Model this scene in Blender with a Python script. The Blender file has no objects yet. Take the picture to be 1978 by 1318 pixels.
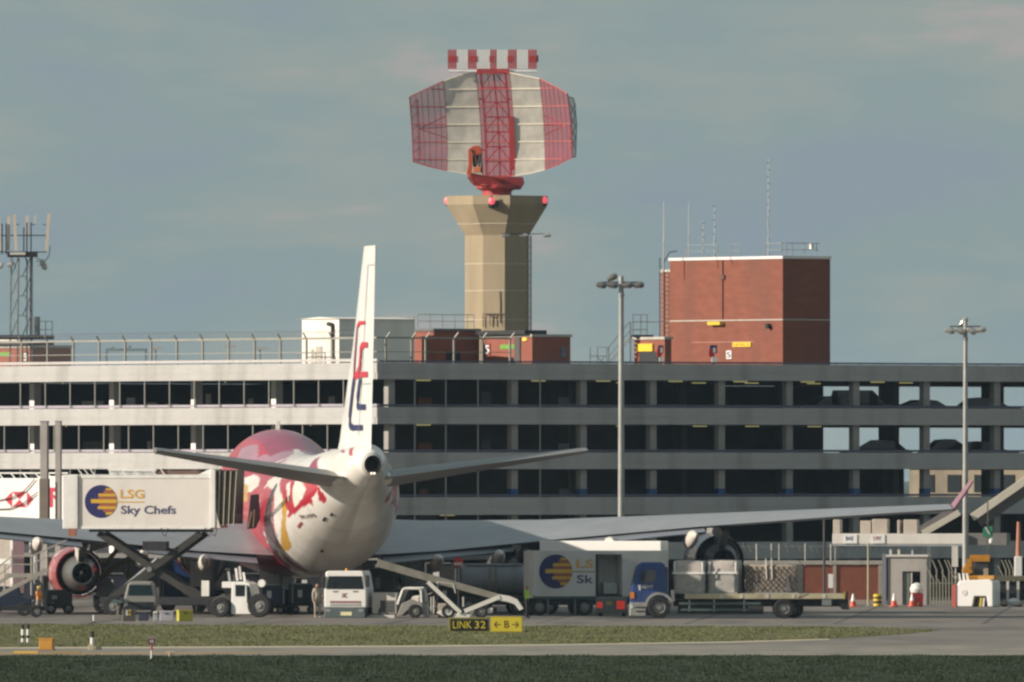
import bpy, bmesh, math, random
import numpy as np
from mathutils import Vector, Matrix
random.seed(7)
R = math.radians
S = bpy.context.scene
C = S.collection
# ------------------------------------------------------------------ camera
F = 29650.0          # focal length in photo pixels
CX, HY, H = 989.0, 905.0, 7.82   # optical axis, horizon row, eye height in metres
cd = bpy.data.cameras.new('camera')
cam = bpy.data.objects.new('camera', cd)
C.objects.link(cam)
cam.location = (0, 0, H)
cam.rotation_euler = (R(90), 0, 0)
cd.sensor_width = 36.0
cd.lens = 36.0 * F / 1978.0
cd.shift_y = (HY - 659.0) / 1978.0
cd.clip_start = 5.0
cd.clip_end = 20000.0
S.camera = cam
# ------------------------------------------------------------------ sky, sun, exposure
SUN_AZ, SUN_EL = 75.0, 21.0       # degrees to the left of "behind the camera", height
sv = Vector((-math.sin(R(SUN_AZ)) * math.cos(R(SUN_EL)), -math.cos(R(SUN_AZ)) * math.cos(R(SUN_EL)), math.sin(R(SUN_EL))))
W = bpy.data.worlds.new('World')
S.world = W
W.use_nodes = True
nt = W.node_tree
for n in list(nt.nodes): nt.nodes.remove(n)
out = nt.nodes.new('ShaderNodeOutputWorld')
bg = nt.nodes.new('ShaderNodeBackground')
sky = nt.nodes.new('ShaderNodeTexSky')
sky.sky_type = 'NISHITA'
sky.sun_disc = False
sky.sun_elevation = R(SUN_EL)
sky.sun_rotation = math.atan2(sv.x, sv.y)
sky.air_density = 1.2
sky.dust_density = 2.0
tc = nt.nodes.new('ShaderNodeTexCoord')
mp = nt.nodes.new('ShaderNodeMapping')
mp.inputs['Scale'].default_value = (1.0, 1.0, 2.6)
mp.inputs['Location'].default_value = (-0.0067, 0.0, -0.0130)
nz = nt.nodes.new('ShaderNodeTexNoise')
nz.inputs['Scale'].default_value = 42.0
nz.inputs['Detail'].default_value = 4.0
nz.inputs['Roughness'].default_value = 0.45
cr = nt.nodes.new('ShaderNodeValToRGB')
e = cr.color_ramp.elements
e[0].position = 0.30; e[0].color = (2.7, 3.4, 3.95, 1)
e[1].position = 0.70; e[1].color = (4.7, 4.1, 4.1, 1)
m1 = e.new(0.47); m1.color = (2.78, 3.60, 3.72, 1)
m2 = e.new(0.60); m2.color = (3.25, 3.82, 3.66, 1)
mix = nt.nodes.new('ShaderNodeMixRGB')
mix.inputs['Fac'].default_value = 0.93
nt.links.new(tc.outputs['Generated'], mp.inputs['Vector'])
nt.links.new(mp.outputs['Vector'], nz.inputs['Vector'])
nz2 = nt.nodes.new('ShaderNodeTexNoise'); nz2.inputs['Scale'].default_value = 150.0; nz2.inputs['Detail'].default_value = 5.0
mp2 = nt.nodes.new('ShaderNodeMapping'); mp2.inputs['Scale'].default_value = (1.0, 1.0, 4.5); mp2.inputs['Rotation'].default_value = (0.0, 0.10, 0.0)
nt.links.new(tc.outputs['Generated'], mp2.inputs['Vector']); nt.links.new(mp2.outputs['Vector'], nz2.inputs['Vector'])
ad = nt.nodes.new('ShaderNodeMath'); ad.operation = 'MULTIPLY_ADD'; ad.inputs[1].default_value = 0.30
sb_ = nt.nodes.new('ShaderNodeMath'); sb_.operation = 'SUBTRACT'; sb_.inputs[1].default_value = 0.5
nt.links.new(nz2.outputs['Fac'], sb_.inputs[0]); nt.links.new(sb_.outputs[0], ad.inputs[0]); nt.links.new(nz.outputs['Fac'], ad.inputs[2])
nt.links.new(ad.outputs[0], cr.inputs['Fac'])
nt.links.new(sky.outputs['Color'], mix.inputs['Color1'])
nt.links.new(cr.outputs['Color'], mix.inputs['Color2'])
nt.links.new(mix.outputs['Color'], bg.inputs['Color'])
bg.inputs['Strength'].default_value = 0.0755
nt.links.new(bg.outputs['Background'], out.inputs['Surface'])
sl = bpy.data.lights.new('sun', 'SUN')
sl.energy = 5.0
sl.angle = R(0.53)
sl.color = (1.0, 0.89, 0.76)
sun = bpy.data.objects.new('sun', sl)
C.objects.link(sun)
sun.rotation_euler = (-sv).to_track_quat('-Z', 'Y').to_euler()
HAZE = 3.2e-5
vs = S.view_settings
vs.view_transform = 'Standard'; vs.look = 'None'; vs.exposure = 0.35; vs.gamma = 1.0; vs.use_curve_mapping = False
S.render.engine = 'CYCLES'
S.cycles.max_bounces = 6
S.cycles.transparent_max_bounces = 12
S.cycles.filter_width = 2.5
S.cycles.use_denoising = True

# ------------------------------------------------------------------ helpers
MATS = {}
def M(name, col=(0.5, 0.5, 0.5), rough=0.6, metal=0.0, var=0.10, scale=2.0, stretch=(1, 1, 1), bump=0.0, emit=0.0, spec=0.4, alpha=1.0, coat=0.0, dirt=None):
    """a procedural material: base colour varied by noise, optional grime and relief"""
    if name in MATS: return MATS[name]
    k_ = 1.0 if emit or metal > 0.5 else (0.95 if max(col) > 0.6 and min(col) > 0.4 else 0.82)
    col = tuple(c * k_ for c in col)
    m = bpy.data.materials.new(name); m.use_nodes = True
    t = m.node_tree; b = t.nodes['Principled BSDF']
    b.inputs['Roughness'].default_value = rough
    b.inputs['Metallic'].default_value = metal
    b.inputs['Specular IOR Level'].default_value = spec
    b.inputs['Coat Weight'].default_value = coat
    tcn = t.nodes.new('ShaderNodeTexCoord'); mpn = t.nodes.new('ShaderNodeMapping')
    mpn.inputs['Scale'].default_value = stretch
    nzn = t.nodes.new('ShaderNodeTexNoise')
    nzn.inputs['Scale'].default_value = scale; nzn.inputs['Detail'].default_value = 5.0; nzn.inputs['Roughness'].default_value = 0.6
    rp = t.nodes.new('ShaderNodeValToRGB')
    rp.color_ramp.elements[0].position = 0.3; rp.color_ramp.elements[1].position = 0.7
    lo = [max(0, c * (1 - var)) for c in col]; hi = [min(1, c * (1 + var)) for c in col]
    rp.color_ramp.elements[0].color = (*lo, 1); rp.color_ramp.elements[1].color = (*hi, 1)
    t.links.new(tcn.outputs['Object'], mpn.inputs['Vector']); t.links.new(mpn.outputs['Vector'], nzn.inputs['Vector'])
    t.links.new(nzn.outputs['Fac'], rp.inputs['Fac'])
    last = rp.outputs['Color']
    if dirt:
        n2 = t.nodes.new('ShaderNodeTexNoise'); n2.inputs['Scale'].default_value = dirt[1]; n2.inputs['Detail'].default_value = 6.0
        mp2 = t.nodes.new('ShaderNodeMapping'); mp2.inputs['Scale'].default_value = dirt[3] if len(dirt) > 3 else (1, 1, 0.25)
        r2 = t.nodes.new('ShaderNodeValToRGB'); r2.color_ramp.elements[0].position = 0.48; r2.color_ramp.elements[1].position = 0.75
        r2.color_ramp.elements[0].color = (0, 0, 0, 1); r2.color_ramp.elements[1].color = (dirt[2],) * 3 + (1,)
        mx = t.nodes.new('ShaderNodeMixRGB'); mx.inputs['Color2'].default_value = (*[c * k_ for c in dirt[0]], 1)
        t.links.new(tcn.outputs['Object'], mp2.inputs['Vector']); t.links.new(mp2.outputs['Vector'], n2.inputs['Vector'])
        t.links.new(n2.outputs['Fac'], r2.inputs['Fac']); t.links.new(r2.outputs['Color'], mx.inputs['Fac'])
        t.links.new(last, mx.inputs['Color1']); last = mx.outputs['Color']
    t.links.new(last, b.inputs['Base Color'])
    if bump:
        bp = t.nodes.new('ShaderNodeBump'); bp.inputs['Strength'].default_value = bump; bp.inputs['Distance'].default_value = 0.05
        t.links.new(nzn.outputs['Fac'], bp.inputs['Height']); t.links.new(bp.outputs['Normal'], b.inputs['Normal'])
    if emit:
        b.inputs['Emission Color'].default_value = (*col, 1); b.inputs['Emission Strength'].default_value = emit
    b.inputs['Alpha'].default_value = alpha
    MATS[name] = m
    return m

class MB:
    """collects shapes into one mesh"""
    def __init__(s): s.v = []; s.f = []; s.mi = []; s.cur = 0
    def add(s, vs, fs):
        o = len(s.v); s.v += [tuple(p) for p in vs]
        for f in fs: s.f.append([i + o for i in f]); s.mi.append(s.cur)
        return s
    def mat(s, i): s.cur = i; return s
    def box(s, x0, x1, y0, y1, z0, z1):
        if x0 > x1: x0, x1 = x1, x0
        if y0 > y1: y0, y1 = y1, y0
        if z0 > z1: z0, z1 = z1, z0
        return s.add([(x0,y0,z0),(x1,y0,z0),(x1,y1,z0),(x0,y1,z0),(x0,y0,z1),(x1,y0,z1),(x1,y1,z1),(x0,y1,z1)],
                     [(0,3,2,1),(4,5,6,7),(0,1,5,4),(1,2,6,5),(2,3,7,6),(3,0,4,7)])
    def bar(s, p, q, w, d=None):
        """square bar between two points"""
        p = Vector(p); q = Vector(q); d = d or w; a = (q - p)
        if a.length < 1e-6: return s
        a.normalize(); up = Vector((0, 1, 0)) if abs(a.y) < 0.9 else Vector((0, 0, 1))
        u = a.cross(up).normalized() * w / 2; v = a.cross(u).normalized() * d / 2
        vs = [p-u-v, p+u-v, p+u+v, p-u+v, q-u-v, q+u-v, q+u+v, q-u+v]
        return s.add(vs, [(0,3,2,1),(4,5,6,7),(0,1,5,4),(1,2,6,5),(2,3,7,6),(3,0,4,7)])
    def tube(s, p, q, r, n=8, r2=None, cap=True):
        p = Vector(p); q = Vector(q); r2 = r if r2 is None else r2; a = q - p
        if a.length < 1e-6: return s
        a.normalize(); up = Vector((0, 0, 1)) if abs(a.z) < 0.9 else Vector((1, 0, 0))
        u = a.cross(up).normalized(); w = a.cross(u).normalized(); vs = []
        for c, rr in ((p, r), (q, r2)):
            for i in range(n):
                t = 2 * math.pi * i / n; vs.append(c + u * math.cos(t) * rr + w * math.sin(t) * rr)
        fs = [(i, (i + 1) % n, n + (i + 1) % n, n + i) for i in range(n)]
        if cap: fs += [tuple(range(n))[::-1], tuple(range(n, 2 * n))]
        return s.add(vs, fs)
    def path(s, pts, r, n=6):
        for a, b in zip(pts, pts[1:]): s.tube(a, b, r, n)
        return s
    def prism(s, pts, a0, a1, axis='y'):
        """outline extruded: axis y -> pts are (x,z), axis x -> (y,z), axis z -> (x,y)"""
        k = len(pts); f3 = {'y': lambda p, a: (p[0], a, p[1]), 'x': lambda p, a: (a, p[0], p[1]), 'z': lambda p, a: (p[0], p[1], a)}[axis]
        vs = [f3(p, a0) for p in pts] + [f3(p, a1) for p in pts]
        fs = [tuple(range(k)), tuple(range(k, 2 * k))[::-1]] + [(i, k + i, k + (i + 1) % k, (i + 1) % k) for i in range(k)]
        return s.add(vs, fs)
    def lathe(s, prof, n=24, o=(0, 0, 0), axis='y', cap=False):
        """profile of (radius, distance along the axis)"""
        o = Vector(o); vs = []
        for r, h in prof:
            for i in range(n):
                t = 2 * math.pi * i / n; c, d = r * math.cos(t), r * math.sin(t)
                vs.append(o + Vector({'y': (c, h, d), 'z': (c, d, h), 'x': (h, c, d)}[axis]))
        fs = [(k * n + i, k * n + (i + 1) % n, (k + 1) * n + (i + 1) % n, (k + 1) * n + i) for k in range(len(prof) - 1) for i in range(n)]
        if cap: fs += [tuple(range(n)), tuple(range((len(prof) - 1) * n, len(prof) * n))]
        return s.add(vs, fs)
    def build(s, name, mats, parent=None, smooth=False, bevel=0.0, loc=(0, 0, 0)):
        me = bpy.data.meshes.new(name); me.from_pydata(s.v, [], s.f)
        mats = mats if isinstance(mats, (list, tuple)) else [mats]
        for m in mats: me.materials.append(m)
        if len(mats) > 1: me.polygons.foreach_set('material_index', s.mi)
        bm = bmesh.new(); bm.from_mesh(me)
        if bevel or smooth: bmesh.ops.remove_doubles(bm, verts=bm.verts, dist=1e-4)
        bmesh.ops.recalc_face_normals(bm, faces=bm.faces)
        bm.to_mesh(me); bm.free()
        if smooth:
            me.polygons.foreach_set('use_smooth', [True] * len(me.polygons))
            try: me.set_sharp_from_angle(angle=R(38))
            except Exception: pass
        o = bpy.data.objects.new(name, me); C.objects.link(o)
        o.location = loc
        if bevel:
            md = o.modifiers.new('bevel', 'BEVEL'); md.width = bevel; md.segments = 2; md.limit_method = 'ANGLE'
        if parent: o.parent = parent
        return o
def tag(o, label, cat, group=None, kind=None):
    o['label'] = label; o['category'] = cat
    if group: o['group'] = group
    if kind: o['kind'] = kind
    return o
def thing(name, label, cat, loc=(0, 0, 0), rz=0.0, group=None):
    o = bpy.data.objects.new(name, None); o.empty_display_size = 0.2; C.objects.link(o)
    o.location = loc; o.rotation_euler = (0, 0, rz)
    return tag(o, label, cat, group)
def struct(o): o['kind'] = 'structure'; return o
def stuff(o): o['kind'] = 'stuff'; return o
def share(src, parent, loc, rot=None):
    """another part with the same mesh"""
    o = src.copy(); C.objects.link(o); o.parent = parent; o.location = loc
    if rot: o.rotation_euler = rot
    return o
def dup(root, loc, rz=None, label=None, group=None):
    r = root.copy(); C.objects.link(r); r.location = loc
    if rz is not None: r.rotation_euler = (0, 0, rz)
    if label: r['label'] = label
    if group: r['group'] = group
    for ch in list(root.children):
        c = ch.copy(); C.objects.link(c); c.parent = r
        for g in list(ch.children):
            d = g.copy(); C.objects.link(d); d.parent = c
    return r
class FR:
    """metres for something standing at distance Y, its root on the ground under photo column px"""
    def __init__(s, px, Y): s.px, s.Y, s.k = px, Y, Y / F
    def x(s, px): return (px - s.px) * s.k
    def z(s, py): return H - (py - HY) * s.k
    @property
    def loc(s): return ((s.px - CX) * s.k, s.Y, 0.0)
def lettering(body, name, m, parent, x0, x1, z0, z1, y, rot=(R(90), 0, 0), depth=0.004, bold=0.018):
    """flat raised letters fitted to a rectangle on a face that looks along -y"""
    cu = bpy.data.curves.new('letters', 'FONT'); cu.body = body; cu.extrude = depth; cu.offset = bold; cu.resolution_u = 3
    t = bpy.data.objects.new('letters', cu); C.objects.link(t)
    dg = bpy.context.evaluated_depsgraph_get(); dg.update()
    me = bpy.data.meshes.new_from_object(t.evaluated_get(dg))
    bpy.data.objects.remove(t); bpy.data.curves.remove(cu)
    xs = [v.co.x for v in me.vertices]; ys = [v.co.y for v in me.vertices]
    a, b, c, d = min(xs), max(xs), min(ys), max(ys)
    for v in me.vertices:
        v.co.x = (v.co.x - a) / (b - a) * (x1 - x0); v.co.y = (v.co.y - c) / (d - c) * (z1 - z0)
    me.materials.clear(); me.materials.append(m); me.name = name
    o = bpy.data.objects.new(name, me); C.objects.link(o)
    o.location = (x0, y, z0); o.rotation_euler = rot
    if parent: o.parent = parent
    return o
# shared materials
GREY_METAL = M('galvanised steel', (0.30, 0.31, 0.31), 0.45, 0.6, 0.15, 3)
POLE = M('pole steel', (0.42, 0.42, 0.40), 0.5, 0.2, 0.12, 2, dirt=((0.2, 0.18, 0.15), 2, 0.5))
DARK = M('dark steel', (0.035, 0.036, 0.04), 0.6, 0.2, 0.3, 3)
RUBBER = M('tyre rubber', (0.022, 0.022, 0.023), 0.85, 0, 0.3, 6)
HUB = M('wheel hub', (0.33, 0.33, 0.32), 0.5, 0.5, 0.2, 6)
WHITE = M('white paint', (0.80, 0.79, 0.76), 0.35, 0, 0.05, 1.5, dirt=((0.42, 0.38, 0.32), 1.6, 0.45))
CREAM = M('off white panel', (0.66, 0.63, 0.58), 0.5, 0, 0.06, 1.5, dirt=((0.36, 0.33, 0.28), 1.2, 0.5))
GLASS = M('dark window glass', (0.012, 0.018, 0.022), 0.06, 0, 0.2, 2, spec=0.6)
CHAR = M('charcoal', (0.03, 0.03, 0.032), 0.7, 0, 0.3, 4)
RED = M('signal red', (0.50, 0.035, 0.045), 0.45, 0, 0.15, 3)
YELLOW = M('safety yellow', (0.78, 0.55, 0.04), 0.5, 0, 0.1, 3)
ORANGE = M('safety orange', (0.75, 0.26, 0.04), 0.5, 0, 0.12, 3)
NAVY = M('navy', (0.02, 0.03, 0.12), 0.4, 0, 0.15, 3)
BLUE = M('blue paint', (0.03, 0.075, 0.27), 0.35, 0, 0.12, 2, coat=0.3, dirt=((0.1, 0.1, 0.12), 2, 0.4))
BRICK = M('brick', (0.32, 0.105, 0.07), 0.85, 0, 0.14, 1.1, bump=0.15, dirt=((0.24, 0.10, 0.07), 0.9, 0.45))
STONE = M('coping stone', (0.52, 0.49, 0.43), 0.8, 0, 0.15, 2)

# ------------------------------------------------------------------ haze
hm = bpy.data.materials.new('thin grey haze'); hm.use_nodes = True
ht = hm.node_tree
for n in list(ht.nodes): ht.nodes.remove(n)
ho = ht.nodes.new('ShaderNodeOutputMaterial'); hv = ht.nodes.new('ShaderNodeVolumePrincipled')
hv.inputs['Color'].default_value = (0.58, 0.80, 1.0, 1)
hv.inputs['Density'].default_value = HAZE
hv.inputs['Anisotropy'].default_value = 0.0
ht.links.new(hv.outputs['Volume'], ho.inputs['Volume'])
haze = MB().box(-5100, 5100, -400, 9100, -1.0, 34.0).build('haze', hm)
haze['kind'] = 'stuff'
# ------------------------------------------------------------------ ground
def sheet(name, pts, z, m):
    """pts are photo-independent ground points (x, y)"""
    return struct(MB().add([(x, y, z) for x, y in pts], [tuple(range(len(pts)))]).build(name, m))
def gp(px, py):
    Y = F * H / (py - HY); return ((px - CX) * Y / F, Y)
G_DIRT = M('rough grass field', (0.045, 0.060, 0.030), 0.95, 0, 0.25, 0.05)
G_DARK = M('dark green turf soil', (0.016, 0.031, 0.010), 0.95, 0, 0.3, 0.6)  # near turf and blades are a darker green than the verge
G_OLIVE = M('dry mown turf', (0.13, 0.13, 0.042), 0.95, 0, 0.35, 0.5, stretch=(1, 0.25, 1), dirt=((0.20, 0.155, 0.07), 0.25, 0.8, (1, 0.2, 1)))
G_APRON = M('apron concrete', (0.215, 0.19, 0.165), 0.85, 0, 0.13, 0.25, stretch=(1, 0.2, 1), bump=0.05, dirt=((0.09, 0.08, 0.072), 0.30, 0.95, (1, 0.14, 1)))
G_TAXI = M('taxiway asphalt', (0.27, 0.245, 0.20), 0.85, 0, 0.12, 0.3, stretch=(1, 0.2, 1), dirt=((0.15, 0.135, 0.12), 0.4, 0.7, (1, 0.2, 1)))
sheet('ground', [(-5000, -300), (5000, -300), (5000, 9000), (-5000, 9000)], -0.03, G_DIRT)
sheet('apron', [(-160, 640), (160, 668), (240, 1300), (-240, 1300)], 0.0, G_APRON)
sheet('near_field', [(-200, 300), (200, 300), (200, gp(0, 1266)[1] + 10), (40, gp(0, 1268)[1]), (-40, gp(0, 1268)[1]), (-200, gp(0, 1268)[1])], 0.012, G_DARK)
sheet('taxiway', [(-200, 640.5), (40, 641.5), (60, 672), (12, 679), (0, 679), (-12, 677), (-200, 672)], 0.006, G_TAXI)
strip = [gp(-400, 1206), gp(0, 1206), gp(500, 1208), gp(900, 1209), gp(1300, 1210), gp(1600, 1211), gp(1720, 1213), gp(1815, 1218),
         gp(1740, 1226), gp(1600, 1234), gp(1400, 1240), gp(1100, 1244.5), gp(800, 1247.5), gp(400, 1249.5), gp(0, 1251), gp(-400, 1251)]
sheet('grass_verge', strip, 0.012, G_OLIVE)
kerb = [gp(-400, 1251.6), gp(0, 1251.6), gp(400, 1250.1), gp(800, 1248.1), gp(1100, 1245.1), gp(1400, 1240.6), gp(1600, 1235)]
kerb = kerb + [(x, y - 3.6) for x, y in kerb[::-1]]
sheet('edge_line', kerb, 0.016, M('worn pale line paint', (0.66, 0.58, 0.42), 0.8, 0, 0.2, 0.6))
sheet('taxiway_marking', [gp(-300, 1264.5), gp(200, 1264.5), gp(640, 1261), gp(640, 1260), gp(200, 1262.6), gp(-300, 1262.6)], 0.016,
      M('worn yellow line paint', (0.52, 0.30, 0.08), 0.8, 0, 0.3, 0.5))
sheet('service_road', [(-160, 821), (160, 846), (160, 850), (-160, 825)], 0.006, M('service road asphalt', (0.085, 0.08, 0.077), 0.9, 0, 0.2, 0.3))
sheet('taxiway_marking', [gp(26, 1263.4), gp(74, 1263.4), gp(74, 1258.6), gp(26, 1258.6)], 0.021, M('fresh yellow paint', (0.75, 0.42, 0.05), 0.7, 0, 0.15, 1))
sheet('taxiway_marking', [gp(104, 1264), gp(155, 1263.6), gp(155, 1258.6), gp(104, 1259)], 0.021, M('brown worn paint', (0.34, 0.22, 0.08), 0.8, 0, 0.25, 1))
jb = MB()
for i in range(-12, 14):
    x0 = i * 7.5 + 1.2; jb.add([(x0 - 0.05, 772, 0.008), (x0 + 0.05, 772, 0.008), (x0 + 6.05, 900, 0.008), (x0 + 5.95, 900, 0.008)], [(0, 1, 2, 3)])
for i in range(9):
    y0 = 779 + i * 15; jb.add([(-80, y0 - 8, 0.009), (80, y0, 0.009), (80, y0 + 0.35, 0.009), (-80, y0 - 7.65, 0.009)], [(0, 1, 2, 3)])
jo = jb.build('apron_joints', M('joint sealant', (0.06, 0.055, 0.05), 0.9)); jo['kind'] = 'structure'
def inside(x, y, poly):
    r = np.zeros(len(x), bool); n = len(poly)
    for i in range(n):
        x1, y1 = poly[i]; x2, y2 = poly[(i + 1) % n]
        c = ((y1 > y) != (y2 > y)); t = (x2 - x1) * (y - y1) / (y2 - y1 + 1e-12) + x1
        r ^= c & (x < t)
    return r
def blades(name, n, xr, yr, h0, h1, w, m, poly=None, seed=1, clump=0.6):
    rg = np.random.default_rng(seed)
    x = rg.uniform(*xr, n); y = rg.uniform(*yr, n)
    dens = np.sin(x * 1.3 + 2 * np.sin(y * 0.21)) * np.sin(y * 0.37 + x * 0.4) + np.sin(x * 3.7 + y * 0.9) * 0.5
    keep = rg.uniform(-1.5, 1.5, n) < dens + clump
    if poly is not None: keep &= inside(x, y, poly)
    x, y = x[keep], y[keep]; n = len(x)
    h = rg.uniform(h0, h1, n) * (0.75 + 0.35 * dens[keep].clip(-1, 1)); a = rg.uniform(0, math.pi, n); l = rg.normal(0, 0.25, (n, 2)) * h[:, None]
    v = np.zeros((n, 3, 3))
    v[:, 0, 0] = x - np.cos(a) * w; v[:, 0, 1] = y - np.sin(a) * w
    v[:, 1, 0] = x + np.cos(a) * w; v[:, 1, 1] = y + np.sin(a) * w
    v[:, 2, 0] = x + l[:, 0]; v[:, 2, 1] = y + l[:, 1]; v[:, 2, 2] = h
    me = bpy.data.meshes.new(name); me.vertices.add(3 * n); me.vertices.foreach_set('co', v.ravel())
    me.loops.add(3 * n); me.loops.foreach_set('vertex_index', np.arange(3 * n)); me.polygons.add(n)
    me.polygons.foreach_set('loop_start', np.arange(0, 3 * n, 3)); me.update(calc_edges=True)
    me.materials.append(m); o = bpy.data.objects.new(name, me); C.objects.link(o)
    o.location.z = 0.01
    return stuff(o)
BL_D = M('dark green grass blades', (0.018, 0.035, 0.009), 0.8, 0, 0.45, 0.35)
BL_O = M('dry grass blades', (0.125, 0.135, 0.042), 0.8, 0, 0.45, 0.35)
o = blades('near_grass', 220000, (-30, 30), (545, gp(0, 1268)[1] + 0.5), 0.04, 0.12, 0.022, BL_D, None, 1, 0.9)
tag(o, 'dark green grass in the near field, full width at the bottom', 'grass', kind='stuff')
o = blades('verge_grass', 110000, (-32, 26), (668, 779), 0.03, 0.085, 0.03, BL_O, strip, 2, 0.9)
tag(o, 'dry olive grass growing on the verge between taxiway and apron', 'grass', kind='stuff')
# ================================================================== car park
GA = R(35); GY = 900.0; GXC = (728 - CX) * GY / F
ca, sa = math.cos(GA), math.sin(GA)
def rt(px, inset=0.0):
    """metres along the shaded facade under photo column px, for something `inset` metres behind it"""
    k = (px - CX) / F; x0 = GXC - sa * inset; y0 = GY + ca * inset
    return (k * y0 - x0) / (ca - k * sa)
def lt(px, inset=0.0):
    """metres along the sunlit facade"""
    k = (px - CX) / F; x0 = GXC + ca * inset; y0 = GY + sa * inset
    return (x0 - k * y0) / (sa + k * ca)
CONC = M('pale concrete', (0.48, 0.47, 0.455), 0.85, 0, 0.06, 0.8, stretch=(1, 1, 4), bump=0.05, dirt=((0.29, 0.28, 0.26), 0.7, 0.7, (1, 1, 0.08)))
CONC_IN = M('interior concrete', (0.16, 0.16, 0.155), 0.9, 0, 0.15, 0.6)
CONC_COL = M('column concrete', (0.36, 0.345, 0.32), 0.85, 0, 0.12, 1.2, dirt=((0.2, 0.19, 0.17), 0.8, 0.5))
RAILP = M('violet grey guard rail', (0.13, 0.125, 0.19), 0.6, 0.1, 0.12, 1.5)
BLUEB = M('blue column paint', (0.02, 0.09, 0.26), 0.6, 0, 0.1, 2)
MULL = M('mullion aluminium', (0.34, 0.34, 0.31), 0.5, 0.3, 0.1, 2)
park = thing('car_park', 'five storey concrete car park with open decks, one side sunlit and the other in shade', 'car park', (GXC, GY, 0), GA)
GX1, GY1 = 96.0, 50.0
BANDS = [(13.05, 14.02), (10.42, 11.42), (7.78, 8.76), (5.08, 6.12), (2.42, 3.44)]
for i, (z0, z1) in enumerate(BANDS):
    zs = z0 + (z1 - z0) * 0.42
    b = MB().box(0.0, GX1, 0.0, 0.16, zs + 0.012, z1).box(0.0, GX1, -0.035, 0.16, z0, zs - 0.012).box(0.02, GX1, 0.02, 0.15, zs - 0.02, zs + 0.02)
    if i == 4: b = MB().box(rt(1262), GX1, 0.0, 0.16, z0, z1)
    b.build('spandrel', CONC, park)
    b = MB().box(0.0, 0.16, 0.162, GY1, zs + 0.012, z1).box(-0.035, 0.16, 0.162, GY1, z0, zs - 0.012).box(0.02, 0.15, 0.162, GY1, zs - 0.02, zs + 0.02)
    if i < 4: b.build('spandrel', CONC, park)
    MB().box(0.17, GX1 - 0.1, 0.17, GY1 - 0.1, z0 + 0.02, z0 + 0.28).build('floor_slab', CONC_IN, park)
    MB().box(GX1 - 30, GX1, GY1 - 0.09, GY1, z0, z0 + 0.62).build('rear_spandrel', CONC, park)
    if i < 4: MB().box(0.3, GX1, 0.20, 0.26, z1 + 0.04, z1 + (0.17 if i else 0.14)).build('guard_rail', RAILP, park)
    if 0 < i < 4: MB().box(0.20, 0.26, 0.3, GY1, z1 + 0.04, z1 + 0.19).build('guard_rail', M('sunlit guard rail', (0.40, 0.37, 0.42), 0.6, 0.1, 0.1, 1.5), park)  # same rail, its paler colour stands for sunlight on this side
ramp_posts = [rt(p, 0.23) for p in range(760, 1990, 45)]
b = MB()
for x in ramp_posts: b.box(x - 0.025, x + 0.025, 0.21, 0.25, 13.9, 14.06)
stuff(b.build('rail_stanchions', RAILP, park))
# inner walls that close the view through the decks
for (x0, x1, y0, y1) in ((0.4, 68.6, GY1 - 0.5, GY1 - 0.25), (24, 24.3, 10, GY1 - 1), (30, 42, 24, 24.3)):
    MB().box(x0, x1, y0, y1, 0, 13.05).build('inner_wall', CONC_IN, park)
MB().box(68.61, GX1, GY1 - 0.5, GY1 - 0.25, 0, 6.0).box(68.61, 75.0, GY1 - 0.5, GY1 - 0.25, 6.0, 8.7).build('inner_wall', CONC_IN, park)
MB().box(4.6, 4.8, 0.6, GY1 - 1, 0, 5.05).build('inner_wall', M('darkened inner wall', (0.035, 0.038, 0.048), 0.8, 0, 0.4, 0.8), park)  # added wall, coloured dark because low sun would light it up
FLOORS = [z0 + 0.28 for z0, z1 in BANDS] + [0.0]
STOREY = [(FLOORS[i + 1], BANDS[i][0] + 0.02) for i in range(5)]   # floor and ceiling of every open deck
col_mesh = None
for li, (zf, zc) in enumerate(STOREY):
    for px in (752, 990, 1123, 1258, 1390, 1521, 1650, 1786, 1922):
        x = rt(px, 0.5)
        if col_mesh is None or li == 4:
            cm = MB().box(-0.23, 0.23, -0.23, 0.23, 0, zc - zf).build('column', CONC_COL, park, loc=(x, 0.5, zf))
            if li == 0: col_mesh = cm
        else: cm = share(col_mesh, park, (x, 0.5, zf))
        if li == 2:
            MB().box(-0.245, 0.245, -0.245, 0.245, 0.72, 1.25).build('blue_band', BLUEB, cm)
    if li == 0: lit_mesh = MB().box(-0.25, 0.25, -0.25, 0.25, 0, zc - zf).build('column', M('sunlit column white', (0.80, 0.77, 0.72), 0.7, 0, 0.06), park, loc=(2.1, lt(-150, 2.1), zf))  # sunlit-side columns whitened in colour to read as brightly lit
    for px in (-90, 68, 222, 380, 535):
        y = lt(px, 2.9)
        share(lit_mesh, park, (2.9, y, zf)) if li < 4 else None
    for x in (24, 32, 40, 48, 56, 64, 72, 80):       # a second row deep inside
        share(col_mesh, park, (x, 14, zf)) if li < 4 else None
        share(col_mesh, park, (x + 3, 30, zf)) if li < 3 else None
mul_mesh = None
for li in range(4):
    zb, zt = BANDS[li + 1][1], BANDS[li][0]
    off = (40, 9, -8, 20)[li]
    pts = [(0.09, lt(p, 0.09)) for p in range(off - 96, 700, 48)] + [(rt(p, 0.09), 0.09) for p in (801, 861, 923, 1043)]
    for (x, y) in pts:
        if mul_mesh is None:
            mul_mesh = mm = MB().box(-0.035, 0.035, -0.035, 0.035, 0, 1.66).build('mullion', MULL, park, loc=(x, y, zb - 0.01))
        else: share(mul_mesh, park, (x, y, zb - 0.01))
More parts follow.
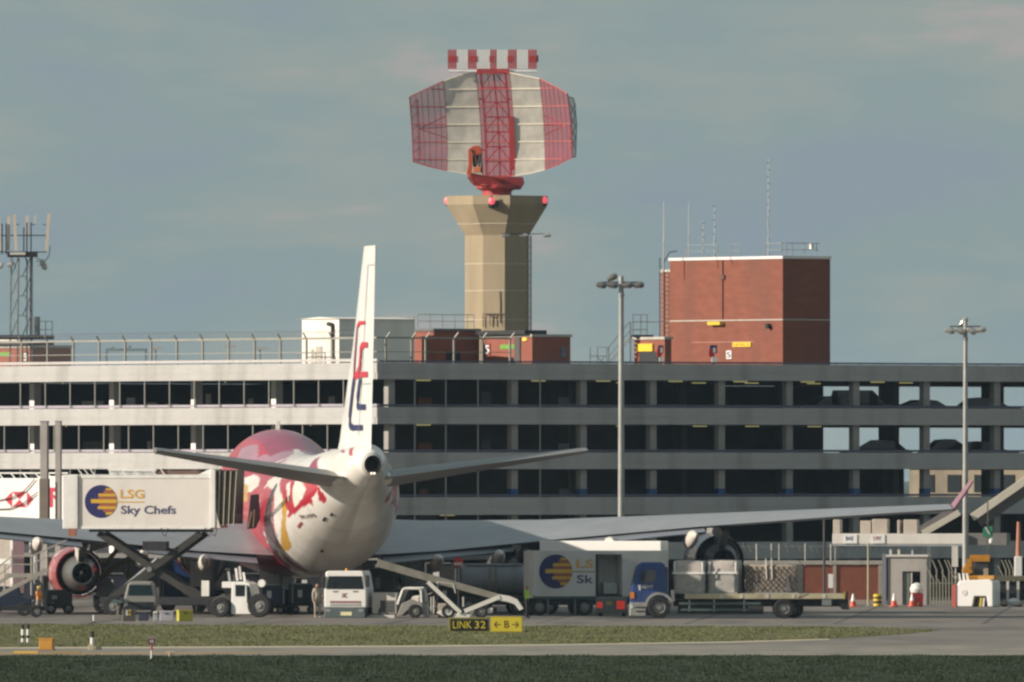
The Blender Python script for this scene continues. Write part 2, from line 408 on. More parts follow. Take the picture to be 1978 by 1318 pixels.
# fluorescent battens that are switched on under the deck soffits
LAMP = M('warm fluorescent tube', (0.85, 0.78, 0.32), 0.4, 0, 0.05, 1, emit=0.24)
lamp_mesh = MB().box(-0.5, 0.5, -0.04, 0.04, -0.09, -0.02).build('ceiling_light', LAMP, park, loc=(rt(1165, 3), 3, STOREY[0][1]))
for li, px, ins in ((0, 1305, 3), (0, 1430, 3), (0, 1560, 3), (0, 1695, 3), (0, 1185, 16), (0, 1350, 16), (0, 1452, 16), (0, 1572, 18), (0, 818, 3), (0, 1040, 4),
                    (1, 1185, 16), (1, 1352, 16), (1, 1453, 16), (1, 1573, 18), (1, 818, 5), (3, 864, 5), (0, 1750, 8)):
    share(lamp_mesh, park, (rt(px, ins), ins, STOREY[li][1]))
for li, px, ins in ((0, 121, 5), (0, 280, 6), (0, 435, 6), (1, 128, 5), (1, 600, 6)):
    share(lamp_mesh, park, (ins, lt(px, ins), STOREY[li][1]), (0, 0, R(55)))
# pale notices and a red painted wall deep in the decks
for px, ins, li, w, h, c in ((822, 6, 0, 0.9, 0.55, (0.5, 0.2, 0.08)), (822, 6, 1, 0.9, 0.5, (0.5, 0.18, 0.08)), (1090, 4, 0, 0.75, 0.6, (0.35, 0.38, 0.42)), (1090, 4, 1, 0.75, 0.5, (0.35, 0.38, 0.42)),
                             (940, 4, 0, 0.7, 0.9, (0.16, 0.17, 0.18)), (940, 4, 1, 0.7, 0.7, (0.16, 0.17, 0.18)), (1090, 4, 2, 0.7, 0.5, (0.3, 0.33, 0.37)), (820, 6, 2, 0.6, 0.5, (0.35, 0.16, 0.08))):
    x = rt(px, ins); zf = STOREY[li][0]
    MB().box(x - w / 2, x + w / 2, ins, ins + 0.06, zf + 0.75, zf + 0.75 + h).build('notice_board', M('board %g %g' % (c[0], c[2]), c, 0.6), park)

for px, ins, li, w, h, c in ((179, 7, 0, 2.4, 0.34, (0.5, 0.52, 0.52)), (252, 5, 0, 0.9, 0.5, (0.45, 0.47, 0.48)), (292, 6, 0, 1.2, 0.22, (0.5, 0.52, 0.52)), (330, 6, 0, 1.4, 0.16, (0.36, 0.36, 0.38)), (402, 4, 0, 0.5, 0.7, (0.5, 0.45, 0.4)),
                             (180, 8, 1, 2.2, 0.5, (0.22, 0.21, 0.2)), (288, 5, 1, 0.4, 0.5, (0.5, 0.48, 0.46)), (484, 5, 0, 0.5, 0.4, (0.4, 0.36, 0.3)), (640, 5, 0, 0.6, 0.5, (0.45, 0.4, 0.36))):
    y = lt(px, ins); zf = STOREY[li][0]
    MB().box(ins, ins + 0.06, y - w / 2, y + w / 2, zf + 0.9, zf + 0.9 + h).build('notice_board', M('pale board %g %g' % (c[0], c[2]), c, 0.6), park)
# cars on the decks, the ones the photograph shows against the sky
def car(name, label, px, ins, li, paint, kind, rz, L=4.3, hgt=1.42, group='cars parked on the open decks'):
    x = rt(px, ins); zf = STOREY[li][0]
    p = park.matrix_basis @ Vector((x, ins, zf))
    p = Vector((GXC + ca * x - sa * ins, GY + sa * x + ca * ins, zf))
    t = thing(name, label, 'car', p, rz, group)
    w = 0.86
    if kind == 'suv':
        low = [(-L/2, 0.45), (-L/2, 0.95), (-L/2+0.1, 1.05), (L/2-1.0, 1.05), (L/2-0.05, 0.92), (L/2, 0.45)]
        top = [(-L/2+0.08, 1.05), (-L/2+0.3, hgt), (L/2-1.9, hgt), (L/2-1.1, 1.05)]
    else:
        low = [(-L/2, 0.35), (-L/2, 0.78), (-L/2+0.15, 0.9), (L/2-1.0, 0.92), (L/2-0.1, 0.75), (L/2, 0.35)]
        top = [(-L/2+0.35, 0.9), (-L/2+1.0, hgt-0.05), (-L/2+1.6, hgt), (L/2-2.0, hgt-0.02), (L/2-1.05, 0.92)]
    MB().prism(low, -w, w).build('body', paint, t, bevel=0.05)
    MB().prism(top, -w + 0.12, w - 0.12).build('roof', paint, t, bevel=0.04)
    k = [(a * 0.93 + 0.01, 0.04 + (b - 0.9) * 0.86 + 0.9) for a, b in top]
    MB().prism(k, -w + 0.105, -w + 0.118).build('window', GLASS, t)
    MB().prism(k, w - 0.118, w - 0.105).build('window', GLASS, t)
    wm = None
    for sx in (-L * 0.31, L * 0.32):
        for sy in (-w + 0.1, w - 0.1):
            if wm is None: wm = MB().tube((0, -0.1, 0), (0, 0.1, 0), 0.31, 14).build('wheel', RUBBER, t, loc=(sx, sy, 0.31))
            else: share(wm, t, (sx, sy, 0.31))
    return t
P_DARK = M('dark green car paint', (0.02, 0.035, 0.03), 0.25, 0.3, 0.1, 1, coat=0.6)
P_GREY = M('grey car paint', (0.10, 0.11, 0.12), 0.25, 0.4, 0.1, 1, coat=0.6)
P_BLACK = M('black car paint', (0.015, 0.016, 0.018), 0.25, 0.2, 0.1, 1, coat=0.6)
car('parked_car', 'tall dark off-roader on the topmost open deck, third bay from the right end', 1672, 9, 0, P_DARK, 'suv', R(10), 4.4, 1.86)
car('parked_car', 'dark saloon roof showing on the topmost open deck right of the tall floodlight pole', 1908, 9, 0, P_BLACK, 'saloon', R(4), 4.5, 1.45)
car('parked_car', 'dark hatchback on the second deck below the tall off-roader', 1690, 9, 1, P_BLACK, 'saloon', R(184), 4.4, 1.5)
car('parked_car', 'grey hatchback on the second deck just left of the tall floodlight pole', 1840, 10, 1, P_GREY, 'saloon', R(12), 4.0, 1.55)
car('parked_car', 'dark green saloon on the second deck just right of the tall floodlight pole', 1902, 8, 1, P_DARK, 'saloon', R(2), 4.3, 1.42)
car('parked_car', 'dark car half hidden by a pillar left of the tall off-roader', 1617, 9, 0, P_GREY, 'saloon', R(20), 4.2, 1.5)
car('parked_car', 'low black car on the topmost open deck between the tall off-roader and the next pillar', 1770, 12, 0, P_BLACK, 'saloon', R(200), 4.2, 1.32)

# ------------------------------------------------------------------ fence on the car park roof
DECK = 13.33
FEN = M('fence post steel', (0.33, 0.32, 0.28), 0.6, 0.3, 0.12, 2)
fence = thing('security_fence', 'tall roof fence with cranked posts, rails and coiled wire above the sunlit facade', 'fence', (GXC, GY, 0), GA)
ft = 15.55
pm = None
for i, px in enumerate(list(range(-58, 700, 50))):
    y = lt(px, 0.35)
    if y < 0.5: continue
    if pm is None:
        pm = MB().box(-0.05, 0.05, -0.05, 0.05, DECK, ft - 0.05).bar((0, 0, ft - 0.08), (-0.32, -0.12, ft + 0.28), 0.07).build('post', FEN, fence, loc=(0.35, y, 0))
    else: share(pm, fence, (0.35, y, 0))
for px in (745, 795, 822, 877, 932, 985):
    share(pm, fence, (rt(px, 1.1), 1.1, 0), (0, 0, R(90)))
xR = rt(985, 1.1)
MB().box(0.31, 0.37, 0.5, GY1 - 1, ft - 0.12, ft).box(0.34, 0.36, 0.5, GY1 - 1, 14.65, 14.69).build('rail', FEN, fence)
MB().box(0.6, xR, 1.09, 1.11, 14.65, 14.69).box(0.6, xR, 1.07, 1.13, ft - 0.1, ft).build('rail', FEN, fence)
MB().box(0.22, 0.30, 0.3, GY1, 14.10, 14.26).build('parapet_rail', M('pale rail', (0.55, 0.52, 0.50), 0.5, 0.1, 0.1, 2), fence)
b = MB(); pts = []
for i in range(1500):
    s = i / 1500.0; a = s * 2 * math.pi * 130
    pts.append((0.2 + 0.17 * math.cos(a), 1 + s * 44, ft + 0.23 + 0.17 * math.sin(a)))
b.path(pts, 0.006, 3)
b.tube((0.05, 0.5, ft + 0.27), (0.05, GY1, ft + 0.27), 0.012, 4)
stuff(b.build('coiled_wire', GREY_METAL, fence))
b = MB()
for k in range(26): b.tube((0.36, 0.5, 13.5 + k * 0.08), (0.36, GY1, 13.5 + k * 0.08), 0.0035, 3)
for k in range(260): b.tube((0.36, 0.6 + k * 0.18, 13.4), (0.36, 0.6 + k * 0.18, ft), 0.0035, 3)
stuff(b.build('wire_mesh', GREY_METAL, fence))

# ------------------------------------------------------------------ little buildings on the roof
def roof_block(name, label, cat, px0, px1, px2, py_top, Y, wall, cop=STONE, slope=0.0):
    """a box seen over its corner: lit face px0..px1, shaded face px1..px2, aligned with the car park"""
    k = Y / F
    xc = (px1 - CX) * k
    top = H - (py_top - HY) * k
    a = (px1 - px0) * k / sa; b_ = (px2 - px1) * k / ca
    t = thing(name, label, cat, (xc, Y, DECK), GA)
    h = top - DECK
    MB().box(0, b_, 0, a, 0, h).build('wall', wall, t)
    if cop: MB().box(-0.08, b_ + 0.08, -0.08, a + 0.08, h + 0.003, h + 0.16).build('coping', cop, t)
    return t, a, b_, h
GREEN = M('green sign', (0.18, 0.42, 0.07), 0.5)
SIGNW = M('white sign', (0.8, 0.8, 0.8), 0.5, 0, 0.03)
BLACKL = M('black lettering', (0.02, 0.02, 0.02), 0.6)
def face_sign(t, y, z0, z1, w, m, name='sign', text=None, tm=None, zt=None):
    """a plate on the sunlit (-x) face, centred `y` metres from the corner"""
    o = MB().box(-0.05, -0.004, y - w / 2, y + w / 2, z0, z1).build(name, m, t)
    if text:
        l = lettering(text, 'lettering', tm, None, 0, w * 0.8, 0, (z1 - z0) * 0.7, 0)
        l.rotation_euler = (R(90), 0, R(-90)); l.location = (-0.056, y + w * 0.4, z0 + (z1 - z0) * 0.15); l.parent = o
    return o
# left stair head
t, a, b_, h = roof_block('stair_head', 'red brick stair head with a green sign under the lattice mast', 'stair head', -40, 60, 136, 672, 941, BRICK)
face_sign(t, 3.6, 1.38, 1.62, 2.6, GREEN)
face_sign(t, 0.55, 0.98, 1.66, 0.45, M('dark brown plate', (0.12, 0.05, 0.04), 0.6), text='5', tm=SIGNW)
MB().box(-0.3, b_ * 0.55, -0.1, a, h + 0.17, h + 0.42).build('roof_slab', DARK, t)
MB().box(-0.2, 0.05, 1.0, a, h + 0.43, h + 0.60).build('cable_tray', CREAM, t)
# white plant hut
HUT = M('hut cladding', (0.80, 0.77, 0.70), 0.5, 0, 0.04, 1.2, dirt=((0.6, 0.55, 0.47), 0.8, 0.4))
t, a, b_, h = roof_block('plant_hut', 'white plant hut with a shallow roof behind the tail fin', 'hut', 582, 655, 800, 616, 912, HUT, None)
MB().prism([(-0.12, h), (a / 2, h + 0.12), (a + 0.12, h)], -0.12, b_ + 0.12, 'x').build('roof', HUT, t)
MB().tube((-0.12, 0.55, 0), (-0.12, 0.55, h - 0.35), 0.09, 8).tube((-0.12, 0.55, h - 0.35), (-0.12, 1.0, h - 0.3), 0.12, 8).build('flue', DARK, t)
MB().box(-0.05, -0.005, a * 0.45, a * 0.62, 0.3, 1.75).box(-0.05, -0.005, a * 0.68, a * 0.74, 0.3, 1.6).build('door', M('beige door', (0.55, 0.50, 0.42), 0.6), t)
b = MB()
for y in (0.6, 1.6, 2.6, 3.6): b.bar((-0.6, y, 0.3), (-0.6, y, 1.35), 0.05)
b.bar((-0.6, 0.6, 1.35), (-0.6, 3.6, 1.35), 0.05).bar((-0.6, 0.6, 0.95), (-0.6, 3.6, 0.95), 0.05)
b.build('handrail', GREY_METAL, t)
# brick lift shaft beside the hut, with a rounded dark tank
t, a, b_, h = roof_block('lift_shaft', 'brick lift shaft with dark shaded side, between the white hut and the numbered stair head', 'lift shaft', 800, 838, 926, 640, 918, BRICK, M('lead flashing', (0.16, 0.16, 0.16), 0.7))
MB().box(0.9, 1.9, -0.05, -0.006, 0.2, 1.5).build('door', DARK, t)
b = MB()
for u in (0.0, 0.9, 1.8, 2.7, 3.2): b.bar((u, 0.4, h + 0.1), (u, 0.4, h + 1.0), 0.035)
b.bar((-0.9, 0.4, h + 1.0), (3.2, 0.4, h + 1.0), 0.035).bar((-0.9, 0.4, h + 0.6), (3.2, 0.4, h + 0.6), 0.03).bar((-0.9, 0.4, h + 0.2), (-0.9, 0.4, h + 1.0), 0.035)
b.bar((0, 0.4, h + 1.0), (0, a, h + 1.0), 0.035).bar((0, a, h + 0.1), (0, a, h + 1.0), 0.035)
b.build('handrail', GREY_METAL, t)
# stair head number five
t, a, b_, h = roof_block('stair_head', 'brick stair head with a white number plate and green sign below the radar tower', 'stair head', 928, 1028, 1102, 651, 915, BRICK)
face_sign(t, a * 0.86, 1.26, 1.96, 0.62, M('dark red plate', (0.25, 0.06, 0.05), 0.6), 'number_plate', '5', SIGNW)
face_sign(t, a * 0.45, 1.62, 1.88, 1.7, GREEN)
MB().box(-0.07, -0.004, a * 0.22, a * 0.33, 0.1, h - 0.02).build('drainpipe', M('dark duct', (0.10, 0.09, 0.09), 0.7), t)
MB().box(-0.12, -0.01, 0.5, 0.85, h - 0.22, h - 0.05).build('wall_lamp', M('lit amber lamp', (0.9, 0.55, 0.08), 0.4, emit=0.6), t)
MB().box(-0.4, 1.2, 0.2, a, h + 0.16, h + 0.4).build('roof_slab', DARK, t)
MB().box(b_ - 0.75, b_ - 0.35, -0.05, -0.004, 1.1, 1.75).build('number_plate', M('blue grey plate', (0.16, 0.17, 0.22), 0.6), t)  # plate on this face is a dull blue grey

# ------------------------------------------------------------------ tall brick tower
t, a, b_, h = roof_block('brick_tower', 'square red brick lift tower with pale coping and a black shaded side', 'brick tower', 1297, 1512, 1605, 500, 925, M('tower brick', (0.245, 0.080, 0.048), 0.85, 0, 0.16, 0.9, stretch=(1, 1, 3), bump=0.15, dirt=((0.17, 0.07, 0.05), 0.5, 0.7, (1, 1, 0.2))), None)
bt, ba, bb, bh = t, a, b_, h
MB().box(-0.06, b_ + 0.06, -0.06, a + 0.06, h + 0.003, h + 0.17).build('coping', M('white coping', (0.72, 0.70, 0.66), 0.6, 0, 0.05), t)
zz = 3.42
MB().box(-0.03, b_, -0.03, a - 0.03, zz, zz + 0.07).build('string_course', STONE, t)
MB().box(-0.02, -0.004, a * 0.25, a * 0.8, 2.12, 2.16).build('cable', M('pinkish cable', (0.5, 0.25, 0.2), 0.7), t)
s_ = MB().box(-0.07, -0.006, a * 0.275, a * 0.435, 1.84, 2.12).build('sign', YELLOW, t)
l = lettering('LEVEL 5', 'lettering', M('brown lettering', (0.35, 0.2, 0.02), 0.6), s_, 0, 1.5, 0, 0.12, 0); l.rotation_euler = (R(90), 0, R(-90)); l.location = (-0.075, a * 0.42, 1.92)
MB().box(-0.35, -0.006, a * 0.515, a * 0.625, 3.18, 3.38).build('lamp_bracket', YELLOW, t)
MB().tube((-0.3, a * 0.11, 3.07), (-0.01, a * 0.11, 3.07), 0.16, 10).build('loudspeaker', DARK, t)
MB().bar((-0.05, a * 0.525, 3.5), (-0.05, a * 0.525, h), 0.06).box(-0.12, -0.006, a * 0.505, a * 0.545, 5.95, 6.2).build('conduit', M('brown conduit', (0.16, 0.07, 0.05), 0.7), t)
face_sign(t, a * 0.47, 1.12, 1.62, 0.52, SIGNW, 'number_plate', '5', BLACKL)
for kk, ww in ((0.0, 0.26), (0.5, 0.26)):
    pass
for (px0, px1) in ((0.62, 0.9), (0.42, 0.5), (0.02, 0.2)):
    b = MB()
    y0, y1 = a * px0, a * px1
    b.bar((0.4, y0, h + 0.15), (0.4, y0, h + 0.95), 0.035).bar((0.4, y1, h + 0.15), (0.4, y1, h + 0.95), 0.035)
    b.bar((0.4, y0, h + 0.95), (0.4, y1, h + 0.95), 0.03).bar((0.4, y0, h + 0.55), (0.4, y1, h + 0.55), 0.025)
    b.build('handrail', GREY_METAL, t)
b = MB()
for u in (0.2, 1.0, 1.9, 2.8): b.bar((u, 0.4, h + 0.15), (u, 0.4, h + 0.95), 0.04)
b.bar((0.2, 0.4, h + 0.95), (3.0, 0.4, h + 0.95), 0.04).bar((0.2, 0.4, h + 0.55), (3.0, 0.4, h + 0.55), 0.03)
b.build('handrail', GREY_METAL, t)
MB().box(2.35, 2.55, 0.3, 0.5, h + 0.6, h + 0.95).build('roof_lamp', WHITE, t)
# slim annexe with ladder
t2, a2, b2, h2 = roof_block('brick_annexe', 'slim lower brick shaft with a cage ladder beside the tall brick tower', 'brick shaft', 1277, 1296, 1330, 526, 938, M('annexe brick', (0.29, 0.125, 0.09), 0.85, 0, 0.12, 1, bump=0.15), M('white annexe coping', (0.6, 0.58, 0.54), 0.7))
b = MB()
for z in np.arange(0.4, h2 + 0.6, 0.28): b.bar((-0.3, 0.3, z), (-0.3, 0.75, z), 0.03)
b.bar((-0.3, 0.3, 0.2), (-0.3, 0.3, h2 + 0.9), 0.045).bar((-0.3, 0.75, 0.2), (-0.3, 0.75, h2 + 0.9), 0.045).path([(-0.3, 0.3, h2 + 0.6), (-0.2, -0.1, h2 + 1.2), (0.3, -0.2, h2 + 1.3)], 0.03, 5)
b.build('ladder', DARK, t2)
# antennas on the tower roof
def antenna(label, px, py0, py1, Y, r, seg=False):
    f = FR(px, Y); zt, zb = f.z(py0), f.z(py1)
    t = thing('antenna', label, 'antenna', (f.loc[0], Y, zb), 0, 'aerials on the brick tower')
    L = zt - zb
    MB().tube((0, 0, 0), (0, 0, L * 0.42), r * 1.5, 6).build('mast', GREY_METAL, t)
    MB().tube((0, 0, L * 0.42), (0, 0, L), r, 6, r * 0.6).build('whip', M('whip fibreglass', (0.62, 0.56, 0.54), 0.5), t)
    if seg:
        b = MB(); k = 0; z = 0.15
        while z < L:
            b.bar(((-0.09 if k % 2 else -0.02), 0, z), ((0.02 if k % 2 else 0.09), 0, z), 0.045); z += 0.42; k += 1
        b.build('dipole_arms', DARK, t)
antenna('long white whip aerial standing on the slim annexe', 1282, 390, 524, 933, 0.028)
antenna('thin tall whip aerial, first on the tall brick tower', 1330, 392, 497, 930, 0.02)
antenna('short aerial with dipole arms, second on the tall brick tower', 1358, 428, 490, 931, 0.018, True)
antenna('aerial with stacked dipole arms, third on the tall brick tower', 1380, 398, 497, 929, 0.024, True)
antenna('tallest aerial with stacked dipole arms above the middle of the brick tower', 1484, 306, 494, 928, 0.026, True)
# kiosk and steel stair left of the tower
t, a, b_, h = roof_block('ticket_kiosk', 'low brick kiosk with a yellow sign at the foot of the brick tower', 'kiosk', 1226, 1284, 1297, 656, 921, BRICK)
MB().box(-0.06, -0.005, a * 0.2, a * 0.8, 0.6, 1.5).build('opening', CHAR, t)
MB().box(-0.12, -0.005, a * 0.36, a * 0.88, 1.52, 1.98).build('sign', M('bright yellow sign', (0.85, 0.62, 0.04), 0.5, 0, 0.04), t)
f = FR(1190, 923); RUST = M('stair steel', (0.42, 0.38, 0.33), 0.6, 0.2, 0.2, 2)
t = thing('steel_stair', 'steel stair with handrails climbing to the brick tower', 'stairs', (f.loc[0], 923, 0))
b = MB()
X, Z = f.x, f.z
for dy in (0, 0.9):
    b.bar((X(1178), dy, Z(700)), (X(1222), dy, Z(648)), 0.09, 0.06)
b.build('stringer', M('pale stair flank', (0.50, 0.47, 0.42), 0.6), t)
st = None
for i in range(9):
    u = i / 8.0; p = (X(1178) + (X(1222) - X(1178)) * u, 0.45, Z(700) + (Z(648) - Z(700)) * u)
    if st is None: st = MB().box(-0.12, 0.12, -0.42, 0.42, -0.02, 0.02).build('tread', RUST, t, loc=p)
    else: share(st, t, p)
MB().box(X(1222), X(1262), -0.1, 1.0, Z(651), Z(647)).build('landing', DARK, t)
b = MB()
for dy in (-0.02, 0.92):
    b.bar((X(1172), dy, Z(676)), (X(1216), dy, Z(622)), 0.05); b.bar((X(1175), dy, Z(690)), (X(1220), dy, Z(636)), 0.04)
    b.bar((X(1176), dy, Z(702)), (X(1176), dy, Z(672)), 0.06); b.bar((X(1218), dy, Z(702)), (X(1218), dy, Z(622)), 0.08)
    for px in (1223, 1238, 1250): b.bar((X(px), dy, Z(650)), (X(px), dy, Z(608)), 0.05)
    b.bar((X(1222), dy, Z(608)), (X(1251), dy, Z(608)), 0.04); b.bar((X(1222), dy, Z(622)), (X(1290), dy, Z(622)), 0.05); b.bar((X(1222), dy, Z(637)), (X(1250), dy, Z(637)), 0.06)
b.build('handrail', GREY_METAL, t)
b = MB()
for px in (1140, 1154, 1172): b.bar((X(px), 0, Z(705)), (X(px), 0, Z(671)), 0.05)
b.bar((X(1154), 0, Z(671)), (X(1172), 0, Z(671)), 0.04); b.bar((X(1140), 0, Z(688)), (X(1172), 0, Z(688)), 0.05); b.bar((X(1154), 0, Z(690)), (X(1168), 0, Z(704)), 0.06); b.bar((X(1168), 0, Z(688)), (X(1158), 0, Z(704)), 0.05)
b.build('barrier_frame', GREY_METAL, t)
# two direction boards with navy, red and white bands
for px, lab, sc in ((1276, 'narrow red and white notice post beside the kiosk yellow sign', 0.8), (1378, 'navy red and white notice post in front of the tall brick tower', 1.0)):
    f = FR(px, 917)
    t = thing('notice_post', lab, 'notice post', (f.loc[0], 917, DECK), R(12))
    MB().box(-0.22 * sc, 0.22 * sc, -0.05, 0.05, 1.35, 1.85).build('top_panel', NAVY if sc == 1 else M('brownish panel', (0.2, 0.08, 0.09), 0.6), t, bevel=0.02)
    MB().box(-0.28 * sc, 0.05, -0.06, 0.04, 1.15, 1.62).build('red_panel', RED, t)
    MB().box(-0.1, 0.24 * sc, -0.07, 0.03, 0.78, 1.15).build('white_panel', WHITE, t)
    MB().box(-0.05, 0.05, -0.03, 0.03, 0, 1.3).build('post', DARK, t)
    MB().box(-0.02, 0.12, -0.08, -0.07, 1.4, 1.7).build('pale_mark', WHITE, t)

# ------------------------------------------------------------------ radar tower
RY = 1000.0; f = FR(960, RY); X, Z = f.x, f.z
CONT = M('tower concrete', (0.38, 0.305, 0.20), 0.88, 0, 0.10, 0.8, stretch=(1, 1, 0.3), bump=0.1, dirt=((0.25, 0.21, 0.15), 0.6, 0.7, (1, 1, 0.12)))
tower = thing('radar_tower', 'octagonal tan concrete radar tower flaring out at the top', 'radar tower', f.loc)
# plan: front facets from left to right, mirrored behind
plan = [(-62, 0), (-27, -46), (15, -62), (62, -8)]
plan = [(x * f.k, y * f.k) for x, y in plan]; plan = plan + [(-x, -y) for x, y in plan]
plan_t = [(-98, 0), (-46, -72), (25, -97), (97, -12)]
plan_t = [(x * f.k, y * f.k) for x, y in plan_t]; plan_t = plan_t + [(-x, -y) for x, y in plan_t]
def oct_ring(pl, z): return [(x, y, z) for x, y in pl]
lev = [(0, plan), (Z(455), plan), (Z(396), plan_t), (Z(379), plan_t)]
b = MB(); vs = []
for z, pl in lev: vs += oct_ring(pl, z)
fs = [(k * 8 + i, k * 8 + (i + 1) % 8, (k + 1) * 8 + (i + 1) % 8, (k + 1) * 8 + i) for k in range(3) for i in range(8)] + [tuple(range(24, 32))]
b.add(vs, fs); b.build('shaft', CONT, tower)
JNT = M('pale joint', (0.56, 0.50, 0.40), 0.85)
for py in (433, 510, 562, 618):
    z = Z(py)
    if py > 455: pl = plan
    else:
        u = (z - Z(455)) / (Z(396) - Z(455)); pl = [(a0 + (c0 - a0) * u, b0 + (d0 - b0) * u) for (a0, b0), (c0, d0) in zip(plan, plan_t)]
    MB().prism([(x * 1.006, y * 1.006) for x, y in pl], z - 0.025, z + 0.025, 'z').build('joint_band', JNT, tower)
b = MB()
fx = lambda u: Vector(((-27 + 42 * u) * f.k, (-46 - 16 * u) * f.k, 0))
for u, za, zb in ((0.0, 632, 610), (0.9, 632, 606), (0.3, 610, 607)):
    p = fx(u); b.bar((p.x, p.y - 0.12, Z(za)), (p.x, p.y - 0.12, Z(zb)), 0.05)
p0, p1 = fx(0.0), fx(0.95); b.bar((p0.x, p0.y - 0.12, Z(607)), (p1.x, p1.y - 0.12, Z(607)), 0.05)
p0, p1 = fx(0.33), fx(0.52)
for p in (p0, p1): b.bar((p.x, p.y - 0.14, Z(630)), (p.x, p.y - 0.14, Z(606)), 0.06)
b.bar((p0.x, p0.y - 0.14, Z(612)), (p1.x, p1.y - 0.14, Z(612)), 0.06)
p = fx(0.78); b.path([(p.x, p.y - 0.06, Z(625)), (p.x + 0.03, p.y - 0.06, Z(590)), (p.x - 0.02, p.y - 0.06, Z(563))], 0.03, 5)
b.build('access_frame', M('brown steel', (0.15, 0.11, 0.08), 0.7), tower)
# red obstruction lights
OBS = M('lit red lens', (1.0, 0.12, 0.16), 0.3, 0, 0.05, 2, emit=0.6)
lamp0 = None
for px, py, dy, lab in ((864, 387, 0.3, 'glowing red obstruction light at the left edge of the radar tower top'), (950, 388, -3.2, 'glowing red obstruction light at the middle of the radar tower top'), (1051, 386, -0.6, 'glowing red obstruction light at the right edge of the radar tower top')):
    k2 = (RY + dy) / F
    loc = ((px - CX) * k2, RY + dy, H - (py + 8 - HY) * k2)
    if lamp0 is None:
        t = lamp0 = thing('obstruction_light', lab, 'warning light', loc, 0, 'red lights on the radar tower')
        MB().lathe([(0.0, 0.48), (0.14, 0.45), (0.21, 0.30), (0.20, 0.12), (0.13, 0.03)], 14, axis='z').build('lens', OBS, t, smooth=True)
        MB().tube((0, 0, -0.14), (0, 0, 0.05), 0.11, 10).bar((0, 0, -0.1), (0.3 if px < 900 else 0, 0, -0.14), 0.05).build('bracket', DARK, t)
    else: dup(lamp0, loc, 0 if px < 1000 else R(180), lab)
MB().box(X(944), X(962), -3.25, -2.4, Z(403), Z(390)).box(X(948), X(951), -3.3, -3.2, Z(403), Z(380)).build('junction_box', DARK, tower)

# rotating antenna
def wire_mat(name, col, cover):
    """woven wire: lets light through between round wires and catches sun from any side"""
    m = bpy.data.materials.new(name); m.use_nodes = True; t = m.node_tree
    for n in list(t.nodes): t.nodes.remove(n)
    o = t.nodes.new('ShaderNodeOutputMaterial'); d = t.nodes.new('ShaderNodeBsdfDiffuse'); r = t.nodes.new('ShaderNodeBsdfTranslucent')
    a = t.nodes.new('ShaderNodeMixShader'); b = t.nodes.new('ShaderNodeMixShader'); p = t.nodes.new('ShaderNodeBsdfTransparent')
    tcn = t.nodes.new('ShaderNodeTexCoord'); nz = t.nodes.new('ShaderNodeTexNoise'); rp = t.nodes.new('ShaderNodeValToRGB')
    nz.inputs['Scale'].default_value = 1.2; nz.inputs['Detail'].default_value = 5
    rp.color_ramp.elements[0].position = 0.35; rp.color_ramp.elements[1].position = 0.65
    col = [c * 0.9 for c in col]
    rp.color_ramp.elements[0].color = (*[c * 0.82 for c in col], 1); rp.color_ramp.elements[1].color = (*[min(1, c * 1.08) for c in col], 1)
    t.links.new(tcn.outputs['Object'], nz.inputs['Vector']); t.links.new(nz.outputs['Fac'], rp.inputs['Fac'])
    t.links.new(rp.outputs['Color'], d.inputs['Color']); t.links.new(rp.outputs['Color'], r.inputs['Color'])
    a.inputs[0].default_value = 0.45; b.inputs[0].default_value = cover
    t.links.new(d.outputs[0], a.inputs[1]); t.links.new(r.outputs[0], a.inputs[2])
    t.links.new(p.outputs[0], b.inputs[1]); t.links.new(a.outputs[0], b.inputs[2]); t.links.new(b.outputs[0], o.inputs['Surface'])
    return m
rad = thing('radar_antenna', 'large red and white striped mesh radar reflector turning on the tower', 'radar antenna', (f.loc[0], RY, Z(379)))
zo = Z(379)
def RZ(py): return H - (py - HY) * f.k - zo
RRED = M('antenna red', (0.48, 0.055, 0.06), 0.5, 0, 0.12, 2, dirt=((0.45, 0.12, 0.08), 1, 0.5))
RORG = M('antenna orange red', (0.62, 0.12, 0.055), 0.5, 0, 0.12, 2)
MESHR = wire_mat('red wire mesh', (0.50, 0.055, 0.075), 0.58)
MESHW = wire_mat('white wire mesh', (0.72, 0.67, 0.58), 0.88)
DKMESH = wire_mat('dark wire mesh', (0.08, 0.085, 0.09), 0.5) if True else M('dark wire mesh', (0.08, 0.085, 0.09), 0.7, 0.1, 0.15, 3, alpha=0.55)
# outline of the reflector in columns: (px at top, py top, px at bottom, py bottom)
cols = [(791, 187, 798, 312), (825, 171, 831, 322), (857, 156, 864, 329), (888, 145, 898, 335), (919, 139, 931, 340), (953, 136, 966, 341), (985, 141, 995, 339), (1012, 147, 1026, 335), (1042, 153, 1053, 328), (1068, 166, 1078, 319), (1096, 183, 1105, 305)]
def rpt(u, w):
    """point on the curved reflector: u across (0..10), w up (0..1), bulging away at the middle"""
    i = min(int(u), 9); s_ = u - i
    a0, a1 = cols[i], cols[i + 1]
    xt = a0[0] + (a1[0] - a0[0]) * s_; yt = a0[1] + (a1[1] - a0[1]) * s_; xb = a0[2] + (a1[2] - a0[2]) * s_; yb = a0[3] + (a1[3] - a0[3]) * s_
    bow = 8 * math.sin(math.pi * w) * (1 if u > 1 else 0.4)
    x = xb + (xt - xb) * w + bow * 0.35; y = yb + (yt - yb) * w
    h_ = (u - 5) / 5
    depth = 0.9 - 1.5 * h_ - 0.9 * h_ * h_ - 0.6 * (w - 0.45) ** 2 * 4
    return Vector((X(x), depth, RZ(y)))
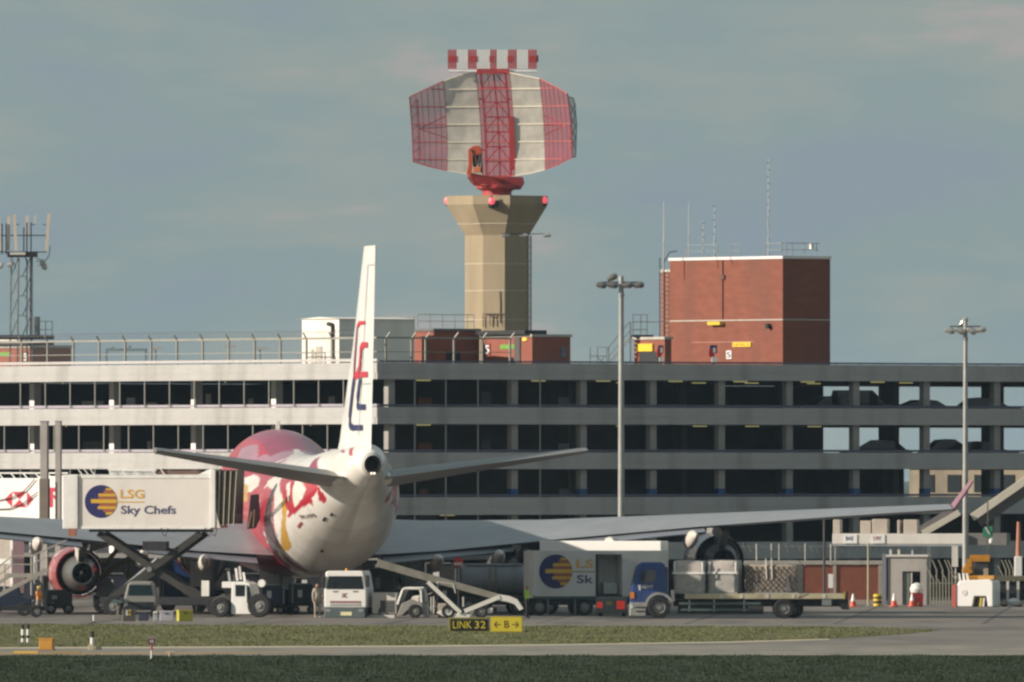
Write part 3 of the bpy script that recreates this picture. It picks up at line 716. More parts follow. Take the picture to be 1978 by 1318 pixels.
def panel(u0, u1, m, name):
    n, k = 8, 14; vs = []; fs = []
    for j in range(k + 1):
        for i in range(n + 1): vs.append(rpt(u0 + (u1 - u0) * i / n, j / k))
    for j in range(k):
        for i in range(n): q = j * (n + 1) + i; fs.append((q, q + 1, q + n + 2, q + n + 1))
    return MB().add(vs, fs).build(name, m, rad, smooth=True)
panel(0, 2, MESHR, 'mesh_panel'); panel(2, 4, MESHW, 'mesh_panel'); panel(4, 6, MESHR, 'mesh_panel'); panel(6, 8, MESHW, 'mesh_panel'); panel(8, 10, MESHR, 'mesh_panel')
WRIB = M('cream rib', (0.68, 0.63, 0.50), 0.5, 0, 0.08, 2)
GRIB = M('shade-toned rib', (0.50, 0.47, 0.42), 0.6)  # darker copy of the cream rib, shade put into its colour
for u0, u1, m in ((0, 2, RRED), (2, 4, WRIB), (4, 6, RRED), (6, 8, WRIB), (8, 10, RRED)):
    def wy(u, py):
        i = min(int(u), 9); f_ = u - i; yt = cols[i][1] + (cols[i+1][1] - cols[i][1]) * f_; yb = cols[i][3] + (cols[i+1][3] - cols[i][3]) * f_
        return (yb - py) / (yb - yt)
    for py in (None, 172, 206, 240, 274, 308, 'b'):
        b = MB(); n_ = 10
        for i in range(n_):
            ua, ub = u0 + (u1 - u0) * i / n_, u0 + (u1 - u0) * (i + 1) / n_
            if py is None: wa = wb = 1.0
            elif py == 'b': wa = wb = 0.0
            else:
                wa, wb = wy(ua, py), wy(ub, py)
                if min(wa, wb) < 0.02 or max(wa, wb) > 0.98: continue
            b.bar(rpt(ua, wa) - Vector((0, 0.05, 0)), rpt(ub, wb) - Vector((0, 0.05, 0)), 0.065)
        if b.v: b.build('horizontal_rib', m, rad)
    nsub = 6 if m is RRED else 4
    for i in range(nsub + 1):
        u = u0 + (u1 - u0) * i / nsub
        b = MB()
        for j in range(8):
            b.bar(rpt(u, j / 8) + Vector((0, 0.06, 0)), rpt(u, (j + 1) / 8) + Vector((0, 0.06, 0)), 0.075 if i in (0, nsub) else 0.035)
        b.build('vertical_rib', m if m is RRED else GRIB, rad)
# back truss, seen through the mesh
b = MB()
back = lambda u, w: rpt(u, w) + Vector((0, 1.1, 0))
for u in (4.25, 5.0, 5.75):
    for j in range(7):
        b.bar(back(u, j / 7), back(u, (j + 1) / 7), 0.1)
        b.bar(rpt(u, j / 7), back(u, (j + 1) / 7), 0.05)
for j in range(8):
    b.bar(back(4.25, j / 7), back(5.75, j / 7), 0.08)
    if j < 7:
        b.bar(back(4.25, j / 7), back(5.0, (j + 1) / 7), 0.06); b.bar(back(5.75, j / 7), back(5.0, (j + 1) / 7), 0.06)
for s_ in (1, -1):
    for w in (0.25, 0.5, 0.75):
        b.bar(back(5 + 0.75 * s_, w), rpt(5 + 4.6 * s_, 0.5), 0.05); 
        b.bar(back(5 + 0.75 * s_, w), rpt(5 + 3.0 * s_, w), 0.05)
b.build('back_truss', RRED, rad)
MB().prism([(X(984), RZ(225)), (X(992), RZ(225)), (X(997), RZ(328)), (X(984), RZ(328))], 0.3, 0.9).build('cable_duct', RRED, rad)
# dark lattice edge at the right side
b = MB(); e0 = [(1098, 187), (1108, 190), (1111, 204), (1114, 240), (1112, 303), (1104, 305)]
vs = [(X(px), -0.2 + 0.5 * (i in (1, 2, 3, 4)), RZ(py)) for i, (px, py) in enumerate(e0)]
MB().add(vs, [tuple(range(6))]).build('edge_screen', DKMESH, rad)
for i in range(5): b.bar(vs[i], vs[i + 1], 0.05)
zs = [RZ(y) for y in (200, 222, 244, 266, 288)]
for i in range(4):
    b.bar((X(1100), -0.2, zs[i]), (X(1112), 0.3, zs[i + 1]), 0.04); b.bar((X(1112), 0.3, zs[i]), (X(1102), -0.2, zs[i + 1]), 0.04)
b.build('edge_lattice', M('grey lattice', (0.12, 0.12, 0.13), 0.6), rad)
b = MB()
for j in range(10):
    w = 0.06 + 0.86 * j / 10
    b.bar(rpt(0.02, w) + Vector((0, 0.1, 0)), rpt(0.42 if j % 2 else 0.02, w + 0.086) + Vector((0, 0.3, 0)), 0.04)
    b.bar(rpt(0.42, w) + Vector((0, 0.3, 0)), rpt(0.42, w + 0.086) + Vector((0, 0.3, 0)), 0.06)
b.build('edge_lattice', RRED, rad)
# secondary bar of dipoles on top
nE = 40
elr = elw = None
for i in range(nE):
    px = 867 + 168 * i / (nE - 1)
    u = (px - 865) / 172.0
    white = (0.10 < u < 0.235) or (0.335 < u < 0.465) or (0.54 < u < 0.67) or (0.775 < u < 0.905)
    src = elw if white else elr
    p = (X(px), 0.3, RZ(133))
    if src is None:
        src = MB().box(-0.052 if white else -0.062, 0.052 if white else 0.062, -0.10, 0.10, 0, (133 - 96) * f.k).build('dipole_element', WHITE if white else M('dull antenna red', (0.48, 0.08, 0.10), 0.55), rad, loc=p)
        if white: elw = src
        else: elr = src
    else: share(src, rad, p)
for u0, u1 in ((865, 883), (906, 922), (945, 955), (980, 993), (1021, 1039)):
    MB().box(X(u0), X(u1), 0.18, 0.45, RZ(120), RZ(108)).build('feed_strip', RRED, rad)
MB().box(X(1036), X(1040), 0.1, 0.5, RZ(119), RZ(107)).build('end_box', CHAR, rad)
MB().tube((X(867), 0.2, RZ(138)), (X(1036), 0.2, RZ(138)), 0.075, 10).build('support_bar', WHITE, rad)
MB().box(X(921), X(984), 0.0, 0.5, RZ(143), RZ(133)).build('mounting_beam', RRED, rad)
# turntable, feed arm and horn
MB().lathe([(0.95, 0.0), (0.95, 0.32), (1.35, 0.5), (1.35, 0.75)], 20, axis='z', cap=True).build('turntable', RRED, rad)
MB().prism([(X(908), RZ(352)), (X(944), RZ(366)), (X(1005), RZ(366)), (X(1013), RZ(354)), (X(1010), RZ(342)), (X(962), RZ(342)), (X(905), RZ(336))], -0.6, 1.4).build('yoke', M('shade-toned antenna red', (0.28, 0.03, 0.04), 0.55, 0, 0.15), rad, bevel=0.05)  # antenna red darkened here to carry the yoke's shading
b = MB(); P = lambda px, py, d: Vector((X(px), d, RZ(py)))
for d in (-1.6, -2.6):
    b.bar(P(905, 336, d), P(990, 352, 0), 0.1); b.bar(P(903, 342, d), P(915, 358, d * 0.8), 0.08); b.bar(P(915, 358, d * 0.8), P(960, 362, -0.3), 0.1)
    for i in range(5):
        b.bar(P(906 + i * 12, 338 + i * 2.2, d * (1 - i * 0.12)), P(914 + i * 12, 358 + i, d * (1 - i * 0.15)), 0.06)
b.build('feed_arm', RORG, rad)
MB().prism([(X(904), RZ(291)), (X(908), RZ(288)), (X(914), RZ(306)), (X(912), RZ(325)), (X(911), RZ(342)), (X(901), RZ(338)), (X(905), RZ(320))], -2.7, -1.9).build('horn_flank', RORG, rad, bevel=0.03)
MB().prism([(X(908), RZ(287)), (X(916), RZ(283)), (X(926), RZ(283)), (X(931), RZ(290)), (X(931), RZ(300)), (X(914), RZ(303))], -2.6, -2.0).build('horn_top', RORG, rad, bevel=0.05)
MB().prism([(X(913), RZ(300)), (X(931), RZ(296)), (X(933), RZ(336)), (X(914), RZ(330))], -2.3, -2.0).build('horn_mouth', M('horn brown', (0.16, 0.025, 0.025), 0.6), rad)
MB().box(X(914), X(929), -2.75, -2.4, RZ(335), RZ(324)).build('feed_box', M('orange box', (0.78, 0.24, 0.10), 0.5), rad, bevel=0.03)
b = MB().bar(P(918, 303, -2.5), P(922, 325, -2.6), 0.04).bar(P(927, 300, -2.5), P(923, 325, -2.6), 0.04).bar(P(931, 300, -2.4), P(928, 325, -2.6), 0.04)
b.build('feed_strut', WRIB, rad)

# thin lattice lamp mast beside the tower
f = FR(1021, 960); X, Z = f.x, f.z
t = thing('lamp_mast', 'thin lattice lighting mast with drooping lamps beside the radar tower', 'lamp mast', (f.loc[0], 960, 0))
b = MB()
for sx in (-0.1, 0.1):
    for sy in (-0.1, 0.1): b.bar((sx, sy, 9), (sx, sy, Z(455)), 0.035)
z = 12.0; k = 0
while z < Z(458):
    s1 = 0.1 if k % 2 else -0.1
    for sy in (-0.1, 0.1): b.bar((-s1, sy, z), (s1, sy, z + 0.22), 0.022)
    z += 0.22; k += 1
b.build('lattice', DARK, t)
MB().tube((0.16, 0, 9), (0.16, 0, Z(455)), 0.04, 6).build('cable_pipe', POLE, t)
MB().bar((X(1005), 0, Z(452)), (X(1062), 0, Z(452)), 0.05).bar((X(968), -0.3, Z(452)), (X(1010), -0.2, Z(452)), 0.05).build('cross_arm', DARK, t)
for px in (1012, 1056, 976):
    MB().lathe([(0.0, -0.28), (0.09, -0.22), (0.13, 0.0), (0.10, 0.22), (0.0, 0.3)], 10, (X(px), -0.1, Z(455)), 'x').build('lamp_head', M('lamp shell', (0.5, 0.5, 0.48), 0.3, 0.6), t, smooth=True)

# ------------------------------------------------------------------ lattice mast at the left
f = FR(45, 935); X, Z = f.x, f.z
t = thing('mobile_mast', 'lattice telecom mast with upright panel antennas above the left stair head', 'mast', (f.loc[0], 935, 0))
b = MB()
legs = [(22, 0.0), (37, -0.5), (52, 0.0), (62, -0.3)]
for px, d in legs: b.bar((X(px - 3 if px < 40 else px), d, 13), (X(px), d, Z(500)), 0.09)
for i in range(4):
    z0, z1 = Z(648 - i * 38), Z(648 - (i + 1) * 38)
    b.bar((X(22), 0, z0), (X(37), -0.5, z1), 0.06); b.bar((X(37), -0.5, z0), (X(22), 0, z1), 0.05); b.bar((X(44), -0.4, z0), (X(60), -0.3, z1), 0.06); b.bar((X(62), -0.3, z0), (X(48), 0, z1), 0.05); b.bar((X(37), -0.5, z1), (X(52), 0, z1), 0.04)
b.build('lattice', GREY_METAL, t)
MB().bar((X(61), -0.2, 13), (X(61), -0.2, Z(495)), 0.17).build('cable_duct', DARK, t)
MB().box(X(15), X(72), -0.9, 0.9, Z(497), Z(488)).build('platform', DARK, t)
MB().box(X(20), X(50), -0.95, -0.9, Z(493), Z(488)).build('platform_edge', CREAM, t)
b = MB()
for py in (455, 487): b.bar((X(-30), 0.1, Z(py)), (X(90), 0.1, Z(py)), 0.06)
for px, y0 in ((4, 432), (46, 440), (52, 430), (60, 430), (12, 432)): b.bar((X(px), 0, Z(492)), (X(px), 0, Z(y0)), 0.07)
for px in (64, 34, 86): b.bar((X(px - 3), 0, Z(434)), (X(px + 3), 0, Z(434)), 0.05)
b.path([(X(70), 0, Z(500)), (X(88), 0, Z(504)), (X(95), 0, Z(494)), (X(97), 0, Z(475))], 0.025, 5)
b.build('antenna_frame', DARK, t)
PAN = M('antenna panel shell', (0.68, 0.58, 0.46), 0.5, 0, 0.06, 2)
for (xa, ya, xb, yb, d) in ((17, 418, 16, 484, 0.1), (28, 415, 32, 484, -0.7), (52, 416, 52, 455, 0.3), (95, 413, 90, 485, -0.3), (68, 416, 67, 432, 0.2), (-3, 418, 0, 484, 0)):
    MB().bar((X(xb), d, Z(yb)), (X(xa), d, Z(ya)), 0.17 if xa != 68 else 0.09, 0.14).build('panel_antenna', PAN, t)
for px, py in ((83, 508), (86, 516), (20, 511), (1, 513)):
    MB().bar((X(px - (14 if px > 60 else -8)), 0, Z(py - 3)), (X(px), 0, Z(py - 3)), 0.05).lathe([(0.02, -0.2), (0.16, -0.12), (0.22, 0.1), (0.1, 0.16), (0.0, 0.18)], 10, (X(px), -0.2, Z(py)), 'x').build('floodlight', M('lamp shell', (0.5, 0.5, 0.48), 0.3, 0.6), t, smooth=True)
b = MB()
for px in (75, 88, 101): b.bar((X(px), 0, Z(650)), (X(px), 0, Z(621)), 0.05)
for py in (621, 637): b.bar((X(75), 0, Z(py)), (X(102), 0, Z(py)), 0.04)
b.box(X(66), X(77), 0.0, 0.4, Z(650), Z(612)).build('railing', GREY_METAL, t)
MB().box(X(-20), X(104), -0.8, 0.8, Z(656), Z(648)).build('base_deck', DARK, t)

# far pale gantry and lamps seen through the roof fence
f = FR(240, 1150); X, Z = f.x, f.z
t = thing('far_gantry', 'faint blue grey gantry frame seen through the roof fence', 'gantry', (f.loc[0], 1150, 0))
PB = M('hazy blue steel', (0.20, 0.28, 0.31), 0.7)  # distance haze mixed into the steel colour
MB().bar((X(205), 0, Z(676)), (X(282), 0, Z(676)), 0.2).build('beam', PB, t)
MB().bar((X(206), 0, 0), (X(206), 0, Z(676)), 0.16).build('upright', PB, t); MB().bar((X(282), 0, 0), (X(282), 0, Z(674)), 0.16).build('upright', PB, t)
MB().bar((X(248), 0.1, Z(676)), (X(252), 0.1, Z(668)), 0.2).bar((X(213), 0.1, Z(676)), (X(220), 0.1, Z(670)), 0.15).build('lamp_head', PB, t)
t0 = None
for px, py in ((442, 672), (1160, 684), (300, 676), (502, 676)):
    f = FR(px, 1200)
    if px == 1160: continue
    lab = {442: 'far street lamp seen through the roof fence left of the white hut', 300: 'far street lamp beside the faint gantry behind the roof fence', 502: 'far street lamp behind the roof fence nearest the white hut'}[px]
    t = thing('street_lamp', lab, 'street lamp', f.loc, 0, 'far street lamps behind the fence')
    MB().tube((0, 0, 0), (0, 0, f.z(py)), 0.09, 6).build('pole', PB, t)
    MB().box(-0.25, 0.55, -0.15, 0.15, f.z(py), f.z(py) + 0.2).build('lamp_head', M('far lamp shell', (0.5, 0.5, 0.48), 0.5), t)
# ================================================================== airliner
# (a, bottom z, top z, half width, z of widest line)
FUS = [(-0.55, 7.55, 8.50, 0.44, 8.02), (0.0, 7.42, 8.72, 0.62, 8.05), (1.2, 7.20, 9.0, 0.86, 8.05), (3.0, 6.80, 9.1, 1.12, 7.95), (6.0, 6.20, 9.05, 1.50, 7.75), (9.0, 5.45, 8.98, 1.95, 7.3),
       (13.0, 4.35, 8.88, 2.62, 6.8), (17.0, 3.40, 8.80, 3.02, 6.2), (21.0, 2.65, 8.70, 3.22, 5.7), (25.0, 2.18, 8.60, 3.25, 5.35), (29.0, 2.0, 8.55, 3.25, 5.25), (41.0, 1.95, 8.55, 3.25, 5.25),
       (44.0, 1.95, 8.75, 3.25, 5.25), (47.0, 1.95, 9.25, 3.25, 5.3), (50.0, 1.95, 9.72, 3.25, 5.35), (54.0, 1.95, 9.95, 3.25, 5.4), (60.0, 1.98, 9.95, 3.25, 5.4), (63.5, 2.1, 9.65, 3.1, 5.3), (66.0, 2.4, 8.8, 2.7, 5.2), (68.5, 2.9, 7.3, 2.0, 5.0), (70.0, 3.5, 6.1, 1.2, 4.8), (70.7, 4.2, 5.2, 0.5, 4.7)]
def fsec(a):
    for i in range(len(FUS) - 1):
        if a <= FUS[i + 1][0] or i == len(FUS) - 2: break
    p0, p1 = FUS[i], FUS[i + 1]; u = max(0, min(1, (a - p0[0]) / (p1[0] - p0[0])))
    # Catmull-Rom through the neighbours
    pm = FUS[max(i - 1, 0)]; pn = FUS[min(i + 2, len(FUS) - 1)]
    r = []
    for c in range(1, 5):
        d = p1[0] - p0[0]
        m0 = (p1[c] - pm[c]) / max(p1[0] - pm[0], 1e-6) * d; m1 = (pn[c] - p0[c]) / max(pn[0] - p0[0], 1e-6) * d
        r.append((2*u**3 - 3*u**2 + 1) * p0[c] + (u**3 - 2*u**2 + u) * m0 + (-2*u**3 + 3*u**2) * p1[c] + (u**3 - u**2) * m1)
    return r
def fpt(a, ph):
    """ph: angle from the right side over the top; local x right, y forward"""
    zb, zt, hw, zc = fsec(a); c, s = math.cos(ph), math.sin(ph)
    return (hw * c, a, zc + (zt - zc) * s if s >= 0 else zc + (zc - zb) * s)
TY = 795.0; TH = R(5.8); KX = TY / F
plane = thing('airliner', 'white and red four engined jumbo jet with painted flowers, tail towards the grass', 'aircraft', ((718 - CX) * KX, TY, 0), TH)
SKIN = bpy.data.materials.new('painted aircraft skin'); SKIN.use_nodes = True
t_ = SKIN.node_tree; b_ = t_.nodes['Principled BSDF']
at = t_.nodes.new('ShaderNodeAttribute'); at.attribute_name = 'paint'
nz_ = t_.nodes.new('ShaderNodeTexNoise'); nz_.inputs['Scale'].default_value = 0.9; nz_.inputs['Detail'].default_value = 6
tc_ = t_.nodes.new('ShaderNodeTexCoord'); mp_ = t_.nodes.new('ShaderNodeMapping'); mp_.inputs['Scale'].default_value = (1, 0.3, 1)
rp_ = t_.nodes.new('ShaderNodeValToRGB'); rp_.color_ramp.elements[0].color = (0.86, 0.84, 0.80, 1); rp_.color_ramp.elements[1].color = (1, 1, 1, 1)
rp_.color_ramp.elements[0].position = 0.35; rp_.color_ramp.elements[1].position = 0.6
mx_ = t_.nodes.new('ShaderNodeMixRGB'); mx_.blend_type = 'MULTIPLY'; mx_.inputs['Fac'].default_value = 1
t_.links.new(tc_.outputs['Object'], mp_.inputs['Vector']); t_.links.new(mp_.outputs['Vector'], nz_.inputs['Vector']); t_.links.new(nz_.outputs['Fac'], rp_.inputs['Fac'])
t_.links.new(at.outputs['Color'], mx_.inputs['Color1']); t_.links.new(rp_.outputs['Color'], mx_.inputs['Color2']); t_.links.new(mx_.outputs['Color'], b_.inputs['Base Color'])
b_.inputs['Roughness'].default_value = 0.32; b_.inputs['Coat Weight'].default_value = 0.35; b_.inputs['Coat Roughness'].default_value = 0.12
cW, cR, cD, cP, cO, cG, cM = (0.80, 0.77, 0.72), (0.45, 0.018, 0.042), (0.21, 0.008, 0.02), (0.40, 0.20, 0.255), (0.60, 0.34, 0.06), (0.44, 0.43, 0.41), (0.31, 0.028, 0.08)
LIV = [(cR, [(24, 144), (19, 150), (14.6, 160), (14.8, 180), (14.9, 194), (16.2, 198), (17.2, 186), (18.3, 172), (20.5, 160)]),
       (cW, [(17.6, 162), (16.6, 172), (16.2, 186), (15.6, 186), (15.7, 170), (16.4, 160)]),
       (cR, [(13.0, 164), (9.8, 184), (9.0, 195), (11.8, 205), (15.2, 202.5), (17.8, 199), (16.2, 195), (14.2, 196.5), (12.6, 195), (11.6, 186)]),
       (cR, [(12.1, 203), (11.4, 211), (10.9, 203)]),
       (cR, [(9.2, 194), (8.8, 208), (9.0, 219), (9.8, 220), (10.0, 210), (9.8, 200)]),
       (cR, [(31.0, 150), (24.5, 156), (22.3, 166), (21.4, 176), (22.2, 192), (23.4, 208), (24.0, 219), (25.4, 209), (28.5, 196), (32, 192)]),
       (cO, [(24.8, 186), (25.4, 202), (25.0, 214), (24.6, 200)]),
       (cR, [(24.6, 216), (24.8, 222), (25.0, 250), (26.2, 252), (26.6, 226)]),
       (cO, [(17.2, 178), (16.9, 192), (19.0, 208), (20.2, 220), (21.0, 224), (23.8, 221), (24.2, 216), (21.6, 208), (18.6, 194), (18.2, 180)]),
       (cM, [(13.0, 134), (12.2, 128), (9.6, 160), (11.6, 162)]),
       (cR, [(4.2, 126), (3.2, 122), (1.7, 152), (2.3, 156)]), (cM, [(6.8, 128), (6.4, 124), (4.4, 140), (4.9, 142)])]
LIV_FRONT = [(cW, [(43, 138), (38.5, 141), (36, 150), (39, 157), (43, 156), (46, 148)]), (cO, [(47.5, 152), (42.5, 150), (39, 167), (44.5, 169)]),
             (cW, [(36, 166), (32.6, 168), (31.5, 186), (34, 192), (36.5, 180)]), (cP, [(50, 120), (46, 128), (52, 150), (56, 130)]), (cW, [(56, 150), (53, 160), (58, 176), (62, 160)]),
             (cD, [(60, 214), (46, 226), (30, 210), (27.6, 216), (28.4, 236), (34, 248), (60, 250)])]
EDGE = [(94, 44.5), (112, 37), (129, 30.5), (142, 31.0), (162, 31.5), (186, 31.0), (205, 28.5), (213, 27.2), (235, 27.4), (246, 34), (255, 48), (270, 52)]
as_ = np.arange(-0.55, 70.71, 0.25); ps = np.radians(np.arange(0, 360, 2.0))
nA, nP = len(as_), len(ps)
co = np.array([[fpt(float(a), float(p)) for p in ps] for a in as_]).reshape(-1, 3)
AA = np.repeat(as_, nP); DD = np.tile(np.degrees(ps), nA); DD = np.where(DD > 270, DD - 360, DD)   # -90..270
DL = np.where(DD >= 90, DD, 180 - DD)                                                              # fold to the left side
col = np.tile(np.array(cW), (len(AA), 1))
edge = np.interp(DL, [e[0] for e in EDGE], [e[1] for e in EDGE])
wob = 0.6 * np.sin(DL * 0.31) + 0.5 * np.sin(DL * 0.83 + 1)
soot = np.clip((DL - 248) / 18, 0, 1) * np.clip((19 - AA) / 10, 0, 1) * np.clip(1.1 - np.abs(DD - 262) / 34, 0, 1) * 0.55
col = col * (1 - soot[:, None]) + np.array((0.25, 0.22, 0.18)) * soot[:, None]
grey = (DL > 236) & (AA < 36) & (AA > 15); col[grey] = col[grey] * 0.85
for c, pl in LIV: col[inside(AA, DL, pl)] = c
fr = AA > edge + wob; col[fr] = cR
top = fr & (DL < 128) & (AA < 44.5 + 0.4 * wob + (DL - 94) * 0.06); col[top] = cP
for k_, (a0, a1) in enumerate(((27, 29), (31.5, 33.5), (36, 37.6))): col[(DL < 127) & (AA > a0 + (DL - 90) * 0.1) & (AA < a1 + (DL - 90) * 0.1)] = cW
col[fr & (AA > 44.5) & (DL < 118)] = cM
for c, pl in LIV_FRONT:
    mk = inside(AA, DL, pl); col[mk] = c
for sa_ in (3.0, 7.5, 12.5, 19.5): col[np.abs(AA - sa_) < 0.13] *= 0.86
col[AA < -0.3] = cG
faces = []
for i in range(nA - 1):
    for j in range(nP): faces.append((i * nP + j, (i + 1) * nP + j, (i + 1) * nP + (j + 1) % nP, i * nP + (j + 1) % nP))
faces.append(tuple(range((nA - 1) * nP, nA * nP)))
me = bpy.data.meshes.new('fuselage'); me.from_pydata(co.tolist(), [], faces)
ca_ = me.color_attributes.new('paint', 'FLOAT_COLOR', 'POINT'); ca_.data.foreach_set('color', np.c_[col, np.ones(len(col))].ravel())
me.polygons.foreach_set('use_smooth', [True] * len(me.polygons)); me.materials.append(SKIN)
bm = bmesh.new(); bm.from_mesh(me); bmesh.ops.recalc_face_normals(bm, faces=bm.faces); bm.to_mesh(me); bm.free()
fus = bpy.data.objects.new('fuselage', me); C.objects.link(fus); fus.parent = plane
# auxiliary power exhaust in the tail cone
MB().lathe([(0.0, 0.5), (0.30, 0.45), (0.36, 0.0), (0.43, -0.02), (0.44, 0.1)], 24, (0, -0.58, 8.06), 'y').build('tail_exhaust', M('soot black', (0.008, 0.007, 0.007), 0.8, 0, 0.3, 4), plane, smooth=True)
MB().lathe([(0.0, -0.08), (0.05, -0.05), (0.06, 0.1)], 10, (-0.06, -0.60, 7.56), 'y').lathe([(0.0, -0.08), (0.05, -0.05), (0.06, 0.1)], 10, (0.09, -0.60, 7.56), 'y').build('tail_light', M('lit white lens', (1.0, 0.85, 0.7), 0.3, 0, 0.02, 1, emit=1.1), plane)

PWHITE = M('aircraft white', (0.82, 0.80, 0.76), 0.3, 0, 0.05, 0.8, coat=0.3, dirt=((0.70, 0.67, 0.62), 0.7, 0.3))
PGREY = M('wing grey', (0.33, 0.345, 0.37), 0.4, 0.1, 0.08, 0.6, dirt=((0.27, 0.27, 0.28), 0.8, 0.5))
STABU = M('stabiliser grey', (0.20, 0.195, 0.19), 0.4, 0.05, 0.08, 0.6)
PCREAM = M('fairing cream', (0.62, 0.58, 0.52), 0.4, 0, 0.08, 1)
AF = [(1.0, 0.0), (0.8, 0.026), (0.6, 0.055), (0.4, 0.075), (0.22, 0.072), (0.08, 0.045), (0.0, 0.0), (0.08, -0.03), (0.22, -0.042), (0.4, -0.045), (0.6, -0.03), (0.8, -0.012)]
def surface(secs, name, m, side, thick=1.0, te=0.0, twist=0.0):
    """secs: (s, leading edge a, trailing edge a, z at the trailing edge, rise to the leading edge)"""
    b = MB(); vs = []
    for s_, le, tr, z, rise in secs:
        ch = le - tr
        for c, h in AF:
            vs.append((side * s_, le - ch * c, z + rise * (1 - c) + h * ch * thick + (te if h >= 0 and c > 0.7 else 0)))
    n = len(AF); fs = []
    for k in range(len(secs) - 1):
        for i in range(n): fs.append((k * n + i, k * n + (i + 1) % n, (k + 1) * n + (i + 1) % n, (k + 1) * n + i))
    fs += [tuple(range(n)), tuple(range((len(secs) - 1) * n, len(secs) * n))]
    return b.add(vs, fs).build(name, m, plane, smooth=True)
WINGS = [(2.2, 46.5, 30.5, 3.1, 0.9), (6.5, 43.0, 30.3, 3.35, 0.75), (12.5, 38.0, 29.6, 3.95, 0.5), (20.0, 32.6, 26.9, 4.65, 0.3), (27.0, 28.2, 24.2, 5.2, 0.15), (33.2, 24.6, 21.8, 5.62, 0.08)]
surface(WINGS, 'wing', PGREY, 1, 1.15, 0.03); surface(WINGS, 'wing', PGREY, -1, 1.15, 0.03)
for sd in (1, -1):
    # flaps drooped a little behind the wing, gap lines between them
    for (s0, s1, a0, a1, z0, z1, dr) in ((3.4, 10.4, 31.4, 31.0, 3.12, 3.62, 0.40), (12.9, 20.4, 30.4, 27.6, 3.95, 4.62, 0.34)):
        MB().add([(sd*s0, a0, z0 + 0.16), (sd*s1, a1, z1 + 0.14), (sd*s1, a1 - 1.5, z1 - dr * 0.55), (sd*s0, a0 - 1.9, z0 - dr), (sd*s0, a0, z0 - 0.16), (sd*s1, a1, z1 - 0.10), (sd*s1, a1 - 1.45, z1 - dr * 0.55 - 0.06), (sd*s0, a0 - 1.85, z0 - dr - 0.07)],
                 [(0, 1, 2, 3), (7, 6, 5, 4), (3, 2, 6, 7), (0, 4, 5, 1), (0, 3, 7, 4), (1, 5, 6, 2)]).build('flap', M('flap grey', (0.26, 0.28, 0.32), 0.4, 0.1, 0.08, 0.8), plane)
    for s_, aa, z in ((6.3, 29.6, 2.9), (9.6, 29.5, 3.15), (15.4, 27.8, 3.85), (19.7, 26.2, 4.2)):
        o_ = MB().lathe([(0.02, -1.9), (0.20, -1.2), (0.31, -0.2), (0.34, 0.9), (0.24, 2.4), (0.03, 3.4)], 12, (0, 0, 0), 'y').build('flap_fairing', PCREAM, plane, smooth=True, loc=(sd * s_, aa, z - 0.12))
        o_.scale = (1, 1, 1.35); o_.rotation_euler = (R(-6), 0, 0)
    # winglet
    MB().add([(sd*33.2, 24.4, 5.60), (sd*33.2, 22.0, 5.58), (sd*34.15, 21.0, 7.15), (sd*34.1, 22.0, 7.15), (sd*33.32, 24.4, 5.56), (sd*33.34, 22.0, 5.54), (sd*34.22, 21.0, 7.12), (sd*34.18, 22.0, 7.12)],
             [(0, 1, 2, 3), (7, 6, 5, 4), (0, 4, 5, 1), (1, 5, 6, 2), (2, 6, 7, 3), (3, 7, 4, 0)]).build('winglet', M('winglet mauve pink', (0.32, 0.17, 0.22), 0.5), plane)
    STB = [(0.9, 10.8, 3.2, 7.3, -0.35), (5.5, 6.6, 1.3, 7.95, -0.2), (11.2, 1.8, -0.9, 8.74, -0.06)]
    st_ = surface(STB, 'stabiliser', STABU, sd, 1.0, 0.02)
    MB().lathe([(0.0, 3.2), (0.22, 4), (0.42, 6), (0.42, 9), (0.2, 11), (0.0, 12)], 10, (0, 0, 0), 'y').build('root_seal', PWHITE, plane, smooth=True, loc=(sd * 1.25, 0, 7.3))
# wing root fairing
o_ = MB().lathe([(0.2, 27.5), (1.0, 29.5), (1.75, 33), (2.1, 38), (1.9, 44), (1.1, 48.5), (0.2, 50)], 24, (0, 0, 0), 'y').build('belly_fairing', M('belly fairing red', (0.52, 0.02, 0.045), 0.35, 0, 0.1, 1, coat=0.3), plane, smooth=True, loc=(-0.55, 0, 3.1))
o_.scale = (1.45, 1, 0.60)
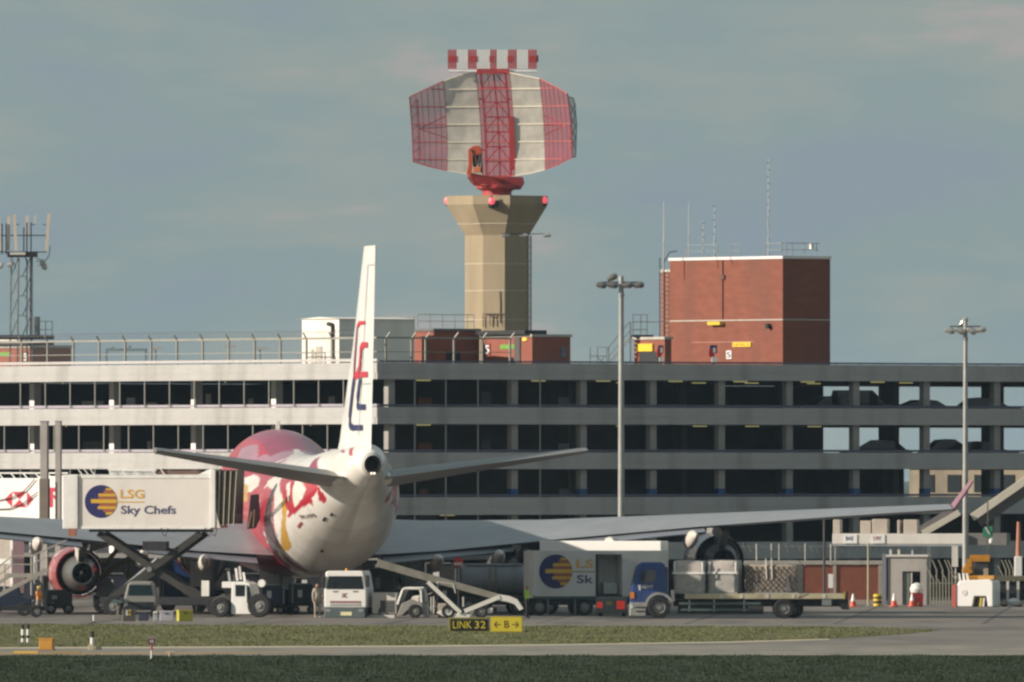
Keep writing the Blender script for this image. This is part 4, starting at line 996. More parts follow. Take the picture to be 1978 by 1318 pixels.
# fin
FT = [(0, 18.0, 0.3, 8.55, 0), (0, 16.4, 0.25, 9.3, 0), (0, 9.4, -1.0, 14.3, 0), (0, 3.2, -2.1, 19.35, 0)]
b = MB(); vs = []; n = len(AF)
for _, le, tr, z, _ in FT:
    ch = le - tr
    for c, h in AF: vs.append(((1 if h > 0 else -1) * abs(h) * ch * (0.62 if z < 19 else 0.9), le - ch * c, z))
fs = []
for k in range(3):
    for i in range(n): fs.append((k * n + i, k * n + (i + 1) % n, (k + 1) * n + (i + 1) % n, (k + 1) * n + i))
fs.append(tuple(range(3 * n, 4 * n)))
b.add(vs, fs).build('fin', PWHITE, plane, smooth=True)
def fin_pt(px, py, eps=0.05):
    """point on the left face of the fin from its height and fore-aft place"""
    z = H - (py - HY) * KX
    for k in range(1, 4):
        if z <= FT[k][3] or k == 3: break
    u = (z - FT[k - 1][3]) / (FT[k][3] - FT[k - 1][3]); le = FT[k-1][1] + (FT[k][1] - FT[k-1][1]) * u; tr = FT[k-1][2] + (FT[k][2] - FT[k-1][2]) * u
    ch = le - tr; X0 = (px - 718) * KX; a = 2.0
    def thick(c): return np.interp(c, [0, 0.08, 0.22, 0.4, 0.6, 0.8, 1.0], [0, 0.03, 0.042, 0.045, 0.03, 0.012, 0.0]) * ch * 0.62
    best = None
    for i in range(60):
        c = 0.02 + 0.96 * i / 59; aa = le - ch * c; xx = -thick(c) * math.cos(TH) - aa * math.sin(TH)
        if best is None or abs(xx - X0) < best[0]: best = (abs(xx - X0), aa, -thick(c))
    return Vector((best[2] - eps, best[1], z))
def fin_line(pts, w, m, name):
    """a painted line of the tail emblem, w in metres measured up the fin"""
    b = MB(); P = [fin_pt(*p) for p in pts]
    for p, q in zip(P, P[1:]):
        d = (q - p).normalized(); nrm = Vector((-1, 0, 0)); s_ = d.cross(nrm).normalized()
        wa = w * (1 + 2.2 * abs(d.z) )      # strokes run along the fin, so upright ones are broader
        s_ = s_ * wa / 2
        b.add([p - s_, q - s_, q + s_, p + s_], [(0, 1, 2, 3)])
    return b.build(name, m, plane)
FRED = M('emblem red', (0.60, 0.03, 0.05), 0.35); FBLU = M('emblem blue', (0.022, 0.018, 0.10), 0.35)
fin_line([(706, 623), (694, 623), (690, 630)], 0.2, FRED, 'emblem_stroke'); fin_line([(690, 630), (687, 660), (684, 700), (682, 727)], 0.2, M('fin edge shade mauve', (0.30, 0.05, 0.10), 0.35), 'emblem_stroke')  # mauve stroke mostly paints the shade along the fin's leading edge
fin_line([(711, 666), (702, 666), (697, 671), (696, 690), (694, 712), (690, 722), (684, 727)], 0.3, FRED, 'emblem_stroke')
fin_line([(682, 724), (700, 723), (711, 723)], 0.3, FRED, 'emblem_stroke')
fin_line([(683, 727), (679, 750), (675, 785), (673, 810), (675, 822), (680, 826), (700, 826)], 0.3, FBLU, 'emblem_stroke')
fin_line([(697, 727), (693, 745), (689, 775), (691, 784), (695, 786), (706, 786)], 0.3, FBLU, 'emblem_stroke')
GAP = M('hinge line grey', (0.42, 0.41, 0.40), 0.6)
fin_line([(712, 512), (706, 600), (700, 700), (694, 800), (692, 842)], 0.05, GAP, 'rudder_hinge'); fin_line([(724, 512), (712, 512)], 0.05, GAP, 'rudder_gap'); fin_line([(717, 741), (700, 741)], 0.05, GAP, 'rudder_gap')
# registration, flag and small marks on the left rear side
def on_side(a, deg, eps=0.03):
    p = Vector(fpt(a, R(deg))); q = Vector(fpt(a, R(deg + 1))); r_ = Vector(fpt(a + 0.3, R(deg)))
    n_ = (q - p).cross(r_ - p).normalized(); n_ = -n_ if n_.x > 0 else n_
    return p + n_ * eps, n_
def side_text(body, a0, a1, deg0, deg1, m, name):
    cu = bpy.data.curves.new('letters', 'FONT'); cu.body = body; cu.resolution_u = 2
    tt = bpy.data.objects.new('letters', cu); C.objects.link(tt); dg = bpy.context.evaluated_depsgraph_get(); dg.update()
    me = bpy.data.meshes.new_from_object(tt.evaluated_get(dg)); bpy.data.objects.remove(tt); bpy.data.curves.remove(cu)
    xs = [v.co.x for v in me.vertices]; ys = [v.co.y for v in me.vertices]; x0, x1, y0, y1 = min(xs), max(xs), min(ys), max(ys)
    for v in me.vertices:
        u, w = (v.co.x - x0) / (x1 - x0), (v.co.y - y0) / (y1 - y0)
        v.co = on_side(a0 + (a1 - a0) * u, deg0 + (deg1 - deg0) * u - 6.0 * w + 3)[0]
    me.materials.clear(); me.materials.append(m); me.name = name
    o = bpy.data.objects.new(name, me); C.objects.link(o); o.parent = plane
    return o
side_text('9M-MPB', 14.6, 12.0, 210, 222, M('dark maroon lettering', (0.12, 0.03, 0.05), 0.5), 'registration')
def side_patch(a0, a1, d0, d1, m, name):
    b = MB(); n = 5; vs = []
    for i in range(n + 1):
        for j in range(3): vs.append(on_side(a0 + (a1 - a0) * i / n, d0 + (d1 - d0) * j / 2, 0.025)[0])
    b.add(vs, [(i * 3 + j, i * 3 + j + 1, i * 3 + j + 4, i * 3 + j + 3) for i in range(n) for j in range(2)])
    return b.build(name, m, plane)
side_patch(16.2, 14.9, 214, 217.5, M('flag red', (0.35, 0.06, 0.09), 0.5), 'flag')
b = MB()
for i in range(9):
    p0, n0 = on_side(17.5 - i * 0.55, 188 - i * 0.4, 0.03)
for i in range(26):                                                     # cabin windows along the rear
    side_patch(27.6 - i * 0.62, 27.35 - i * 0.62, 186.0, 180.0, GLASS, 'cabin_window') if i < 20 else None
side_patch(23.2, 22.6, 170, 205, M('door outline grey', (0.40, 0.37, 0.36), 0.6), 'door_outline')
for (a0, a1, d0, d1) in ((12.0, 11.2, 232, 236), (10.6, 10.0, 236, 240), (17.8, 17.2, 249, 252)): side_patch(a0, a1, d0, d1, M('vent dark', (0.05, 0.045, 0.04), 0.7), 'vent')
# rear cargo door swung open beside the catering lift
MB().prism([(-3.95, 4.55), (-3.45, 4.6), (-3.2, 5.2), (-3.3, 6.45), (-3.75, 6.4)], 30.2, 30.34).build('open_door', M('door liner dark', (0.045, 0.04, 0.045), 0.6), plane, bevel=0.04)
MB().bar((-3.9, 30.1, 4.6), (-3.7, 30.1, 5.5), 0.045).build('door_stay', M('stay cream', (0.55, 0.45, 0.30), 0.5), plane); MB().bar((-3.62, 30.1, 4.65), (-3.55, 30.1, 5.6), 0.04).build('door_stay', M('stay cream', ()), plane)

# engines
def engine(s_, aa, z, m_out, label, dark):  # dark: shade put into the core and pylon panel colours
    e = MB().lathe([(1.28, 5.4), (1.42, 4.6), (1.46, 3.2), (1.44, 1.6), (1.33, 0.0), (1.27, 0.0), (1.25, 0.6), (1.18, 2.2)], 32, (0, 0, 0), 'y').build('engine_nacelle', m_out, plane, smooth=True, loc=(s_, aa, z))
    e['label'] = label
    MB().lathe([(1.17, 1.2), (0.95, 0.9), (0.98, 0.2), (0.92, -0.7), (0.74, -1.5), (0.60, -2.1), (0.56, -2.1), (0.50, -1.4), (0.0, -1.0)], 28, (0, 0, 0), 'y').build('core_cowl', M('shade-toned core cowl', (0.10, 0.10, 0.11), 0.4, 0.6, 0.12, 2) if dark else M('core cowl metal', (0.32, 0.32, 0.29), 0.28, 0.75, 0.12, 2), e, smooth=True)
    MB().lathe([(0.0, -2.35), (0.18, -2.0), (0.30, -1.2), (0.30, -0.9)], 16, (0, 0, 0), 'y').build('exhaust_plug', M('burnt exhaust', (0.025, 0.023, 0.02), 0.6, 0.5, 0.3, 3), e, smooth=True)
    MB().lathe([(1.2, 1.3), (0.9, 1.3)], 28, (0, 0, 0), 'y').build('fan_duct', M('duct blue black', (0.012, 0.018, 0.04), 0.5), e)
    MB().prism([(4.6, 1.3), (-1.6, 0.75), (-3.2, 1.5), (-1.0, 2.0), (4.0, 2.1)], -0.2, 0.2, 'x').build('pylon', M('pylon grey', (0.36, 0.35, 0.33), 0.4, 0.1), e, bevel=0.04)
    MB().prism([(0.6, 0.8), (-1.9, 0.6), (-2.6, 1.2), (0.6, 1.5)], -0.26, -0.2, 'x').build('pylon_panel', PGREY if dark else PCREAM, e)
ERED = M('nacelle red', (0.50, 0.035, 0.045), 0.22, 0, 0.08, 1, coat=0.6); ENAVY = M('nacelle navy', (0.028, 0.036, 0.10), 0.25, 0, 0.1, 1, coat=0.5)
EMAU = M('nacelle mauve', (0.20, 0.15, 0.27), 0.3, 0, 0.1, 1, coat=0.4)
engine(-12.35, 38.2, 2.15, ERED, 'red engine with bare metal core hanging under the left wing', False)
engine(11.6, 38.6, 2.15, EMAU, 'mauve engine half hidden behind the grey tank', True)
engine(21.7, 31.0, 2.9, ENAVY, 'dark navy outboard engine above the flatbed lorry', True)
engine(-21.8, 31.0, 2.95, ENAVY, 'dark navy outboard engine on the left wing', True)
# main landing gear
TYW = None
for gx, ga in ((-5.4, 37.5), (5.4, 37.5), (-1.9, 34.3), (1.9, 34.3)):
    MB().tube((gx, ga, 0.75), (gx * 0.9, ga + 0.3, 3.2), 0.17, 10).tube((gx, ga - 0.9, 0.62), (gx, ga + 0.9, 0.62), 0.13, 8).bar((gx, ga, 1.2), (gx * 0.8, ga + 1.6, 2.6), 0.14).build('gear_leg', GREY_METAL, plane)
    for dx in (-0.56, 0.56):
        for dy in (-0.74, 0.74):
            p = (gx + dx, ga + dy, 0.62)
            if TYW is None: TYW = MB().lathe([(0.3, -0.22), (0.56, -0.22), (0.62, -0.12), (0.62, 0.12), (0.56, 0.22), (0.3, 0.22)], 20, axis='x').build('gear_wheel', RUBBER, plane, smooth=True, loc=p)
            else: share(TYW, plane, p)
    MB().box(gx - 0.9, gx + 0.9, ga + 1.5, ga + 1.56, 1.4, 2.8).build('gear_door', PWHITE, plane)
MB().tube((0, 62.4, 0.6), (0, 62.4, 2.6), 0.14, 8).build('nose_gear', GREY_METAL, plane)
share(TYW, plane, (-0.4, 62.4, 0.62)); share(TYW, plane, (0.4, 62.4, 0.62))
# blade aerials on the hump
for a in (57, 55.6): MB().box(-0.04, 0.04, a, a + 0.4, 9.9, 10.45).build('blade_aerial', WHITE, plane)
# ================================================================== far block behind the open decks
t = thing('terminal_block', 'cream terminal block glimpsed through the lower open deck at the right', 'building', (33.5, 1015, 0), R(-38))
MB().box(-9, 34, 0, 14, 0, 7.9).build('wall', M('warm cream render', (0.27, 0.23, 0.165), 0.8, 0, 0.25, 0.6, dirt=((0.15, 0.13, 0.10), 0.4, 0.9)), t)
wn = None
for i in range(14):
    p = (-8.0 + i * 2.2, -0.05, 6.25)
    if wn is None: wn = MB().box(0, 1.1, -0.02, 0.12, 0, 1.15).build('window', GLASS, t, loc=p)
    else: share(wn, t, p)
MB().box(-9.2, 34.2, -0.4, 14.2, 7.9, 8.05).build('roof', M('brown roof edge', (0.18, 0.10, 0.06), 0.8), t)

# ------------------------------------------------------------------ small builders
RIMM = HUB
def wheel(t, x, y, r, w=0.28, face=-1, z=None):
    z = r if z is None else z
    o = MB().lathe([(r * 0.55, -w / 2), (r * 0.93, -w / 2), (r, -w * 0.3), (r, w * 0.3), (r * 0.93, w / 2), (r * 0.55, w / 2)], 22, (0, 0, 0), 'y').build('wheel', RUBBER, t, smooth=True, loc=(x, y, z))
    MB().lathe([(0.0, -w * 0.42), (r * 0.2, -w * 0.45), (r * 0.24, -w * 0.3), (r * 0.48, -w * 0.2), (r * 0.56, -w * 0.46), (r * 0.56, w * 0.4), (0.0, w * 0.4)], 18, (0, 0, 0), 'y').build('rim', RIMM, o)
    return o
def wheel_x(t, x, y, r, w=0.28):
    o = wheel(t, x, y, r, w); o.rotation_euler = (0, 0, R(90)); return o
SKINM = M('skin', (0.45, 0.26, 0.18), 0.6)
HAIRM = M('dark hair', (0.03, 0.022, 0.018), 0.8)
def person(label, loc, rz, torso, legs, pose, height=1.75, hat=None, bands=None, group=None):
    """one continuous skinned body; pose gives joint positions in metres for a 1.75 m figure"""
    t = thing('person', label, 'person', loc, rz, group)
    J = dict(pel=(0, 0, 0.95), waist=(0, 0, 1.1), chest=(0, 0.0, 1.32), neck=(0, 0, 1.47), headb=(0, 0, 1.53), head=(0, -0.01, 1.63), top=(0, 0, 1.72),
             ls=(-0.17, 0, 1.41), rs=(0.17, 0, 1.41), le=(-0.23, 0.02, 1.14), re=(0.23, 0.02, 1.14), lh=(-0.24, -0.05, 0.90), rh=(0.24, -0.05, 0.90), lp=(-0.24, -0.07, 0.82), rp=(0.24, -0.07, 0.82),
             lt=(-0.1, 0, 0.90), rt=(0.1, 0, 0.90), lk=(-0.11, -0.02, 0.5), rk=(0.11, -0.02, 0.5), la=(-0.11, 0.02, 0.09), ra=(0.11, 0.02, 0.09), lf=(-0.12, -0.14, 0.04), rf=(0.12, -0.14, 0.04))
    J.update(pose)
    order = list(J); rad_ = dict(pel=0.155, waist=0.145, chest=0.165, neck=0.062, headb=0.075, head=0.108, top=0.06, ls=0.085, rs=0.085, le=0.055, re=0.055, lh=0.038, rh=0.038, lp=0.045, rp=0.045,
                                 lt=0.105, rt=0.105, lk=0.068, rk=0.068, la=0.05, ra=0.05, lf=0.045, rf=0.045)
    E = [('pel', 'waist'), ('waist', 'chest'), ('chest', 'neck'), ('neck', 'headb'), ('headb', 'head'), ('head', 'top'), ('chest', 'ls'), ('ls', 'le'), ('le', 'lh'), ('lh', 'lp'), ('chest', 'rs'), ('rs', 're'), ('re', 'rh'), ('rh', 'rp'),
         ('pel', 'lt'), ('lt', 'lk'), ('lk', 'la'), ('la', 'lf'), ('pel', 'rt'), ('rt', 'rk'), ('rk', 'ra'), ('ra', 'rf')]
    me = bpy.data.meshes.new('body'); me.from_pydata([J[k] for k in order], [(order.index(a), order.index(b)) for a, b in E], [])
    o = bpy.data.objects.new('body', me); C.objects.link(o)
    md = o.modifiers.new('skin', 'SKIN'); sk = me.skin_vertices[0].data
    for i, k in enumerate(order):
        sk[i].radius = (rad_[k], rad_[k] * (0.78 if k in ('pel', 'waist', 'chest') else 1.0)); sk[i].use_root = (k == 'pel')
    sb = o.modifiers.new('sub', 'SUBSURF'); sb.levels = 1; sb.render_levels = 1
    dg = bpy.context.evaluated_depsgraph_get(); dg.update()
    m2 = bpy.data.meshes.new_from_object(o.evaluated_get(dg)); bpy.data.objects.remove(o)
    for m in (torso, legs, SKINM, HAIRM, bands or torso): m2.materials.append(m)
    hz = J['headb'][2]; pz = J['pel'][2]
    for p in m2.polygons:
        c = p.center; d = lambda k: (c - Vector(J[k])).length
        p.use_smooth = True
        if d('head') < 0.15 or d('top') < 0.12: p.material_index = 3 if (c.z > J['head'][2] + 0.045 or c.y > J['head'][1] + 0.05) else 2
        elif d('headb') < 0.08: p.material_index = 2
        elif d('lp') < 0.07 or d('rp') < 0.07: p.material_index = 2
        elif min(d('lk'), d('rk'), d('la'), d('ra'), d('lf'), d('rf'), d('lt'), d('rt')) < min(d('waist'), d('chest'), d('le'), d('re'), d('lh'), d('rh'), d('ls'), d('rs')): p.material_index = 1
        elif bands and abs(c.z - J['waist'][2] - 0.03) < 0.035: p.material_index = 4
    # fingers: five unequal tapered chains rooted in each palm, and a nose and ears on the head
    b = bmesh.new(); b.from_mesh(m2); fm = MB()
    for sd, pk, hk in ((-1, 'lp', 'lh'), (1, 'rp', 'rh')):
        P0 = Vector(J[pk]); dr = (P0 - Vector(J[hk])).normalized(); sdv = Vector((0, 1, 0)) if abs(dr.y) < 0.9 else Vector((1, 0, 0))
        lat = dr.cross(Vector((sd, 0, 0)).cross(dr)).normalized() if dr.cross(Vector((sd, 0, 0))).length < 0.2 else sdv
        for i, ln in enumerate((0.075, 0.085, 0.08, 0.062)):
            q = P0 + lat * (i - 1.5) * 0.02; mid = q + dr * ln * 0.55; fm.tube(q, mid, 0.0095, 5, 0.009); fm.tube(mid, mid + dr * ln * 0.4 + Vector((-sd * 0.012, 0, 0)), 0.009, 5, 0.006)
        fm.tube(P0 - dr * 0.02 - lat * 0.03, P0 + dr * 0.02 - lat * 0.06, 0.011, 5, 0.008)
    hd = Vector(J['head']); fm.tube(hd + Vector((0, -0.095, 0.0)), hd + Vector((0, -0.122, -0.025)), 0.012, 5, 0.016)
    fm.tube(hd + Vector((-0.10, 0.01, 0.01)), hd + Vector((-0.10, 0.01, -0.04)), 0.016, 5); fm.tube(hd + Vector((0.10, 0.01, 0.01)), hd + Vector((0.10, 0.01, -0.04)), 0.016, 5)
    ex = bpy.data.meshes.new('x'); ex.from_pydata(fm.v, [], fm.f); n0 = len(b.faces); b.from_mesh(ex); b.faces.ensure_lookup_table()
    for f_ in b.faces[n0:]: f_.material_index = 2
    b.to_mesh(m2); b.free()
    o = bpy.data.objects.new('body', m2); C.objects.link(o); o.parent = t
    t.scale = (height / 1.75,) * 3
    if hat:
        MB().lathe([(0.13, -0.01), (0.118, 0.05), (0.07, 0.09), (0.0, 0.1)], 12, (0, 0, 0), 'z').build('cap', hat, t, smooth=True, loc=Vector(J['head']) + Vector((0, 0, 0.03)))
    return t
# ------------------------------------------------------------------ catering colours and lettering
LNAVY = M('logo navy', (0.025, 0.025, 0.13), 0.5, 0, 0.06); LYEL = M('logo gold', (0.72, 0.43, 0.04), 0.5, 0, 0.06); LRED = M('logo rust', (0.42, 0.12, 0.06), 0.5, 0, 0.06)
LORG = M('lettering orange', (0.76, 0.42, 0.05), 0.5, 0, 0.05); LTXT = M('lettering slate', (0.09, 0.09, 0.20), 0.5, 0, 0.05)
def lsg_logo(t, box, cx, cz, r, y):
    b = MB(); n = 40
    b.add([(cx + r * math.cos(2 * math.pi * i / n), y, cz + r * math.sin(2 * math.pi * i / n)) for i in range(n)], [tuple(range(n))]); b.build('logo_disc', LNAVY, box)
    rows = [(0.80, 0.68, 0.28, 1), (0.66, 0.50, 0.16, 0), (0.48, 0.30, -0.16, 1), (0.28, 0.16, -0.16, 0), (0.14, -0.10, -0.62, 1), (-0.12, -0.26, -0.10, 0), (-0.28, -0.46, -0.20, 1), (-0.48, -0.62, 0.12, 0), (-0.64, -0.80, 0.28, 1)]
    for z1, z0, x0, g in rows:
        ee = lambda z: math.sqrt(max(0, 1 - z * z)) * 0.985
        MB().add([(cx + r * x0, y - 0.006, cz + r * z0), (cx + r * ee(z0), y - 0.006, cz + r * z0), (cx + r * ee(z1), y - 0.006, cz + r * z1), (cx + r * x0, y - 0.006, cz + r * z1)], [(0, 1, 2, 3)]).build('logo_stripe', LYEL if g else LRED, box)

# ------------------------------------------------------------------ high catering lift at the left
f = FR(270, 818); X, Z = f.x, f.z
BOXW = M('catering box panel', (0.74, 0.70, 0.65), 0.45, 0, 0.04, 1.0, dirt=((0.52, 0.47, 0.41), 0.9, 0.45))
t = thing('catering_truck', 'white catering lift truck with its box raised on scissor arms beside the left rear door', 'catering truck', f.loc, R(-9))
box = MB().box(X(150), X(408), 0, 2.4, Z(1018), Z(924)).build('box_body', BOXW, t, bevel=0.03)
MB().box(X(150), X(412), -0.03, 2.43, Z(924), Z(917)).box(X(150), X(412), -0.03, 2.43, Z(1022), Z(1017)).build('edge_rail', WHITE, box)
lsg_logo(t, box, X(194), Z(969), 32 * f.k, -0.012)
lettering('LSG', 'lettering', LORG, box, X(232), X(279), Z(963), Z(946), -0.012)
MB().box(X(226), X(279), -0.012, -0.006, Z(971), Z(969)).build('logo_line', LYEL, box)
lettering('Sky Chefs', 'lettering', LTXT, box, X(233), X(341), Z(998), Z(977), -0.012)
MB().box(X(119), X(149.3), -0.12, 2.5, Z(1022), Z(917)).build('front_bulkhead', WHITE, t, bevel=0.04)
MB().box(X(409), X(419), -0.16, 2.5, Z(1020), Z(908)).build('rear_frame', WHITE, t, bevel=0.03)
MB().prism([(X(419.5), Z(1020)), (X(428), Z(1020)), (X(419.5), Z(985))], -0.1, 2.4).build('gusset', BOXW, t)
MB().prism([(X(384), Z(917)), (X(402), Z(908)), (X(412), Z(906)), (X(412), Z(917))], 0.1, 2.2).build('roof_hood', WHITE, t, bevel=0.03)
b = MB()
for i in range(7):
    x0 = X(421) + i * 0.155; sk = 0.05 * i
    b.prism([(x0, Z(1012)), (x0 + 0.075, Z(1012)), (x0 + 0.075 + sk * 0.3, Z(908)), (x0 + sk * 0.3, Z(908))], 0.0, 2.3)
b.build('bellows_rib', M('bellows black', (0.05, 0.045, 0.042), 0.8), t)
MB().box(X(421), X(458), 0.08, 2.2, Z(1008), Z(911)).build('bellows', M('bellows grey', (0.12, 0.11, 0.10), 0.85, 0, 0.25, 3), t)
b = MB()
for i in range(4): b.tube((X(424 + i * 10), -0.03, Z(1015)), (X(427 + i * 11), -0.03, Z(910)), 0.025, 6)
b.build('bellows_strip', M('bellows edge', (0.55, 0.50, 0.38), 0.6), t)
b = MB()
for px in (156, 168, 180, 215, 240, 265, 300, 318): b.bar((X(px), 0.1, Z(917)), (X(px - 9), 0.1, Z(905)), 0.05)
b.bar((X(120), 0.1, Z(904)), (X(300), 0.1, Z(906)), 0.06).box(X(208), X(300), 0.3, 0.6, Z(916), Z(906)).build('roof_rail', WHITE, t)
MB().box(X(300), X(384), 0.2, 0.5, Z(917), Z(909)).build('roof_beam', M('brown beam', (0.18, 0.11, 0.09), 0.7), t)
SCI = M('scissor arm steel', (0.055, 0.052, 0.046), 0.6, 0.2, 0.2, 2)
for y in (0.25, 2.1):
    MB().bar((X(196), y, Z(1168)), (X(388), y, Z(1030)), 0.34, 0.16).build('scissor_arm', SCI, t)
    MB().bar((X(186), y + 0.17, Z(1030)), (X(400), y + 0.17, Z(1168)), 0.34, 0.16).build('scissor_arm', SCI, t)
MB().tube((X(288), 0.1, Z(1100)), (X(288), 2.4, Z(1100)), 0.14, 10).tube((X(230), 0.4, Z(1140)), (X(300), 0.6, Z(1080)), 0.10, 8).build('hydraulic_ram', GREY_METAL, t)
MB().box(X(276), X(322), -0.1, 0.9, Z(1064), Z(1046)).box(X(170), X(400), 0.1, 2.3, Z(1028), Z(1023)).build('under_frame', DARK, t)
MB().box(X(190), X(475), 0.15, 2.25, 0.55, 0.95).build('chassis', DARK, t)
for px in (215, 418, 452):
    wheel(t, X(px), 0.2, 0.5); wheel(t, X(px), 2.2, 0.5)
for px in (312, 398, 409):
    b = MB(); b.path([(X(px), -0.05, Z(1020)), (X(px + 4), -0.05, Z(1033)), (X(px + 9), -0.05, Z(1036)), (X(px + 13), -0.05, Z(1020))], 0.02, 5); b.build('cable', CHAR, t)
MB().box(X(131), X(146), -0.2, 0.0, Z(1036), Z(1022)).build('hinge_block', M('rusty hinge', (0.35, 0.14, 0.09), 0.7), t)

# ------------------------------------------------------------------ jet bridge with the hexagon mark
f = FR(0, 878); rzb = R(-30); cz_ = math.cos(rzb)
BRW = M('jet bridge white', (0.82, 0.80, 0.76), 0.45, 0, 0.03, 1, dirt=((0.66, 0.62, 0.56), 0.8, 0.3))
t = thing('jet_bridge', 'white passenger bridge with red hexagon marks behind the left wing', 'jet bridge', f.loc, rzb)
X = lambda px: px * f.k / cz_; Z = f.z
MB().box(X(-80), X(76), 0, 2.6, Z(1014), Z(924)).build('tunnel', BRW, t, bevel=0.02)
MB().box(X(77), X(132), -0.15, 2.8, Z(1014), Z(920)).build('inner_tunnel', BRW, t, bevel=0.02)
MB().box(X(-80), X(135), -0.2, 2.9, Z(1020), Z(1014.2)).build('floor_edge', CREAM, t)
def tri(pts, m, name='logo_triangle', y=-0.012): MB().add([(X(a), y, Z(c)) for a, c in pts], [tuple(range(len(pts)))]).build(name, m, t)
HRED = M('logo red', (0.62, 0.02, 0.05), 0.5, 0, 0.04)
tri([(9, 965), (24, 950), (24, 980)], HRED); tri([(66, 965), (53, 980), (53, 950)], HRED); tri([(24, 950), (53, 950), (38.5, 965)], HRED); tri([(24, 980), (38.5, 965), (53, 980)], HRED)
tri([(100, 942), (107, 942), (107, 980), (100, 980)], HRED, 'mark_bar', -0.165); tri([(107.05, 942), (119, 942), (119, 950), (107.05, 950)], HRED, 'mark_bar', -0.165); tri([(108, 955), (119, 966), (119, 972), (108, 962)], HRED, 'mark_bar', -0.165)
b = MB()
for px in range(-70, 130, 24): b.bar((X(px), 0.2, Z(924)), (X(px - 8), 0.2, Z(914)), 0.06)
b.bar((X(-80), 0.2, Z(914)), (X(130), 0.2, Z(914)), 0.07).build('roof_rail', WHITE, t)
b = MB()
b.path([(X(-10), -0.1, Z(984)), (X(20), -0.1, Z(983)), (X(48), -0.1, Z(972)), (X(82), -0.1, Z(946))], 0.03, 6)
b.build('cable', M('brown cable', (0.14, 0.06, 0.06), 0.7), t); b = MB()
b.path([(X(-10), -0.1, Z(968)), (X(25), -0.1, Z(962)), (X(50), -0.1, Z(948)), (X(70), -0.1, Z(926))], 0.03, 6)
b.build('cable', M('brown cable', (0.14, 0.06, 0.06), 0.7), t)
for px in (-60, 50, 100): MB().tube((X(px), 1.3, 0), (X(px), 1.3, Z(1020)), 0.25, 12).build('leg', GREY_METAL, t)
c0 = None
for px, w, lab in ((86, 14, 'tall square steel column rising in front of the white passenger bridge, left of two'), (113, 11, 'slimmer tall steel column rising beside the raised catering box, right of two')):
    f = FR(px, 868); t = thing('steel_column', lab, 'column', f.loc, R(-12), 'tall steel columns by the jet bridge'); hw = w * f.k / 2
    MB().box(-hw, hw, -hw, hw, 0, f.z(815)).build('shaft', M('column paint', (0.42, 0.40, 0.37), 0.6, 0, 0.1, 1.5, dirt=((0.25, 0.2, 0.17), 1, 0.5)), t, bevel=0.015)
    MB().box(-hw * 1.05, hw * 1.05, -hw * 1.05, hw * 1.05, f.z(816), f.z(813)).build('cap', GREY_METAL, t)
    if px == 86: MB().box(-hw * 1.2, hw * 1.25, -hw * 1.2, hw * 1.2, f.z(1008), f.z(925)).build('sleeve', M('brown sleeve', (0.20, 0.17, 0.14), 0.7), t)

# ------------------------------------------------------------------ boarding stairs at the left edge
f = FR(50, 806); X, Z = f.x, f.z
STR = M('stair aluminium', (0.50, 0.46, 0.40), 0.45, 0.2, 0.1, 2)
t = thing('boarding_stairs', 'wheeled aluminium boarding stairs at the left edge in front of the red engine', 'stairs', f.loc)
for y in (0.0, 1.1):
    MB().bar((X(-40), y, Z(1170)), (X(92), y, Z(1100)), 0.2, 0.08).build('stringer', STR, t)
    MB().bar((X(-40), y, Z(1150)), (X(20), y, Z(1112)), 0.16, 0.06).box(X(12), X(64), y - 0.02, y + 0.06, Z(1116), Z(1108)).build('platform_edge', STR, t)
    b = MB()
    for py in (1075, 1091): b.tube((X(22), y, Z(py)), (X(60), y, Z(py)), 0.035, 6)
    b.tube((X(60), y, Z(1075)), (X(128), y, Z(1044)), 0.035, 6).tube((X(60), y, Z(1091)), (X(100), y, Z(1071)), 0.03, 6)
    for px, a, c in ((22, 1062, 1112), (60, 1073, 1150), (66, 1090, 1128), (90, 1060, 1105), (-6, 1100, 1160), (8, 1090, 1140)): b.tube((X(px), y, Z(c)), (X(px), y, Z(a)), 0.03, 6)
    b.tube((X(-30), y, Z(1130)), (X(22), y, Z(1092)), 0.03, 6).tube((X(-30), y, Z(1116)), (X(22), y, Z(1075)), 0.03, 6)
    b.build('handrail', STR, t)
b0 = None
for i in range(7):
    u = i / 6.0; p = (X(-30) + (X(85) - X(-30)) * u, 0.55, Z(1165) + (Z(1104) - Z(1165)) * u + 0.12)
    if b0 is None: b0 = MB().box(-0.16, 0.16, -0.5, 0.5, -0.025, 0.025).build('tread', STR, t, loc=p)
    else: share(b0, t, p)
MB().box(X(-40), X(90), 0.0, 1.1, 0.35, 0.6).build('chassis', DARK, t)
wheel(t, X(-20), -0.05, 0.32, 0.2); wheel(t, X(70), -0.05, 0.32, 0.2)
# white framed container at the far left
f = FR(0, 850); X, Z = f.x, f.z
t = thing('air_container', 'pale framed cargo container at the left edge below the passenger bridge', 'cargo container', f.loc, R(-20))
MB().box(X(-40), X(25), 0, 1.6, 0.9, Z(1028)).build('panel', M('beige container panel', (0.52, 0.46, 0.40), 0.6, 0, 0.1, 4), t)
for a in ((-40, -36), (22, 27)): MB().box(X(a[0]), X(a[1]), -0.05, 1.65, 0.9, Z(1026)).build('frame_post', WHITE, t)
MB().box(X(-40), X(27), -0.05, 1.65, Z(1030), Z(1024)).build('frame_rail', WHITE, t); MB().box(X(-40), X(27), -0.05, 1.65, Z(1090), Z(1080)).build('frame_rail', WHITE, t)
MB().box(X(-40), X(27), 0.1, 1.5, 0.35, 0.9).build('dolly', DARK, t)
